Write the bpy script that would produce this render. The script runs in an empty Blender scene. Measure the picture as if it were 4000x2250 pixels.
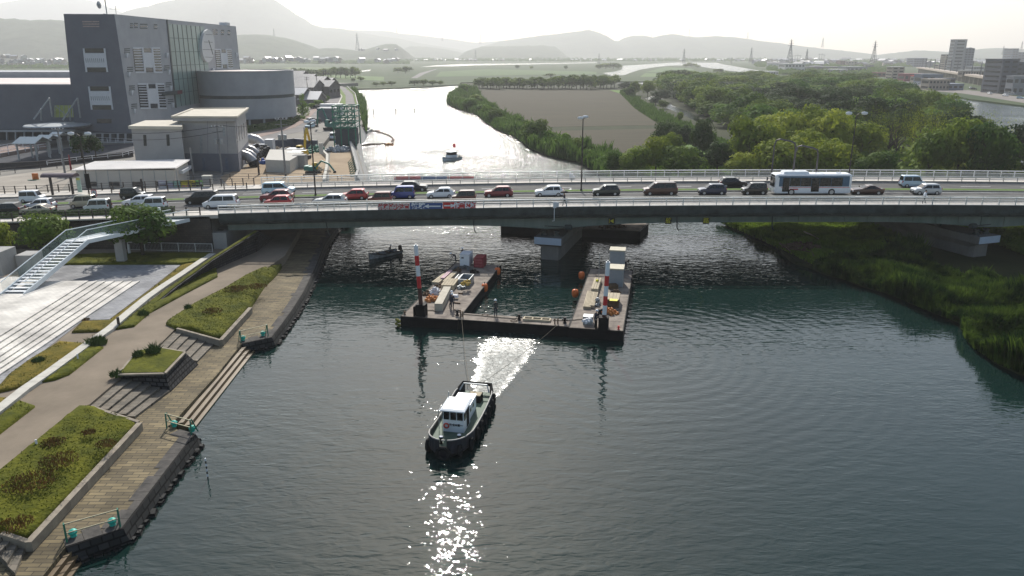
import bpy, bmesh, math, random
from mathutils import Vector, Matrix, noise
sc = bpy.context.scene
col = sc.collection
R = math.radians
# ---------------------------------------------------------------- camera
CAM_H, PITCH, FPX = 26.5, R(17), 3000.0
cam = bpy.data.cameras.new('camera'); cam.sensor_width = 36; cam.lens = 36*FPX/4000
cam.clip_start = .5; cam.clip_end = 60000
co = bpy.data.objects.new('camera', cam); col.objects.link(co)
co.location = (0, 0, CAM_H); co.rotation_euler = (R(90)-PITCH, 0, 0); sc.camera = co
# ---------------------------------------------------------------- light
SUN_EL, SUN_AZ = R(37), R(-5.5)          # azimuth measured from +Y towards +X
w = bpy.data.worlds.new('World'); sc.world = w; w.use_nodes = True
wn = w.node_tree.nodes; wl = w.node_tree.links
sky = wn.new('ShaderNodeTexSky'); sky.sky_type = 'NISHITA'; sky.sun_disc = False
sky.sun_elevation = SUN_EL; sky.sun_rotation = SUN_AZ
sky.altitude = 0; sky.air_density = 1.2; sky.dust_density = 1.4; sky.ozone_density = 1.6
hs = wn.new('ShaderNodeHueSaturation'); hs.inputs['Saturation'].default_value = .9
wl.new(sky.outputs[0], hs.inputs['Color'])
wl.new(hs.outputs[0], wn['Background'].inputs[0]); wn['Background'].inputs[1].default_value = .107
sl = bpy.data.lights.new('sun', 'SUN'); sl.energy = 5; sl.angle = R(.5); sl.color = (1, .96, .89)
so = bpy.data.objects.new('sun', sl); col.objects.link(so)
sd = Vector((math.sin(SUN_AZ)*math.cos(SUN_EL), math.cos(SUN_AZ)*math.cos(SUN_EL), math.sin(SUN_EL)))
so.rotation_euler = sd.to_track_quat('Z', 'Y').to_euler(); so.location = (0, 0, 60)
sc.view_settings.view_transform = 'Standard'; sc.view_settings.look = 'None'
sc.view_settings.gamma = 1; sc.view_settings.exposure = 0.4
sc.render.engine = 'CYCLES'
cy = sc.cycles
cy.use_denoising = True; cy.max_bounces = 5; cy.diffuse_bounces = 2; cy.glossy_bounces = 3
cy.transmission_bounces = 3; cy.volume_bounces = 0; cy.transparent_max_bounces = 6
cy.sample_clamp_indirect = 4; cy.sample_clamp_direct = 250; cy.caustics_reflective = False; cy.caustics_refractive = False
# ---------------------------------------------------------------- helpers
def A(px, py, z=0.0):
    """pixel of the 4000x2250 survey picture -> point on the level z"""
    b = 1125-py
    dy = FPX*math.cos(PITCH)+b*math.sin(PITCH); dz = -FPX*math.sin(PITCH)+b*math.cos(PITCH)
    t = (z-CAM_H)/dz
    return Vector(((px-2000)*t, dy*t, z))
def B(px, py, D):
    """pixel -> point at the distance D"""
    b = 1125-py
    dy = FPX*math.cos(PITCH)+b*math.sin(PITCH); dz = -FPX*math.sin(PITCH)+b*math.cos(PITCH)
    t = D/dy
    return Vector(((px-2000)*t, D, CAM_H+dz*t))
MATS = {}
def mat(name, c, rough=.7, metal=0, var=.25, scale=2.0, bump=0, bscale=None, c2=None, spec=None, detail=5, stretch=None, coat=0):
    if name in MATS: return MATS[name]
    if spec is None: spec = .12 if rough >= .85 else .4
    m = bpy.data.materials.new(name); m.use_nodes = True; MATS[name] = m
    n = m.node_tree.nodes; l = m.node_tree.links; p = n['Principled BSDF']
    p.inputs['Roughness'].default_value = rough; p.inputs['Metallic'].default_value = metal
    p.inputs['Specular IOR Level'].default_value = spec
    if coat: p.inputs['Coat Weight'].default_value = coat; p.inputs['Coat Roughness'].default_value = .08
    tc = n.new('ShaderNodeTexCoord'); vec = tc.outputs['Object']
    if stretch:
        mp = n.new('ShaderNodeMapping'); mp.inputs['Scale'].default_value = stretch
        l.new(vec, mp.inputs[0]); vec = mp.outputs[0]
    nz = n.new('ShaderNodeTexNoise'); nz.inputs['Scale'].default_value = scale; nz.inputs['Detail'].default_value = detail
    nz.inputs['Roughness'].default_value = .65
    l.new(vec, nz.inputs['Vector'])
    mx = n.new('ShaderNodeMix'); mx.data_type = 'RGBA'
    if c2 is None:
        a = [v*(1-var) for v in c]; b = [min(1, v*(1+var)) for v in c]
    else: a, b = c, c2
    mx.inputs[6].default_value = (*a, 1); mx.inputs[7].default_value = (*b, 1)
    rp = n.new('ShaderNodeMapRange'); rp.inputs['From Min'].default_value = .32; rp.inputs['From Max'].default_value = .68
    l.new(nz.outputs['Fac'], rp.inputs['Value']); l.new(rp.outputs[0], mx.inputs['Factor'])
    l.new(mx.outputs[2], p.inputs['Base Color'])
    if bump:
        nb = n.new('ShaderNodeTexNoise'); nb.inputs['Scale'].default_value = bscale or scale*4; nb.inputs['Detail'].default_value = 4
        l.new(vec, nb.inputs['Vector'])
        bp = n.new('ShaderNodeBump'); bp.inputs['Strength'].default_value = 1; bp.inputs['Distance'].default_value = bump
        l.new(nb.outputs['Fac'], bp.inputs['Height']); l.new(bp.outputs[0], p.inputs['Normal'])
    return m
def brick_mat(name, c1, c2, mortar, bw, bh, rough=.85, msize=.02, rot=0, bump=.01, axes='XY'):
    m = bpy.data.materials.new(name); m.use_nodes = True; MATS[name] = m
    n = m.node_tree.nodes; l = m.node_tree.links; p = n['Principled BSDF']
    p.inputs['Roughness'].default_value = rough; p.inputs['Specular IOR Level'].default_value = .15
    tc = n.new('ShaderNodeTexCoord'); vec = tc.outputs['Object']
    if axes != 'XY':
        sx = n.new('ShaderNodeSeparateXYZ'); cx = n.new('ShaderNodeCombineXYZ'); l.new(vec, sx.inputs[0])
        if axes == 'XYZ':
            ad = n.new('ShaderNodeMath'); ad.operation = 'ADD'
            l.new(sx.outputs[0], ad.inputs[0]); l.new(sx.outputs[1], ad.inputs[1]); l.new(ad.outputs[0], cx.inputs[0])
        else: l.new(sx.outputs['XYZ'.index(axes[0])], cx.inputs[0])
        l.new(sx.outputs[2], cx.inputs[1]); vec = cx.outputs[0]
    mp = n.new('ShaderNodeMapping'); mp.inputs['Rotation'].default_value = (0, 0, rot); l.new(vec, mp.inputs[0]); vec = mp.outputs[0]
    b = n.new('ShaderNodeTexBrick'); l.new(vec, b.inputs['Vector'])
    b.inputs['Color1'].default_value = (*c1, 1); b.inputs['Color2'].default_value = (*c2, 1); b.inputs['Mortar'].default_value = (*mortar, 1)
    b.inputs['Scale'].default_value = 1; b.inputs['Brick Width'].default_value = bw; b.inputs['Row Height'].default_value = bh
    b.inputs['Mortar Size'].default_value = msize
    nz = n.new('ShaderNodeTexNoise'); nz.inputs['Scale'].default_value = .35; nz.inputs['Detail'].default_value = 8; l.new(tc.outputs['Object'], nz.inputs['Vector'])
    rp = n.new('ShaderNodeMapRange'); rp.inputs['From Min'].default_value = .3; rp.inputs['From Max'].default_value = .7
    rp.inputs['To Min'].default_value = .62; rp.inputs['To Max'].default_value = 1.15; l.new(nz.outputs['Fac'], rp.inputs['Value'])
    mx = n.new('ShaderNodeVectorMath'); mx.operation = 'SCALE'; l.new(b.outputs['Color'], mx.inputs[0]); l.new(rp.outputs[0], mx.inputs['Scale'])
    l.new(mx.outputs[0], p.inputs['Base Color'])
    bp = n.new('ShaderNodeBump'); bp.inputs['Distance'].default_value = bump; bp.invert = True
    l.new(b.outputs['Fac'], bp.inputs['Height']); l.new(bp.outputs[0], p.inputs['Normal'])
    return m
class MB:
    def __init__(s): s.v = []; s.f = []; s.m = []; s.M = None; s.mi = 0
    def add(s, vs, fs, m=None):
        o = len(s.v)
        if s.M is not None: vs = [s.M @ Vector(v) for v in vs]
        s.v += [tuple(v) for v in vs]; s.f += [tuple(i+o for i in f) for f in fs]
        s.m += [s.mi if m is None else m]*len(fs); return s
    def box(s, x, y, z, sx, sy, sz, rz=0, m=None, top=None):
        """centre x,y; z is the bottom"""
        c, n = math.cos(rz), math.sin(rz); vs = []
        tx, ty = (top or (1, 1))
        for k, zz in enumerate((z, z+sz)):
            for a, b in ((-1, -1), (1, -1), (1, 1), (-1, 1)):
                u, q = a*sx/2*(tx if k else 1), b*sy/2*(ty if k else 1); vs.append((x+u*c-q*n, y+u*n+q*c, zz))
        return s.add(vs, [(3, 2, 1, 0), (4, 5, 6, 7), (0, 1, 5, 4), (1, 2, 6, 5), (2, 3, 7, 6), (3, 0, 4, 7)], m)
    def prism(s, poly, z0, z1, m=None, cap=True, bottom=False):
        poly = [(p[0], p[1]) for p in poly]
        ar = sum(poly[i][0]*poly[(i+1) % len(poly)][1]-poly[(i+1) % len(poly)][0]*poly[i][1] for i in range(len(poly)))
        if ar < 0: poly = poly[::-1]
        n = len(poly)
        fa = (lambda i: z0) if not callable(z0) else z0
        vs = [(x, y, z0) for x, y in poly]+[(x, y, z1) for x, y in poly]
        fs = [(i, (i+1) % n, n+(i+1) % n, n+i) for i in range(n)]
        if cap: fs.append(tuple(range(n, 2*n)))
        if bottom: fs.append(tuple(range(n-1, -1, -1)))
        return s.add(vs, fs, m)
    def sheet(s, poly, m=None):
        poly = [Vector(p) for p in poly]
        ar = sum(poly[i][0]*poly[(i+1) % len(poly)][1]-poly[(i+1) % len(poly)][0]*poly[i][1] for i in range(len(poly)))
        if ar < 0: poly = poly[::-1]
        return s.add(poly, [tuple(range(len(poly)))], m)
    def bar(s, a, b, wx, wz=None, m=None):
        """square bar between two points"""
        a, b = Vector(a), Vector(b); wz = wz or wx; d = (b-a)
        if d.length < 1e-6: return s
        d.normalize(); up = Vector((0, 0, 1)) if abs(d.z) < .95 else Vector((0, 1, 0))
        sd_ = d.cross(up).normalized(); u2 = sd_.cross(d).normalized()
        vs = []
        for p in (a, b):
            for i, j in ((-1, -1), (1, -1), (1, 1), (-1, 1)): vs.append(p+sd_*(i*wx/2)+u2*(j*wz/2))
        return s.add(vs, [(0, 1, 2, 3), (7, 6, 5, 4), (0, 4, 5, 1), (1, 5, 6, 2), (2, 6, 7, 3), (3, 7, 4, 0)], m)
    def tube(s, pts, r, seg=6, m=None, closed=False, caps=True):
        pts = [Vector(p) for p in pts]; n = len(pts); rs = r if isinstance(r, (list, tuple)) else [r]*n
        vs = []; prev = None
        for i, p in enumerate(pts):
            if closed: d = pts[(i+1) % n]-pts[i-1]
            else: d = pts[min(i+1, n-1)]-pts[max(i-1, 0)]
            d.normalize()
            if prev is None:
                up = Vector((0, 0, 1)) if abs(d.z) < .9 else Vector((1, 0, 0))
                x = d.cross(up).normalized()
            else: x = (prev-d*prev.dot(d)).normalized()
            prev = x; y = d.cross(x)
            for k in range(seg):
                a = 2*math.pi*k/seg; vs.append(p+(x*math.cos(a)+y*math.sin(a))*rs[i])
        fs = []
        for i in range(n if closed else n-1):
            j = (i+1) % n
            for k in range(seg): fs.append((i*seg+k, i*seg+(k+1) % seg, j*seg+(k+1) % seg, j*seg+k))
        if caps and not closed: fs.append(tuple(range(seg-1, -1, -1))); fs.append(tuple(range((n-1)*seg, n*seg)))
        return s.add(vs, fs, m)
    def lathe(s, prof, seg=12, c=(0, 0, 0), m=None, axis='z'):
        vs = []; fs = []
        for r, z in prof:
            for k in range(seg):
                a = 2*math.pi*k/seg; p = (r*math.cos(a), r*math.sin(a), z)
                if axis == 'x': p = (p[2], p[0], p[1])
                if axis == 'y': p = (p[1], p[2], p[0])
                vs.append((c[0]+p[0], c[1]+p[1], c[2]+p[2]))
        n = len(prof)
        for i in range(n-1):
            for k in range(seg): fs.append((i*seg+k, i*seg+(k+1) % seg, (i+1)*seg+(k+1) % seg, (i+1)*seg+k))
        fs.append(tuple(range(seg-1, -1, -1))); fs.append(tuple(range((n-1)*seg, n*seg)))
        return s.add(vs, fs, m)
    def loft(s, secs, m=None, caps=True, closed=True):
        n = len(secs[0]); vs = [p for q in secs for p in q]; fs = []
        for i in range(len(secs)-1):
            for k in range(n if closed else n-1):
                fs.append((i*n+k, i*n+(k+1) % n, (i+1)*n+(k+1) % n, (i+1)*n+k))
        if caps: fs.append(tuple(range(n-1, -1, -1))); fs.append(tuple(range((len(secs)-1)*n, len(secs)*n)))
        return s.add(vs, fs, m)
    def build(s, name, mats, parent=None, loc=None, rz=0, smooth=False, recalc=True, **tags):
        me = bpy.data.meshes.new(name); me.from_pydata(s.v, [], s.f)
        if not isinstance(mats, (list, tuple)): mats = [mats]
        for m in mats: me.materials.append(m)
        if len(mats) > 1: me.polygons.foreach_set('material_index', s.m)
        if recalc and len(s.f) < 40000:
            bm = bmesh.new(); bm.from_mesh(me); bmesh.ops.recalc_face_normals(bm, faces=bm.faces); bm.to_mesh(me); bm.free()
        if smooth: me.shade_smooth() if smooth is True else me.shade_auto_smooth_by_angle() if hasattr(me, 'shade_auto_smooth_by_angle') else None
        me.update()
        o = bpy.data.objects.new(name, me); col.objects.link(o)
        if parent is not None: o.parent = parent
        if loc is not None: o.location = loc
        if rz: o.rotation_euler = (0, 0, rz)
        tag(o, **tags); return o
def tag(o, label=None, cat=None, group=None, kind=None):
    if label: o['label'] = label
    if cat: o['category'] = cat
    if group: o['group'] = group
    if kind: o['kind'] = kind
    return o
def thing(name, label, cat, loc=(0, 0, 0), rz=0, group=None, scale=1):
    o = bpy.data.objects.new(name, None); o.empty_display_size = .3; col.objects.link(o)
    o.location = loc; o.rotation_euler = (0, 0, rz); o.scale = (scale,)*3
    return tag(o, label, cat, group)
def copy_tree(o, parent=None, loc=None, rz=None, label=None, group=None, swap=None):
    c = o.copy(); col.objects.link(c)
    if parent is not None: c.parent = parent
    if loc is not None: c.location = loc
    if rz is not None: c.rotation_euler = (0, 0, rz)
    if label: c['label'] = label
    if group: c['group'] = group
    for ch in list(o.children): copy_tree(ch, c)
    return c
def struct(mb, name, mats, **k): return mb.build(name, mats, kind='structure', **k)
WAVE = 1.0; NEARW = .78; FARW = 5.0; HAZE = 1.7e-4; IZ = .45
# ================================================================ water
def water_mat():
    m = bpy.data.materials.new('river_water'); m.use_nodes = True
    n = m.node_tree.nodes; l = m.node_tree.links; p = n['Principled BSDF']
    p.inputs['Roughness'].default_value = .015; p.inputs['IOR'].default_value = 1.4
    tc = n.new('ShaderNodeTexCoord')
    def nz(scale, det, st=(1, 1, 1), dist=0, rot=0):
        mp = n.new('ShaderNodeMapping'); mp.inputs['Scale'].default_value = st; mp.inputs['Rotation'].default_value = (0, 0, rot)
        l.new(tc.outputs['Object'], mp.inputs[0])
        t = n.new('ShaderNodeTexNoise'); t.inputs['Scale'].default_value = scale; t.inputs['Detail'].default_value = det
        t.inputs['Distortion'].default_value = dist; l.new(mp.outputs[0], t.inputs['Vector']); return t.outputs['Fac']
    def mul(a, k):
        t = n.new('ShaderNodeMath'); t.operation = 'MULTIPLY'; l.new(a, t.inputs[0])
        if isinstance(k, float): t.inputs[1].default_value = k
        else: l.new(k, t.inputs[1])
        return t.outputs[0]
    def add(a, b):
        t = n.new('ShaderNodeMath'); t.operation = 'ADD'; l.new(a, t.inputs[0]); l.new(b, t.inputs[1]); return t.outputs[0]
    # patches of ruffled and calmer water
    pt = n.new('ShaderNodeMapRange'); pt.inputs['From Min'].default_value = .35; pt.inputs['From Max'].default_value = .65
    pt.inputs['To Min'].default_value = .35; pt.inputs['To Max'].default_value = 1.35
    l.new(nz(.025, 3, (1, 1.6, 1), .6), pt.inputs['Value'])
    h = add(mul(nz(.6, 1, (.7, 1.5, 1), .5, .15), .07), mul(nz(2.1, 1.2, (.5, 1.35, 1), .8, -.1), .042))
    h = mul(h, pt.outputs[0])
    # the wind gets onto the water above the bridge; below it only the tug's wash is rough
    sp = n.new('ShaderNodeSeparateXYZ'); l.new(tc.outputs['Object'], sp.inputs[0])
    fr = n.new('ShaderNodeMapRange'); fr.inputs['From Min'].default_value = 100; fr.inputs['From Max'].default_value = 150; fr.inputs['To Min'].default_value = NEARW; fr.inputs['To Max'].default_value = FARW
    l.new(sp.outputs[1], fr.inputs['Value']); h0 = h; h = mul(h, fr.outputs[0])
    def mth(op, a, b=None, c=None):
        t = n.new('ShaderNodeMath'); t.operation = op
        for i, q in enumerate((a, b, c)):
            if q is None: continue
            if isinstance(q, (int, float)): t.inputs[i].default_value = q
            else: l.new(q, t.inputs[i])
        return t.outputs[0]
    # wash: a fan opening from the tug's stern towards the barge
    wob = mth('MULTIPLY_ADD', nz(.8, 5), 3.0, -1.5)
    vv = mth('DIVIDE', mth('ADD', mth('SUBTRACT', sp.outputs[1], 56.2), wob), 12.5)
    cxx = mth('MULTIPLY_ADD', vv, 2.2, -2.3); hwd = mth('MULTIPLY_ADD', vv, 1.9, 1.1)
    uu = mth('DIVIDE', mth('ABSOLUTE', mth('ADD', mth('SUBTRACT', sp.outputs[0], cxx), mth('MULTIPLY', wob, .5))), hwd)
    def ramp(v, a, b):
        t = n.new('ShaderNodeMapRange'); t.inputs['From Min'].default_value = a; t.inputs['From Max'].default_value = b; l.new(v, t.inputs['Value']); return t.outputs[0]
    class W_: outputs = [mth('MULTIPLY', ramp(uu, 1.15, .55), mth('MULTIPLY', ramp(vv, -.08, .1), ramp(vv, 1.35, .75)))]
    ws = W_
    # faint rings spreading from the barge's right corner
    mr = n.new('ShaderNodeMapping'); mr.inputs['Location'].default_value = (-11.5, -66, 0); l.new(tc.outputs['Object'], mr.inputs[0])
    wv = n.new('ShaderNodeTexWave'); wv.wave_type = 'RINGS'; wv.rings_direction = 'Z'; wv.inputs['Scale'].default_value = .24; wv.inputs['Distortion'].default_value = 5; wv.inputs['Detail'].default_value = 2; wv.inputs['Detail Scale'].default_value = .6; l.new(mr.outputs[0], wv.inputs['Vector'])
    ln = n.new('ShaderNodeVectorMath'); ln.operation = 'LENGTH'; l.new(mr.outputs[0], ln.inputs[0])
    h = add(h, mul(mul(wv.outputs['Fac'], ramp(ln.outputs['Value'], 32, 10)), .013))
    h = add(h, mul(mul(nz(2.6, 5, (1, 1.3, 1), 1.5), .085), ws.outputs[0]))
    rg = n.new('ShaderNodeMapRange'); rg.inputs['From Min'].default_value = 100; rg.inputs['From Max'].default_value = 240; rg.inputs['To Min'].default_value = .015; rg.inputs['To Max'].default_value = .14
    l.new(sp.outputs[1], rg.inputs['Value']); l.new(add(rg.outputs[0], mul(ws.outputs[0], .46)), p.inputs['Roughness'])
    bp = n.new('ShaderNodeBump'); bp.inputs['Strength'].default_value = 1; bp.inputs['Distance'].default_value = WAVE
    l.new(h, bp.inputs['Height']); l.new(bp.outputs[0], p.inputs['Normal'])
    mx = n.new('ShaderNodeMix'); mx.data_type = 'RGBA'
    mx.inputs[6].default_value = (.004, .014, .012, 1); mx.inputs[7].default_value = (.0075, .024, .021, 1)
    l.new(nz(.05, 4), mx.inputs['Factor'])
    fm = n.new('ShaderNodeMapRange'); fm.inputs['From Min'].default_value = .56; fm.inputs['From Max'].default_value = .66; l.new(nz(1.6, 8, (1, 1, 1), 2.0), fm.inputs['Value'])
    m3 = n.new('ShaderNodeMix'); m3.data_type = 'RGBA'; m3.inputs[7].default_value = (.5, .55, .52, 1); l.new(mul(mul(fm.outputs[0], ws.outputs[0]), .6), m3.inputs['Factor']); l.new(mx.outputs[2], m3.inputs[6]); l.new(m3.outputs[2], p.inputs['Base Color'])
    return m
M_water = water_mat()
mb = MB(); mb.sheet([(-9000, -200, 0), (9000, -200, 0), (9000, 9000, 0), (-9000, 9000, 0)])
struct(mb, 'river_water', M_water)
mb = MB(); mb.box(0, 4400, -3, 18000, 9200, .5)
struct(mb, 'river_bed', mat('mud', (.05, .045, .03)))
# ================================================================ ground
M_earth = mat('grass_earth', (.014, .022, .007), .95, c2=(.032, .038, .013), scale=.12, bump=.05, bscale=2)
M_farland = mat('meadow', (.028, .055, .02), .95, c2=(.055, .075, .03), scale=.012, stretch=(1, 2.5, 1))
M_lot = mat('yard_paving', (.16, .15, .13), .9, c2=(.24, .225, .2), scale=.08)
# far plain
FAR = MB()
pl = [A(-2600, 345, .8), A(200, 345, .8), A(1380, 347, .8), A(1500, 345, .8), A(1600, 341, .8), A(1700, 336, .8), A(1792, 331, .8), A(1800, 322, .8), A(2200, 318, .8),
      A(2700, 318, .8), A(3400, 340, .8), A(3560, 345, .8), A(3800, 388, .8), A(4000, 412, .8), A(4300, 450, .8), A(4800, 520, .8)]
pl += [(2600, 1200, .8), (7500, 8600, .8), (-7500, 8600, .8), (-3000, 600, .8)]
FAR.prism(pl, -1, .8); struct(FAR, 'far_plain_ground', M_farland)
# island right
isl = [(1800, 322), (1805, 345), (1752, 378), (1752, 398), (1780, 414), (1830, 428), (1872, 443), (1900, 468), (1935, 490), (1975, 508), (2012, 520), (2080, 570), (2150, 597),
       (2270, 622), (2350, 670), (2440, 705), (2640, 760), (2820, 840), (2950, 905), (3030, 935), (3060, 968), (3110, 1005), (3240, 1046), (3350, 1080), (3480, 1120), (3545, 1138), (3646, 1188),
       (3765, 1228), (3785, 1285), (3824, 1326), (3911, 1380), (4000, 1422), (4400, 1540)]
ip = []
for (u, v) in zip(isl, isl[1:]):
    p, q = A(*u, 1.0), A(*v, 1.0); n_ = max(1, int((q-p).length/1.5))
    for i in range(n_):
        c = p.lerp(q, i/n_); k = .9 if p.y > 140 else .55; c.x += k*noise.noise(Vector((c.x*.35, c.y*.35, 4)))*2; c.y += k*noise.noise(Vector((c.x*.35, c.y*.35, 9))); ip.append(c)
ip += [A(4400, 1540, 1.0), Vector((140, 60, 1)), A(4700, 900, 1), A(4150, 735, 1), A(3960, 640, 1), A(3800, 545, 1), A(3600, 432, 1), A(3500, 385, 1), A(3420, 345, 1), A(3300, 330, 1)]
MB_ = MB(); MB_.prism(ip, -1, IZ); struct(MB_, 'island_ground', M_earth)
# north-west bank
nb = [(1432, 712), (1412, 640), (1392, 565), (1405, 505), (1432, 450), (1430, 412), (1414, 378), (1385, 352)]
np_ = [A(x, y, 3.2) for x, y in nb]+[Vector((-600, 700, 0)), Vector((-600, 121, 0)), Vector((-26, 121, 0))]
MB_ = MB(); MB_.prism(np_, -1, 3.2); struct(MB_, 'north_bank_ground', M_lot)
# ================================================================ hills
M_hill = mat('hill_forest', (.018, .038, .018), 1, c2=(.055, .08, .035), scale=.009, bump=8, bscale=.02, detail=8)
def hill(name, D, ridge, depth, rough=1.0, seed=0, base=.5, ny=16):
    """ridge: list of (px, py) of the skyline; a real massif of the given depth about the distance D"""
    xs = []; pts = [B(x, y, D) for x, y in ridge]
    x0, x1 = pts[0].x, pts[-1].x; nx = max(40, int((x1-x0)/max(18, D/170)))
    vs = []; fs = []
    def rz(x):
        for a, b in zip(pts, pts[1:]):
            if a.x <= x <= b.x:
                t = (x-a.x)/max(1e-6, b.x-a.x); return a.z+(b.z-a.z)*t
        return pts[-1].z
    for j in range(ny+1):
        v = -1+2*j/ny
        prof = (1-abs(v)**1.5)
        for i in range(nx+1):
            x = x0+(x1-x0)*i/nx; y = D+v*depth
            hz = rz(x); fn = noise.fractal(Vector((x/ (depth*.55)+seed, y/(depth*.55), seed)), 1, 2, 5)
            fe = noise.fractal(Vector((x/22.+seed, y/60., 3)), 1, 2, 3)
            k = 1 if j == ny//2 else 0
            z = base+(hz-base)*prof*(1+(0 if k else .28*fn*(1-prof)))+fe*rough*3.2*min(1, prof*3)
            if not k: z = min(z, hz+4)
            if i in (0, nx): z = base-2
            vs.append((x, y, z if prof > 0 else base-3))
    for j in range(ny):
        for i in range(nx): a = j*(nx+1)+i; fs.append((a, a+1, a+nx+2, a+nx+1))
    m = MB(); m.add(vs, fs); return m.build(name, M_hill, smooth=True, recalc=False, kind='structure')
hill('hills', 7600, [(-1500, 160), (-900, 60), (-400, 20), (0, 12), (180, -14), (300, -8), (370, 6), (430, 30), (490, 54), (560, 110), (640, 200), (700, 236)], 900, 1.2, 1)
hill('hills', 5800, [(300, 236), (400, 110), (500, 52), (560, 28), (600, 26), (650, 8), (700, -2), (780, -6), (860, -30), (960, -42), (1040, -20), (1075, 2), (1110, 26), (1140, 50), (1170, 64), (1200, 90), (1260, 107),
               (1340, 112), (1400, 126), (1440, 134), (1480, 140), (1560, 150), (1620, 164), (1700, 178), (1780, 190), (1900, 215), (2000, 236)], 1100, 1.2, 2)
hill('hills', 6900, [(1250, 236), (1330, 116), (1430, 119), (1520, 121), (1560, 130), (1640, 138), (1700, 146), (1780, 155), (1850, 166), (1900, 164), (2000, 156), (2060, 165), (2100, 236)], 500, .9, 3)
hill('hills', 5400, [(1840, 236), (1890, 180), (1960, 160), (2020, 152), (2100, 140), (2160, 134), (2220, 126), (2260, 124), (2285, 117), (2310, 118), (2340, 127), (2370, 142), (2400, 160), (2412, 164),
               (2440, 147), (2470, 139), (2520, 139), (2550, 146), (2590, 137), (2630, 132), (2680, 141), (2720, 146), (2790, 141), (2870, 145), (2950, 158), (3020, 166), (3100, 177), (3180, 188), (3260, 197), (3310, 207), (3350, 222), (3380, 236)], 800, 1.0, 4)
hill('hills', 2900, [(-1600, 150), (-1000, 90), (-500, 60), (-100, 66), (0, 71), (60, 73), (120, 79), (200, 76), (250, 80), (400, 105), (600, 120), (800, 132), (930, 136), (1000, 133), (1070, 140), (1130, 152),
               (1190, 172), (1235, 192), (1290, 188), (1340, 190), (1390, 198), (1440, 192), (1480, 180), (1510, 172), (1540, 171), (1560, 180), (1575, 202), (1590, 236)], 420, 1.0, 5)
hill('hills', 3900, [(1780, 238), (1820, 200), (1880, 182), (1960, 180), (2040, 179), (2110, 177), (2165, 181), (2190, 198), (2210, 222), (2235, 238)], 380, 1.0, 6)
hill('hills', 4700, [(1500, 238), (1560, 200), (1600, 180), (1660, 182), (1740, 192), (1800, 205), (1860, 226), (1900, 238)], 380, 1.0, 7)
hill('hills', 4600, [(3400, 238), (3470, 224), (3530, 205), (3590, 196), (3640, 200), (3700, 203), (3780, 206), (3840, 192), (3880, 187), (3940, 190), (4000, 194), (4100, 180), (4400, 150), (4900, 200), (5200, 238)], 500, 1.0, 8)
# ================================================================ haze
mb = MB(); mb.box(0, 4400, -4, 17400, 9000, 560)
hz = mb.build('haze', [], kind='stuff')
hm = bpy.data.materials.new('haze_air'); hm.use_nodes = True
for nd in list(hm.node_tree.nodes):
    if nd.type == 'BSDF_PRINCIPLED': hm.node_tree.nodes.remove(nd)
pv = hm.node_tree.nodes.new('ShaderNodeVolumePrincipled')
pv.inputs['Color'].default_value = (.97, .975, .98, 1); pv.inputs['Density'].default_value = HAZE; pv.inputs['Anisotropy'].default_value = .35
hm.node_tree.links.new(pv.outputs[0], hm.node_tree.nodes['Material Output'].inputs['Volume'])
hz.data.materials.append(hm)
# ================================================================ bridge and road
def zr(x):
    if x > -60: return 7.5-1.7e-4*(x-45)**2
    return max(4.9, 5.63-.036*(-60-x))
M_asph = mat('asphalt', (.075, .073, .072), .92, c2=(.12, .118, .112), scale=.5, bump=.004, bscale=30)
M_pave = mat('pavement_concrete', (.46, .43, .38), .9, c2=(.58, .54, .49), scale=.7)
M_white = mat('road_paint', (.7, .7, .68), .8, var=.15, scale=3)
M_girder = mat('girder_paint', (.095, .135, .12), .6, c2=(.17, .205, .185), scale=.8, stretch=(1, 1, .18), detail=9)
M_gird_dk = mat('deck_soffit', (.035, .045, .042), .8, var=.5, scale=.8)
M_rail = mat('rail_metal', (.64, .65, .63), .55, .0, var=.1, scale=1)
M_rail_dk = mat('guard_rail_grey', (.33, .33, .30), .5, .2, var=.15, scale=1)
M_brown = mat('brown_post', (.035, .028, .026), .5, var=.2)
M_kerb = mat('kerb_concrete', (.24, .23, .21), .9, var=.2, scale=1)
M_conc = mat('concrete', (.27, .265, .25), .9, c2=(.38, .37, .35), scale=.35, bump=.01, bscale=3)
M_turf = mat('median_turf', (.06, .11, .022), .95, c2=(.11, .17, .04), scale=1.5, bump=.05, bscale=8)
XB0, XB1 = -38.0, 110.0                # the bridge proper
def xs_(a, b, st=4.0):
    n = max(1, int(round((b-a)/st))); return [a+(b-a)*i/n for i in range(n+1)]
def strip(mb, x0, x1, y0, y1, dz0, dz1, m=None, st=4.0):
    """long box following the road's level: between offsets dz0 (bottom) and dz1 (top)"""
    secs = [[(x, y0, zr(x)+dz0), (x, y1, zr(x)+dz0), (x, y1, zr(x)+dz1), (x, y0, zr(x)+dz1)] for x in xs_(x0, x1, st)]
    return mb.loft(secs, m)
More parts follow.
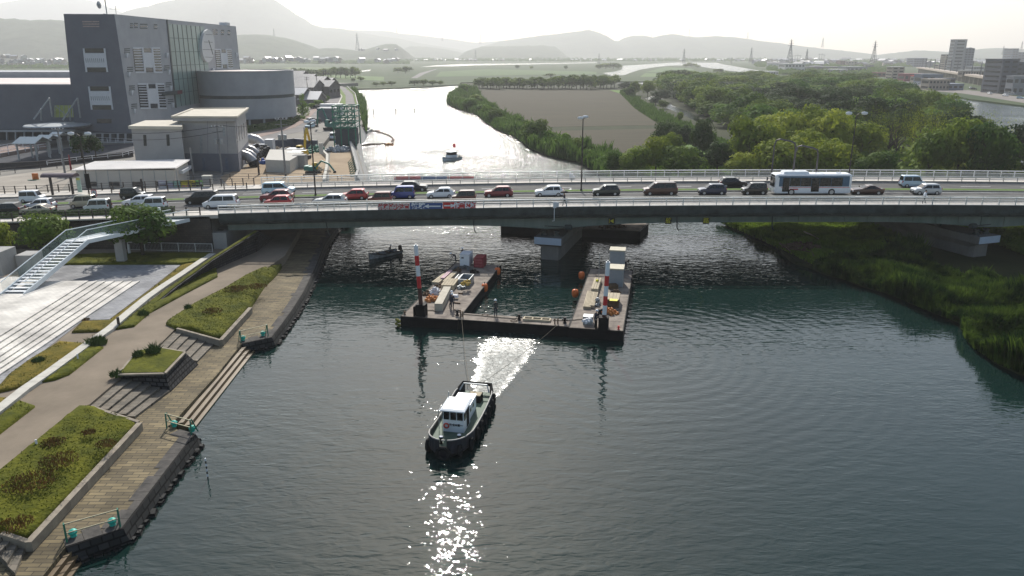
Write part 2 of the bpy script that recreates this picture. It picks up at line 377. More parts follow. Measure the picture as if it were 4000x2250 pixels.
# road surface as one structure over the whole width, then kerbs and paint
XL, XR = -150.0, 110.0
mb = MB(); strip(mb, XL, XR, 101.6, 109.5, -.3, 0); struct(mb, 'road_surface', M_asph)
mb = MB(); strip(mb, XL, XR, 111.4, 117.6, -.3, 0); struct(mb, 'road_surface', M_asph)
mb = MB()
for x in xs_(XL, XR, 8): mb.bar((x, 105.5, zr(x)+.006), (x+4.5, 105.5, zr(x+4.5)+.006), .14, .004)
for x in xs_(XL, XR, 9): mb.bar((x+2, 114.4, zr(x+2)+.006), (x+6.5, 114.4, zr(x+6.5)+.006), .14, .004)
for yy in (101.95, 109.1, 111.7, 117.2): strip(mb, XL, XR, yy, yy+.13, .003, .007)
for x, y in ((8.1, 112.9),):
    mb.sheet([(x, 111.9, zr(x)+.008), (x+.7, 111.9, zr(x)+.008), (x+1.9, 114.2, zr(x)+.008), (x+.9, 114.2, zr(x)+.008)])
struct(mb, 'road_marking', M_white)
mb = MB(); strip(mb, XL, XR, 109.5, 109.75, -.3, .2); strip(mb, XL, XR, 111.15, 111.4, -.3, .2)
strip(mb, XL, XR, 101.3, 101.6, -.3, .25); strip(mb, XL, XR, 117.6, 117.9, -.3, .25)
struct(mb, 'kerb', M_kerb)
mb = MB(); strip(mb, XL, XR, 109.75, 111.15, -.3, .22); struct(mb, 'median_strip', M_turf)
mb = MB(); strip(mb, XL, XR, 97.9, 101.3, -.3, .15); struct(mb, 'pavement', M_pave)
mb = MB(); strip(mb, XL, XR, 117.9, 122.3, -.3, .15); struct(mb, 'pavement', M_pave)
# the bridge as a thing
bridge = thing('road_bridge', 'long grey-green steel girder bridge carrying the traffic over the river', 'bridge', (0, 98, 0))
def bpart(mb, name, m, parent=bridge, **k):
    o = mb.build(name, m, **k); o.parent = parent
    if parent is bridge: o.matrix_parent_inverse = Matrix.Translation((0, -98, 0))
    return o
mb = MB(); strip(mb, XB0, XB1, 97.75, 122.45, -.62, -.302); strip(mb, XB0, XB1, 97.7, 97.95, -.75, .3); strip(mb, XB0, XB1, 122.25, 122.5, -.75, .3)
strip(mb, XB0, XB1, 97.9, 98.6, -.95, -.64)
for x in xs_(XB0+1, XB1-1, 2.6): mb.box(x, 98.9, zr(x)-1.1, .18, 1.9, .46)
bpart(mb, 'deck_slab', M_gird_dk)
def hz_(x):  # girder depth with haunches over the piers
    d = 1.55
    for xp in (5.5, 63, 120): d += .75*max(0, 1-abs(x-xp)/15.0)**2
    return d
for yy in (99.4, 105.5, 111.5, 117.5, 120.6):
    mb = MB(); secs = []
    for x in xs_(XB0+.5, XB1, 3):
        zt = zr(x)-.64; zb = zt-hz_(x)
        secs.append([(x, yy, zb), (x, yy+.35, zb), (x, yy+.35, zt), (x, yy, zt)])
    mb.loft(secs)
    for x in xs_(XB0+.5, XB1, 3):
        zt = zr(x)-.64; zb = zt-hz_(x)
        mb.box(x, yy-.06, zb+.05, .06, .12, zt-zb-.1)
    secs = [[(x, yy-.16, zr(x)-.64-hz_(x)-.06), (x, yy+.5, zr(x)-.64-hz_(x)-.06), (x, yy+.5, zr(x)-.64-hz_(x)), (x, yy-.16, zr(x)-.64-hz_(x))] for x in xs_(XB0+.5, XB1, 3)]
    mb.loft(secs)
    bpart(mb, 'girder', M_girder)
mb = MB()
secs = [[(x, 98.25+.13*math.cos(a), zr(x)-1.15+.13*math.sin(a)) for a in (0, 1.05, 2.1, 3.14, 4.2, 5.25)] for x in xs_(XB0, XB1, 4)]
mb.loft(secs)
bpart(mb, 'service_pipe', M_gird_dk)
def drain(x):
    m = MB(); z = zr(x); m.tube([(x, 98.5, z-.7), (x+.1, 98.9, z-1.4), (x+.25, 99.1, z-2.9), (x+.5, 99.1, z-3.3)], .07, 6); bpart(m, 'drain_pipe', M_gird_dk)
for x in (-24.5, -5.2, 21.5, 34): drain(x)
# railings
def railing(x0, x1, y, name, label, h=1.12, post=2.15, m=M_rail, bal=.16, pw=.09, parent=None, depth=.1, group=None):
    t = thing(name, label, 'railing', ((x0+x1)/2, y, zr((x0+x1)/2)), group=group)
    ox = (x0+x1)/2; oz = zr(ox)
    def fin(mb_, nm):
        o = mb_.build(nm, m); o.parent = t; o.matrix_parent_inverse = Matrix.Translation((-ox, -y, -oz)); return o
    b = MB()
    for zz, wz in ((h, .12), (h-.3, .06), (.28, .06)):
        strip(b, x0, x1, y-depth/2*(1.9 if zz == h else 1), y+depth/2*(1.9 if zz == h else 1), zz+.0, zz+wz, st=4)
    fin(b, 'top_rail')
    b = MB(); x = x0
    while x < x1:
        b.box(x, y+.001, zr(x)+.31, .035, .035, h-.6); x += bal
    fin(b, 'baluster_panel')
    b = MB(); b.box(0, 0, .13, pw, .16, h); me = None
    for x in xs_(x0, x1, post):
        if me is None: po = b.build('post', m); me = po.data
        else: po = bpy.data.objects.new('post', me); col.objects.link(po)
        po.parent = t; po.location = (x-ox, .002, zr(x)-oz)
    return t
railing(XB0, XB1, 97.95, 'bridge_railing', 'pale metal railing along the near edge of the bridge, carrying the banners', 1.2)
railing(XB0-2, XB1, 122.2, 'bridge_railing', 'pale metal railing along the far edge of the bridge', 1.2)
def guard(x0, x1, y, label):
    t = thing('guard_rail', label, 'guard rail', ((x0+x1)/2, y, zr((x0+x1)/2))); ox = (x0+x1)/2; oz = zr(ox)
    def fin(mb_, nm, m):
        o = mb_.build(nm, m); o.parent = t; o.matrix_parent_inverse = Matrix.Translation((-ox, -y, -oz)); return o
    b = MB(); strip(b, x0, x1, y-.06, y+.06, .78, .9); strip(b, x0, x1, y-.04, y+.04, .48, .56); fin(b, 'beam', M_rail_dk)
    b = MB(); b.box(0, 0, .2, .1, .06, .68); me = None
    for x in xs_(x0, x1, 2.15):
        if me is None: po = b.build('post', M_rail_dk); me = po.data
        else: po = bpy.data.objects.new('post', me); col.objects.link(po)
        po.parent = t; po.location = (x-ox, .09, zr(x)-oz)
guard(XB0, XB1, 101.35, 'low beam guard rail between the near pavement and the traffic')
guard(XB0, XB1, 117.85, 'low beam guard rail between the far lane and the far pavement')
# girder signs
M_sblk = mat('sign_black', (.012, .012, .01), .6); M_syel = mat('sign_yellow', (.55, .5, .03), .6, var=.1)
def text(body, size, m, parent, loc, rot=(R(90), 0, 0), name='lettering', ext=.004, sx=1, bold=0):
    c = bpy.data.curves.new(name, 'FONT'); c.body = body; c.size = size; c.extrude = ext; c.offset = bold
    c.align_x = 'CENTER'; c.align_y = 'CENTER'; c.materials.append(m)
    tmp = bpy.data.objects.new(name, c); col.objects.link(tmp); dg = bpy.context.evaluated_depsgraph_get()
    me = bpy.data.meshes.new_from_object(tmp.evaluated_get(dg)); bpy.data.objects.remove(tmp)
    if not me.materials: me.materials.append(m)
    o = bpy.data.objects.new(name, me); col.objects.link(o); o.parent = parent; o.location = loc; o.rotation_euler = rot; o.scale = (sx, 1, 1)
    return o
for px, kind in ((2389, 'a'), (2611, '航'), (2758, '路')):
    p = B(px, 863, 99.2); t = thing('girder_sign', {'a': 'black plate with yellow bar and arrowhead on the bridge girder', '航': 'middle black plate on the girder, with the yellow character for ship', '路': 'black plate with the yellow character for road, farthest from the river pier'}[kind], 'sign', p, group='waterway signs on the girder')
    b = MB(); b.box(0, 0, -.4, .84, .04, .8); b.build('plate', M_sblk, t)
    if kind == 'a':
        b = MB(); b.box(-.3, -.03, -.28, .06, .01, .56); b.add([(-.2, -.03, 0), (.26, -.03, -.28), (.26, -.03, .28)], [(0, 1, 2)]); b.build('arrow_mark', M_syel, t)
    else: text(kind, .78, M_syel, t, (0, -.03, .02), bold=.012)
# navigation boards on the near railing
def banner(px0, px1, py0, py1, D, body, bg, fg, label, arrow=0, group='navigation banners on the railings'):
    a, b_ = B(px0, py1, D), B(px1, py0, D); w_, h_ = b_.x-a.x, b_.z-a.z
    t = thing('banner', label, 'banner', ((a.x+b_.x)/2, D, a.z), group=group)
    m = MB(); m.box(0, 0, 0, w_, .03, h_); m.build('cloth', bg, t)
    tx = 0; s = h_*.92
    if arrow:
        s_ = -1 if arrow < 0 else 1; ax = (w_*.21 if arrow < 0 else -w_*.32); L = w_*(.24 if arrow < 0 else .14); k = MB()
        k.box(ax-s_*.15, -.025, h_/2-h_*.09, L*1.6, .01, h_*.18)
        hx = ax+s_*(L*.8-.15)
        k.add([(hx+s_*.55, -.03, h_/2), (hx-s_*.1, -.03, h_/2+h_*.3), (hx-s_*.1, -.03, h_/2-h_*.3)], [(0, 1, 2)], 0); k.build('arrow_mark', fg, t)
        tx = -w_*.24 if arrow < 0 else w_*.16
    text(body, s, fg, t, (tx, -.03, h_*.5), sx=min(1.15, .97*(w_*(.5 if arrow < 0 else (.7 if arrow else 1)))/(s*len(body))), bold=.03)
    return t
M_bwh = mat('banner_white', (.55, .55, .53), .8, var=.08); M_bred = mat('banner_red', (.52, .03, .03), .8, var=.1); M_bblu = mat('banner_blue', (.05, .1, .26), .8, var=.1)
M_tred = mat('ink_red', (.45, .02, .02), .8); M_twh = mat('ink_white', (.75, .76, .78), .8, var=.05)
banner(1476, 1601, 796, 823, 97.82, '航路減少注意', M_bwh, M_tred, 'white banner with red characters 航路減少注意 on the near railing')
banner(1602, 1729, 792, 819, 97.82, '航路', M_bblu, M_twh, 'blue banner with white 航路 and left arrow on the near railing', -1)
banner(1731, 1858, 790, 817, 97.82, '作業区域', M_bred, M_twh, 'red banner with right arrow and 作業区域 on the near railing', 1)
for (x0, x1, m, lb) in ((1540, 1643, M_bred, 'reddish banner seen from behind, hung on the far railing'), (1645, 1746, M_bblu, 'blue-grey banner seen from behind, hung on the far railing'), (1748, 1851, M_bred, 'red-brown banner seen from behind, third in the row on the far railing')):
    a, b_ = B(x0, 706, 122.35), B(x1, 689, 122.35); t = thing('banner', lb, 'banner', ((a.x+b_.x)/2, 122.36, a.z), group='navigation banners on the railings')
    k = MB(); k.box(0, 0, 0, b_.x-a.x, .03, b_.z-a.z); k.build('cloth', m, t)
# piers
M_pier = mat('pier_concrete', (.14, .135, .125), .9, c2=(.22, .21, .195), scale=.4, bump=.01, bscale=2, stretch=(1, 1, .3))
M_cap = mat('pier_cap_face', (.36, .42, .5), .8, var=.08, scale=.6)
def pier(px, z0, yaw, label, flip=1):
    t = thing('bridge_pier', label, 'bridge pier', (px, 99.6, 0), R(yaw), group='piers of the road bridge')
    b = MB(); zt = zr(px)-.64-hz_(px)-.9
    # body with rounded nose, long axis = +y
    b.prism([(-1.15, 0), (1.15, 0), (1.35, .6), (1.35, 21), (.6, 21.8), (-.6, 21.8), (-1.35, 21), (-1.35, .6)], z0-1.5, zt-1.3)
    b.build('shaft', M_pier, t)
    b = MB(); sec = lambda y, z: [(-1.9, y, z), (1.9, y, z)]
    b.loft([[(-1.35, .8, zt-1.9), (1.35, .8, zt-1.9), (1.35, 21, zt-1.9), (-1.35, 21, zt-1.9)], [(-1.85, -1.0, zt-1.15), (1.85, -1.0, zt-1.15), (1.85, 22.6, zt-1.15), (-1.85, 22.6, zt-1.15)],
            [(-1.85, -1.0, zt-.2), (1.85, -1.0, zt-.2), (1.85, 22.6, zt-.2), (-1.85, 22.6, zt-.2)]])
    b.build('cap', M_pier, t)
    b = MB(); b.box(0, -1.03, zt-1.12, 3.66, .05, .93); b.build('cap_face_panel', M_cap, t)
    for yy in (.4, 6.5, 12.5, 18.4, 21):
        for xx in (-.85, .85):
            b = MB(); b.lathe([(.5, 0), (.5, .12), (.3, .3), (.3, .45), (.42, .6), (.42, .72)], 10, (xx, yy, zt-.2)); b.build('bearing', M_gird_dk, t)
    b = MB()
    for xx in (-2.6, 2.6): b.lathe([(.32, -.45), (.36, -.3), (.36, .3), (.32, .45)], 10, (xx*1.0, -.35, zt+1.25), axis='x')
    b.bar((-2.3, -.35, zt+1.25), (2.3, -.35, zt+1.25), .1); b.build('restrainer', M_gird_dk, t)
    return t
pier(5.0, 0, -17, 'concrete bridge pier standing in the river behind the U-shaped barge')
pier(62.6, 1, 20, 'concrete bridge pier standing on the reedy bank under the bridge')
# abutment
ab = thing('bridge_abutment', 'shaded concrete abutment where the bridge meets the left bank', 'abutment', (-38.6, 98, 0))
b = MB(); b.box(0, 12.2, .5, 2.4, 24.2, zr(-38)-.64-1.55-.6); b.box(-1.6, 12.2, .5, 1.2, 24.2, zr(-38)-.9); b.build('wall', M_conc, ab)
for yy in (1.4, 7.5, 13.5, 19.5): b = MB(); b.box(-.1, yy+.2, zr(-38)-.64-1.55-.1-.05, .8, .7, .12); b.build('bearing', M_gird_dk, ab)
# approach embankment (solid fill) with dark retaining wall
mb = MB(); secs = []
for x in xs_(-150, -40.8, 6): secs.append([(x, 98.3, .5), (x, 122.2, .5), (x, 122.2, zr(x)-.31), (x, 98.3, zr(x)-.31)])
mb.loft(secs); struct(mb, 'road_embankment', M_conc)
brick_mat('dark_blockwork', (.06, .05, .045), (.09, .075, .06), (.03, .03, .03), .5, .3, axes='XZ')
rw = MB(); secs = []
for x in xs_(-150, -39.2, 6): secs.append([(x, 97.9, 1), (x, 98.28, 1), (x, 98.28, zr(x)-.05), (x, 97.9, zr(x)-.05)])
rw.loft(secs); tag(rw.build('retaining_wall', MATS['dark_blockwork']), 'dark blockwork retaining wall carrying the road behind the trees', 'retaining wall')
# instrument box on the near railing, over the pier
p = B(2167, 800, 97.5); t = thing('gauge_box', 'pale grey water gauge box on a white pole clamped to the near railing', 'gauge box', p)
M_lgrey = mat('light_grey_paint', (.62, .64, .66), .5, var=.08)
b = MB(); b.box(0, 0, -.4, .42, .3, .8); b.box(.38, .05, -.3, .3, .22, .6); b.build('cabinet', M_lgrey, t)
b = MB(); b.tube([(-.05, -.05, -.4), (-.05, -.05, -2.1), (-.3, -.05, -2.1)], .05, 6); b.build('pole', M_lgrey, t)
p = B(2230, 692, 121.9); t = thing('control_cabinet', 'small grey cabinet standing against the far railing beside the median lamp', 'cabinet', p)
b = MB(); b.box(0, 0, -.55, .55, .35, 1.1); b.box(.45, 0, -.55, .35, .3, .75); b.build('body', M_lgrey, t); b = MB(); b.box(0, -.19, .52, .65, .5, .06); b.build('lid', M_lgrey, t)
# street lamps
def lamp(px, pyt, pyb, D, label, arms=1, name='street_lamp', zb=None, col_=M_brown, ang=0):
    base = B(px, pyb, D) if zb is None else B(px, pyb, D); base.z = zb if zb is not None else base.z
    topz = B(px, pyt, D).z; h = topz-base.z
    t = thing(name, label, 'street lamp', base, ang, group='street lamps on and beside the bridge')
    b = MB(); b.lathe([(.17, 0), (.17, .25), (.11, .3), (.10, h*.5), (.07, h-.1)], 8); b.build('pole', col_, t)
    if arms == 2:
        for s in (-1, 1):
            b = MB(); b.tube([(0, 0, h-.15), (s*.35, 0, h+.15), (s*.9, 0, h+.22)], .05, 6); b.build('arm', col_, t)
            b = MB(); b.lathe([(.05, -.5), (.2, -.38), (.26, 0), (.2, .38), (.05, .5)], 10, (s*1.2, 0, h+.22), axis='x'); b.build('lamp_head', M_lgrey, t)
    else:
        for s in (-1, 1):
            b = MB(); b.lathe([(.05, -.45), (.18, -.3), (.22, 0), (.16, .3), (.05, .4)], 10, (s*.38, s*.25, h+.12+.06*s), axis='x'); b.build('lamp_head', M_lgrey, t)
        b = MB(); b.tube([(-.3, -.2, h+.02), (0, 0, h-.1), (.3, .2, h+.05)], .05, 6); b.build('arm', col_, t)
    return t
lamp(1234, 478, 775, 110.4, 'tall dark lamp post with twin heads on the median by the red hatchback', 1, zb=zr(-28)+.2)
lamp(2270, 462, 754, 110.4, 'tall dark lamp post with twin white heads on the median behind the gauge box', 1, zb=zr(10)+.2)
lamp(3315, 448, 692, 121.0, 'tall dark lamp post with two outstretched arms on the far pavement behind the bus', 2, zb=zr(55)+.15)
lamp(352, 528, 782, 110.4, 'tall dark lamp post with two arms on the median in front of the prefab hall', 2, zb=zr(-62)+.2)
# n-shaped portal frames beside the bus
for x0, x1, pyt, D, lb in ((3012, 3084, 543, 118.4, 'dark n-shaped pipe frame on the far pavement behind the front of the bus'), (3096, 3172, 568, 109.9, 'dark n-shaped pipe frame on the median rising in front of the bus')):
    a, c = B(x0, 700, D), B(x1, 700, D); zt = B(x1, pyt, D).z; z0 = zr(a.x); y2 = D-7.6 if D < 115 else D-7
    t = thing('height_frame', lb, 'pipe frame', ((a.x+c.x)/2, D, z0), group='n-shaped pipe frames')
    hw = (c.x-a.x)/2; dy = -1.2
    b = MB(); b.tube([(-hw, 0, 0), (-hw, 0, zt-z0-1), (-hw+.25, 0, zt-z0-.2), (-hw+.7, dy*.25, zt-z0), (hw-.7, dy*.75, zt-z0-.25), (hw-.2, dy, zt-z0-.5), (hw, dy, zt-z0-1.2), (hw, dy, 0)], .13, 8)
    b.build('frame', mat('frame_grey', (.10, .09, .09), .35, .4), t)
# ================================================================ vehicles
M_glass = mat('car_glass', (.008, .010, .011), .1, spec=.35, var=.1)
M_tyre = mat('tyre', (.018, .018, .018), .9); M_rim = mat('rim_alloy', (.45, .45, .46), .35, .7)
M_hl = mat('headlight_glass', (.7, .72, .75), .1, spec=.8); M_tl = mat('taillight_red', (.35, .01, .01), .2, spec=.6); M_blk = mat('black_trim', (.010, .010, .011), .6, spec=.12)
M_plate = mat('number_plate', (.7, .7, .66), .6)
PAINT = {}
def paint(k):
    c = dict(white=(.74, .75, .76), pearl=(.66, .66, .62), silver=(.42, .43, .44), beige=(.40, .36, .27), black=(.012, .012, .014), darkred=(.16, .012, .02), red=(.34, .02, .025), maroon=(.11, .02, .018),
             blue=(.02, .045, .22), brown=(.05, .018, .013), green=(.012, .022, .02), navy=(.012, .018, .05), ice=(.42, .56, .64), rose=(.30, .045, .05), lightblue=(.35, .46, .56))[k]
    if k not in PAINT: PAINT[k] = mat('paint_'+k, c, .3, .0 if k in ('white', 'pearl') else .25, var=.05, coat=.35, scale=.8)
    return PAINT[k]
# style: length, height, width, belt z, bonnet z, [cabin points fraction: windscreen base, roof front, roof rear, rear glass base], clearance
ST = dict(hatch=(4.05, 1.5, 1.7, .92, .88, (.25, .45, .86, .97)), compact=(3.8, 1.52, 1.68, .94, .9, (.24, .42, .88, .98)), kei=(3.4, 1.66, 1.48, .98, .95, (.2, .36, .93, .985)),
          keivan=(3.4, 1.78, 1.48, 1.0, 1.0, (.14, .27, .95, .99)), minivan=(4.7, 1.82, 1.72, 1.05, 1.0, (.15, .34, .93, .985)), suv=(4.6, 1.68, 1.82, 1.06, 1.02, (.27, .45, .84, .97)),
          coupe=(4.45, 1.33, 1.8, .86, .8, (.3, .52, .7, .93)), wagon=(4.5, 1.5, 1.72, .94, .88, (.27, .44, .86, .97)), van=(4.6, 1.95, 1.69, 1.1, 1.05, (.08, .22, .96, .99)), aqua=(4.0, 1.45, 1.7, .93, .84, (.24, .46, .8, .96)))
def car_mesh(style):
    L, H, W, zb, zh, (f0, f1, f2, f3) = ST[style]; x = lambda f: (f-.5)*L     # front at -x
    gc = .2
    # body: loft of cross sections along x
    stat = [(0, .42, zh-.22, .80), (.012, .30, zh-.12, .88), (.05, gc+.02, zh-.05, .96), (.12, gc, zh, 1), (f0, gc, zb, 1), (.5, gc, zb+.01, 1), (f3-.04, gc, zb+.02, 1), (.965, gc+.05, zb, .98), (.99, .3, zb-.04, .93), (1, .42, zb-.2, .86)]
    secs = []
    for f, z0, z1, k in stat:
        w_ = W/2*k; zm = z0+(z1-z0)*.45
        secs.append([(x(f), -w_*.86, z0), (x(f), -w_*.97, z0+.08), (x(f), -w_, zm), (x(f), -w_*.96, z1-.06), (x(f), -w_*.88, z1),
                     (x(f), w_*.88, z1), (x(f), w_*.96, z1-.06), (x(f), w_, zm), (x(f), w_*.97, z0+.08), (x(f), w_*.86, z0)])
    body = MB(); body.loft(secs)
    # cabin
    def ring(fx0, fx1, z, wk, tk=1):
        w_ = W/2*wk; return [(x(fx0), -w_*.8, z), (x(fx0)+.14, -w_, z), (x(fx1)-.1, -w_, z), (x(fx1), -w_*.85, z), (x(fx1), w_*.85, z), (x(fx1)-.1, w_, z), (x(fx0)+.14, w_, z), (x(fx0), w_*.8, z)]
    zt = H-.06
    body.loft([ring(f0, f3, zb-.02, .93), ring(f1-.02, f2+.015, zt, .78), ring(f1+.02, f2-.02, H, .68)])
    # windows: quads slightly proud of the cabin
    win = MB(); e = .012
    def lerp(a, b, t): return a+(b-a)*t
    def side(s, a0, a1, b0, b1):   # fractions along bottom and top
        def P(fb, ft, t):
            xx = lerp(x(fb), x(ft), t); w_ = lerp(W/2*.93, W/2*.78, t)+e; return (xx, s*w_, lerp(zb-.02, zt, t))
        q = [P(a0, b0, .1), P(a1, b1, .1), P(a1, b1, .88), P(a0, b0, .88)]
        win.add(q, [(0, 1, 2, 3)] if s < 0 else [(3, 2, 1, 0)])
    m_ = (f1+f2)/2-.02
    for s in (-1, 1):
        side(s, f0+.055, m_-.008, f1+.03, m_-.008); side(s, m_+.01, lerp(f2, f3, .35)-.015, m_+.01, f2-.03)
        if style in ('minivan', 'wagon', 'suv', 'van'): pass
    def endw(fb, ft, s):
        b0, b1 = x(fb), x(ft)
        wl, wt = W/2*.8*.93, W/2*.8*.78; o = e*s
        win.add([(lerp(b0, b1, .1)+o, -wl*.98, lerp(zb, zt, .1)), (lerp(b0, b1, .1)+o, wl*.98, lerp(zb, zt, .1)), (lerp(b0, b1, .93)+o, wt*.98, lerp(zb, zt, .93)), (lerp(b0, b1, .93)+o, -wt*.98, lerp(zb, zt, .93))], [(0, 1, 2, 3)])
    endw(f0, f1-.02, -1); endw(f3, f2+.015, 1)
    trim = MB(); trim.box(0, 0, gc-.05, L*.94, W*.9, .1); trim.box(x(0)+.02, 0, .35, .08, W*.62, .14); trim.box(x(1)-.03, 0, .32, .08, W*.8, .14)
    for s in (-1, 1): trim.box(x(f0)+.28, s*(W/2*.93+.1), zb+.02, .12, .2, .13)
    wheels = []
    r = .31 if style != 'suv' else .35
    for fx in (.17, .81):
        for s in (-1, 1): wheels.append((x(fx), s*(W/2-.1), r))
    return dict(body=body, win=win, trim=trim, wheels=wheels, r=r, L=L, W=W, zb=zb, zh=zh, H=H)
CARD = {}
def car(style, colour, label, loc, rz, group='cars on the bridge', name='parked_car', roof=None):
    t = thing(name, label, 'car' if style not in ('van',) else 'van', loc, rz, group=group)
    if style not in CARD:
        d = car_mesh(style); c = {}
        c['body'] = d['body'].build('body', paint('white'), t, smooth='a'); c['body'].data.materials.clear()
        c['window'] = d['win'].build('window', M_glass, t); c['trim'] = d['trim'].build('trim', M_blk, t)
        c['wheel'] = []; c['hl'] = []; c['tl'] = []
        for (wx, wy, r) in d['wheels']:
            b = MB(); b.lathe([(r*.6, -.1), (r*.95, -.1), (r, -.05), (r, .05), (r*.95, .1), (r*.6, .1)], 14, axis='y')
            wo = b.build('wheel', M_tyre, t, loc=(wx, wy, r))
            b = MB(); s = 1 if wy > 0 else -1; b.lathe([(r*.62, -.02), (r*.6, .02), (r*.2, .035)], 10, (0, s*.1, 0), axis='y'); b.build('rim', M_rim, wo)
            c['wheel'].append(wo)
        for s in (-1, 1):
            b = MB(); b.box(-d['L']/2+.1, s*d['W']*.36, d['zh']-.3, .2, .3, .15); c['hl'].append(b.build('headlight', M_hl, t))
            b = MB(); b.box(d['L']/2-.07, s*d['W']*.38, d['zb']-.25, .14, .2, .28); c['tl'].append(b.build('taillight', M_tl, t))
        b = MB(); b.box(-d['L']/2, 0, .42, .04, .33, .16); b.build('number_plate', M_plate, t); b = MB(); b.box(d['L']/2, 0, .55, .04, .33, .16); b.build('number_plate', M_plate, t)
        CARD[style] = (t, c)
        bo = c['body']
    else:
        src, c = CARD[style]
        for ch in list(src.children):
            k = copy_tree(ch); k.parent = t
            if ch.name.split('.')[0] == 'body': bo = k; k.data = k.data.copy(); k.data.materials.clear()
    bo.data.materials.append(paint(colour))
    return t
rowA, rowB, rowC = 103.6, 107.4, 113.4
def xat(px, py, D): return B(px, py, D).x
CARS = [  # px centre, row, style, colour, label
 (20, 'A', 'suv', 'black', 'black car at the far left end of the queue, only its tail in view'),
 (156, 'B', 'hatch', 'white', 'white hatchback behind the round-roofed silver car at the left'),
 (145, 'A', 'coupe', 'beige', 'silver-beige car with round dark roof, beside the clipped hedge'),
 (325, 'B', 'keivan', 'beige', 'beige tall compact car behind the white one, left of the lamp post'),
 (382, 'A', 'keivan', 'pearl', 'white tall box car beside the hedge, right of the beige one'),
 (547, 'B', 'wagon', 'white', 'white wagon partly hidden by the white minivan above the round tree'),
 (600, 'A', 'keivan', 'white', 'white minivan half hidden by the top of the round tree'),
 (518, 'C', 'kei', 'green', 'dark boxy car in the far lane above the round tree'),
 (123, 'C', 'keivan', 'white', 'white boxy microvan in the far lane near the bus shelter'),
 (794, 'B', 'minivan', 'black', 'black minivan in front of the prefab hall, behind the white minivan'),
 (866, 'A', 'minivan', 'white', 'white minivan with dark side windows at the start of the bridge railing'),
 (1089, 'C', 'minivan', 'ice', 'pale white-blue van in the far lane behind the dark red SUV'),
 (1084, 'B', 'suv', 'darkred', 'dark wine-red SUV behind the small red hatchback'),
 (1089, 'A', 'compact', 'red', 'small bright wine-red hatchback in front of the dark SUV'),
 (1292, 'A', 'wagon', 'silver', 'white-silver wagon right of the first bridge lamp post'),
 (1384, 'B', 'hatch', 'red', 'red hatchback seen just behind the silver wagon'),
 (1485, 'A', 'kei', 'maroon', 'dark red small car right above the white banner'),
 (1575, 'B', 'keivan', 'blue', 'bright blue tall compact car above the blue banner'),
 (1617, 'C', 'hatch', 'black', 'black car with shining bonnet in the far lane behind the blue car'),
 (1724, 'B', 'aqua', 'white', 'white sloping-roof hatchback above the red banner'),
 (1812, 'A', 'kei', 'brown', 'brown small car with sun glint on its roof, right of the red banner'),
 (1948, 'B', 'hatch', 'darkred', 'wine-red hatchback alone between the brown car and the white one'),
 (2145, 'B', 'hatch', 'white', 'white hatchback above the bridge pier in the river'),
 (2366, 'B', 'compact', 'green', 'very dark green compact car right of the median lamp post'),
 (2576, 'B', 'minivan', 'brown', 'dark brown minivan above the 航 sign'),
 (2778, 'B', 'compact', 'navy', 'dark navy compact car above the 路 sign'),
 (2861, 'C', 'hatch', 'black', 'black hatchback in the far lane left of the bus'),
 (2942, 'B', 'kei', 'black', 'black boxy small car directly ahead of the bus'),
 (3378, 'B', 'coupe', 'brown', 'low dark brown coupe just behind the bus'),
 (3557, 'C', 'keivan', 'lightblue', 'light blue tall compact car in the far lane at the right'),
 (3610, 'B', 'compact', 'silver', 'silver compact car with dark glass, last of the queue at the right'),
]
for px, row, st, colr, lb in CARS:
    D = dict(A=rowA, B=rowB, C=rowC)[row]; py = dict(A=800, B=785, C=750)[row]
    x = xat(px, py, D)
    sl_ = math.atan((zr(x+1)-zr(x-1))/2)
    o = car(st, colr, lb, (x, D, zr(x)+.006), 0 if row != 'C' else math.pi)
    o.rotation_euler = (0, -sl_ if row != 'C' else sl_, 0 if row != 'C' else math.pi)
# bus
x0 = B(3012, 770, 107.4).x; x1 = B(3305, 770, 107.4).x; L = x1-x0; xc = (x0+x1)/2
bus = thing('city_bus', 'white city bus with dark windows and a thin red stripe, queueing on the bridge', 'bus', (xc, 107.4, zr(xc)+.006))
M_bus = mat('bus_white', (.72, .74, .76), .35, var=.06, coat=.5); M_busb = mat('bus_blue', (.04, .10, .17), .3, var=.1); M_red = mat('stripe_red', (.5, .03, .04), .4)
def rr(x, w_, z0, z1, k=.12):
    return [(x, -w_+k*.3, z0), (x, -w_, z0+.2), (x, -w_, z1-k*1.6), (x, -w_+k, z1-.03), (x, -w_+k*3, z1), (x, w_-k*3, z1), (x, w_-k, z1-.03), (x, w_, z1-k*1.6), (x, w_, z0+.2), (x, w_-k*.3, z0)]
b = MB(); b.loft([rr(-L/2, 1.08, .42, 2.75), rr(-L/2+.12, 1.17, .33, 2.92), rr(-L/2+.5, 1.2, .32, 2.98), rr(L/2-.2, 1.2, .32, 2.98), rr(L/2, 1.15, .42, 2.88)]); b.build('body', M_bus, bus)
b = MB(); b.box(.3, 0, 2.96, L*.0+.01, .01, .01); b.box(-L*.22, 0, 2.97, 3.6, 1.5, .3, top=(.92, .85)); b.build('roof_unit', M_bus, bus)
b = MB()
for xx in (-L*.37, L*.36): b.lathe([(.35, 0), (.33, .1), (.1, .13)], 10, (xx, 0, 2.97))
b.build('roof_hatch', M_bus, bus)
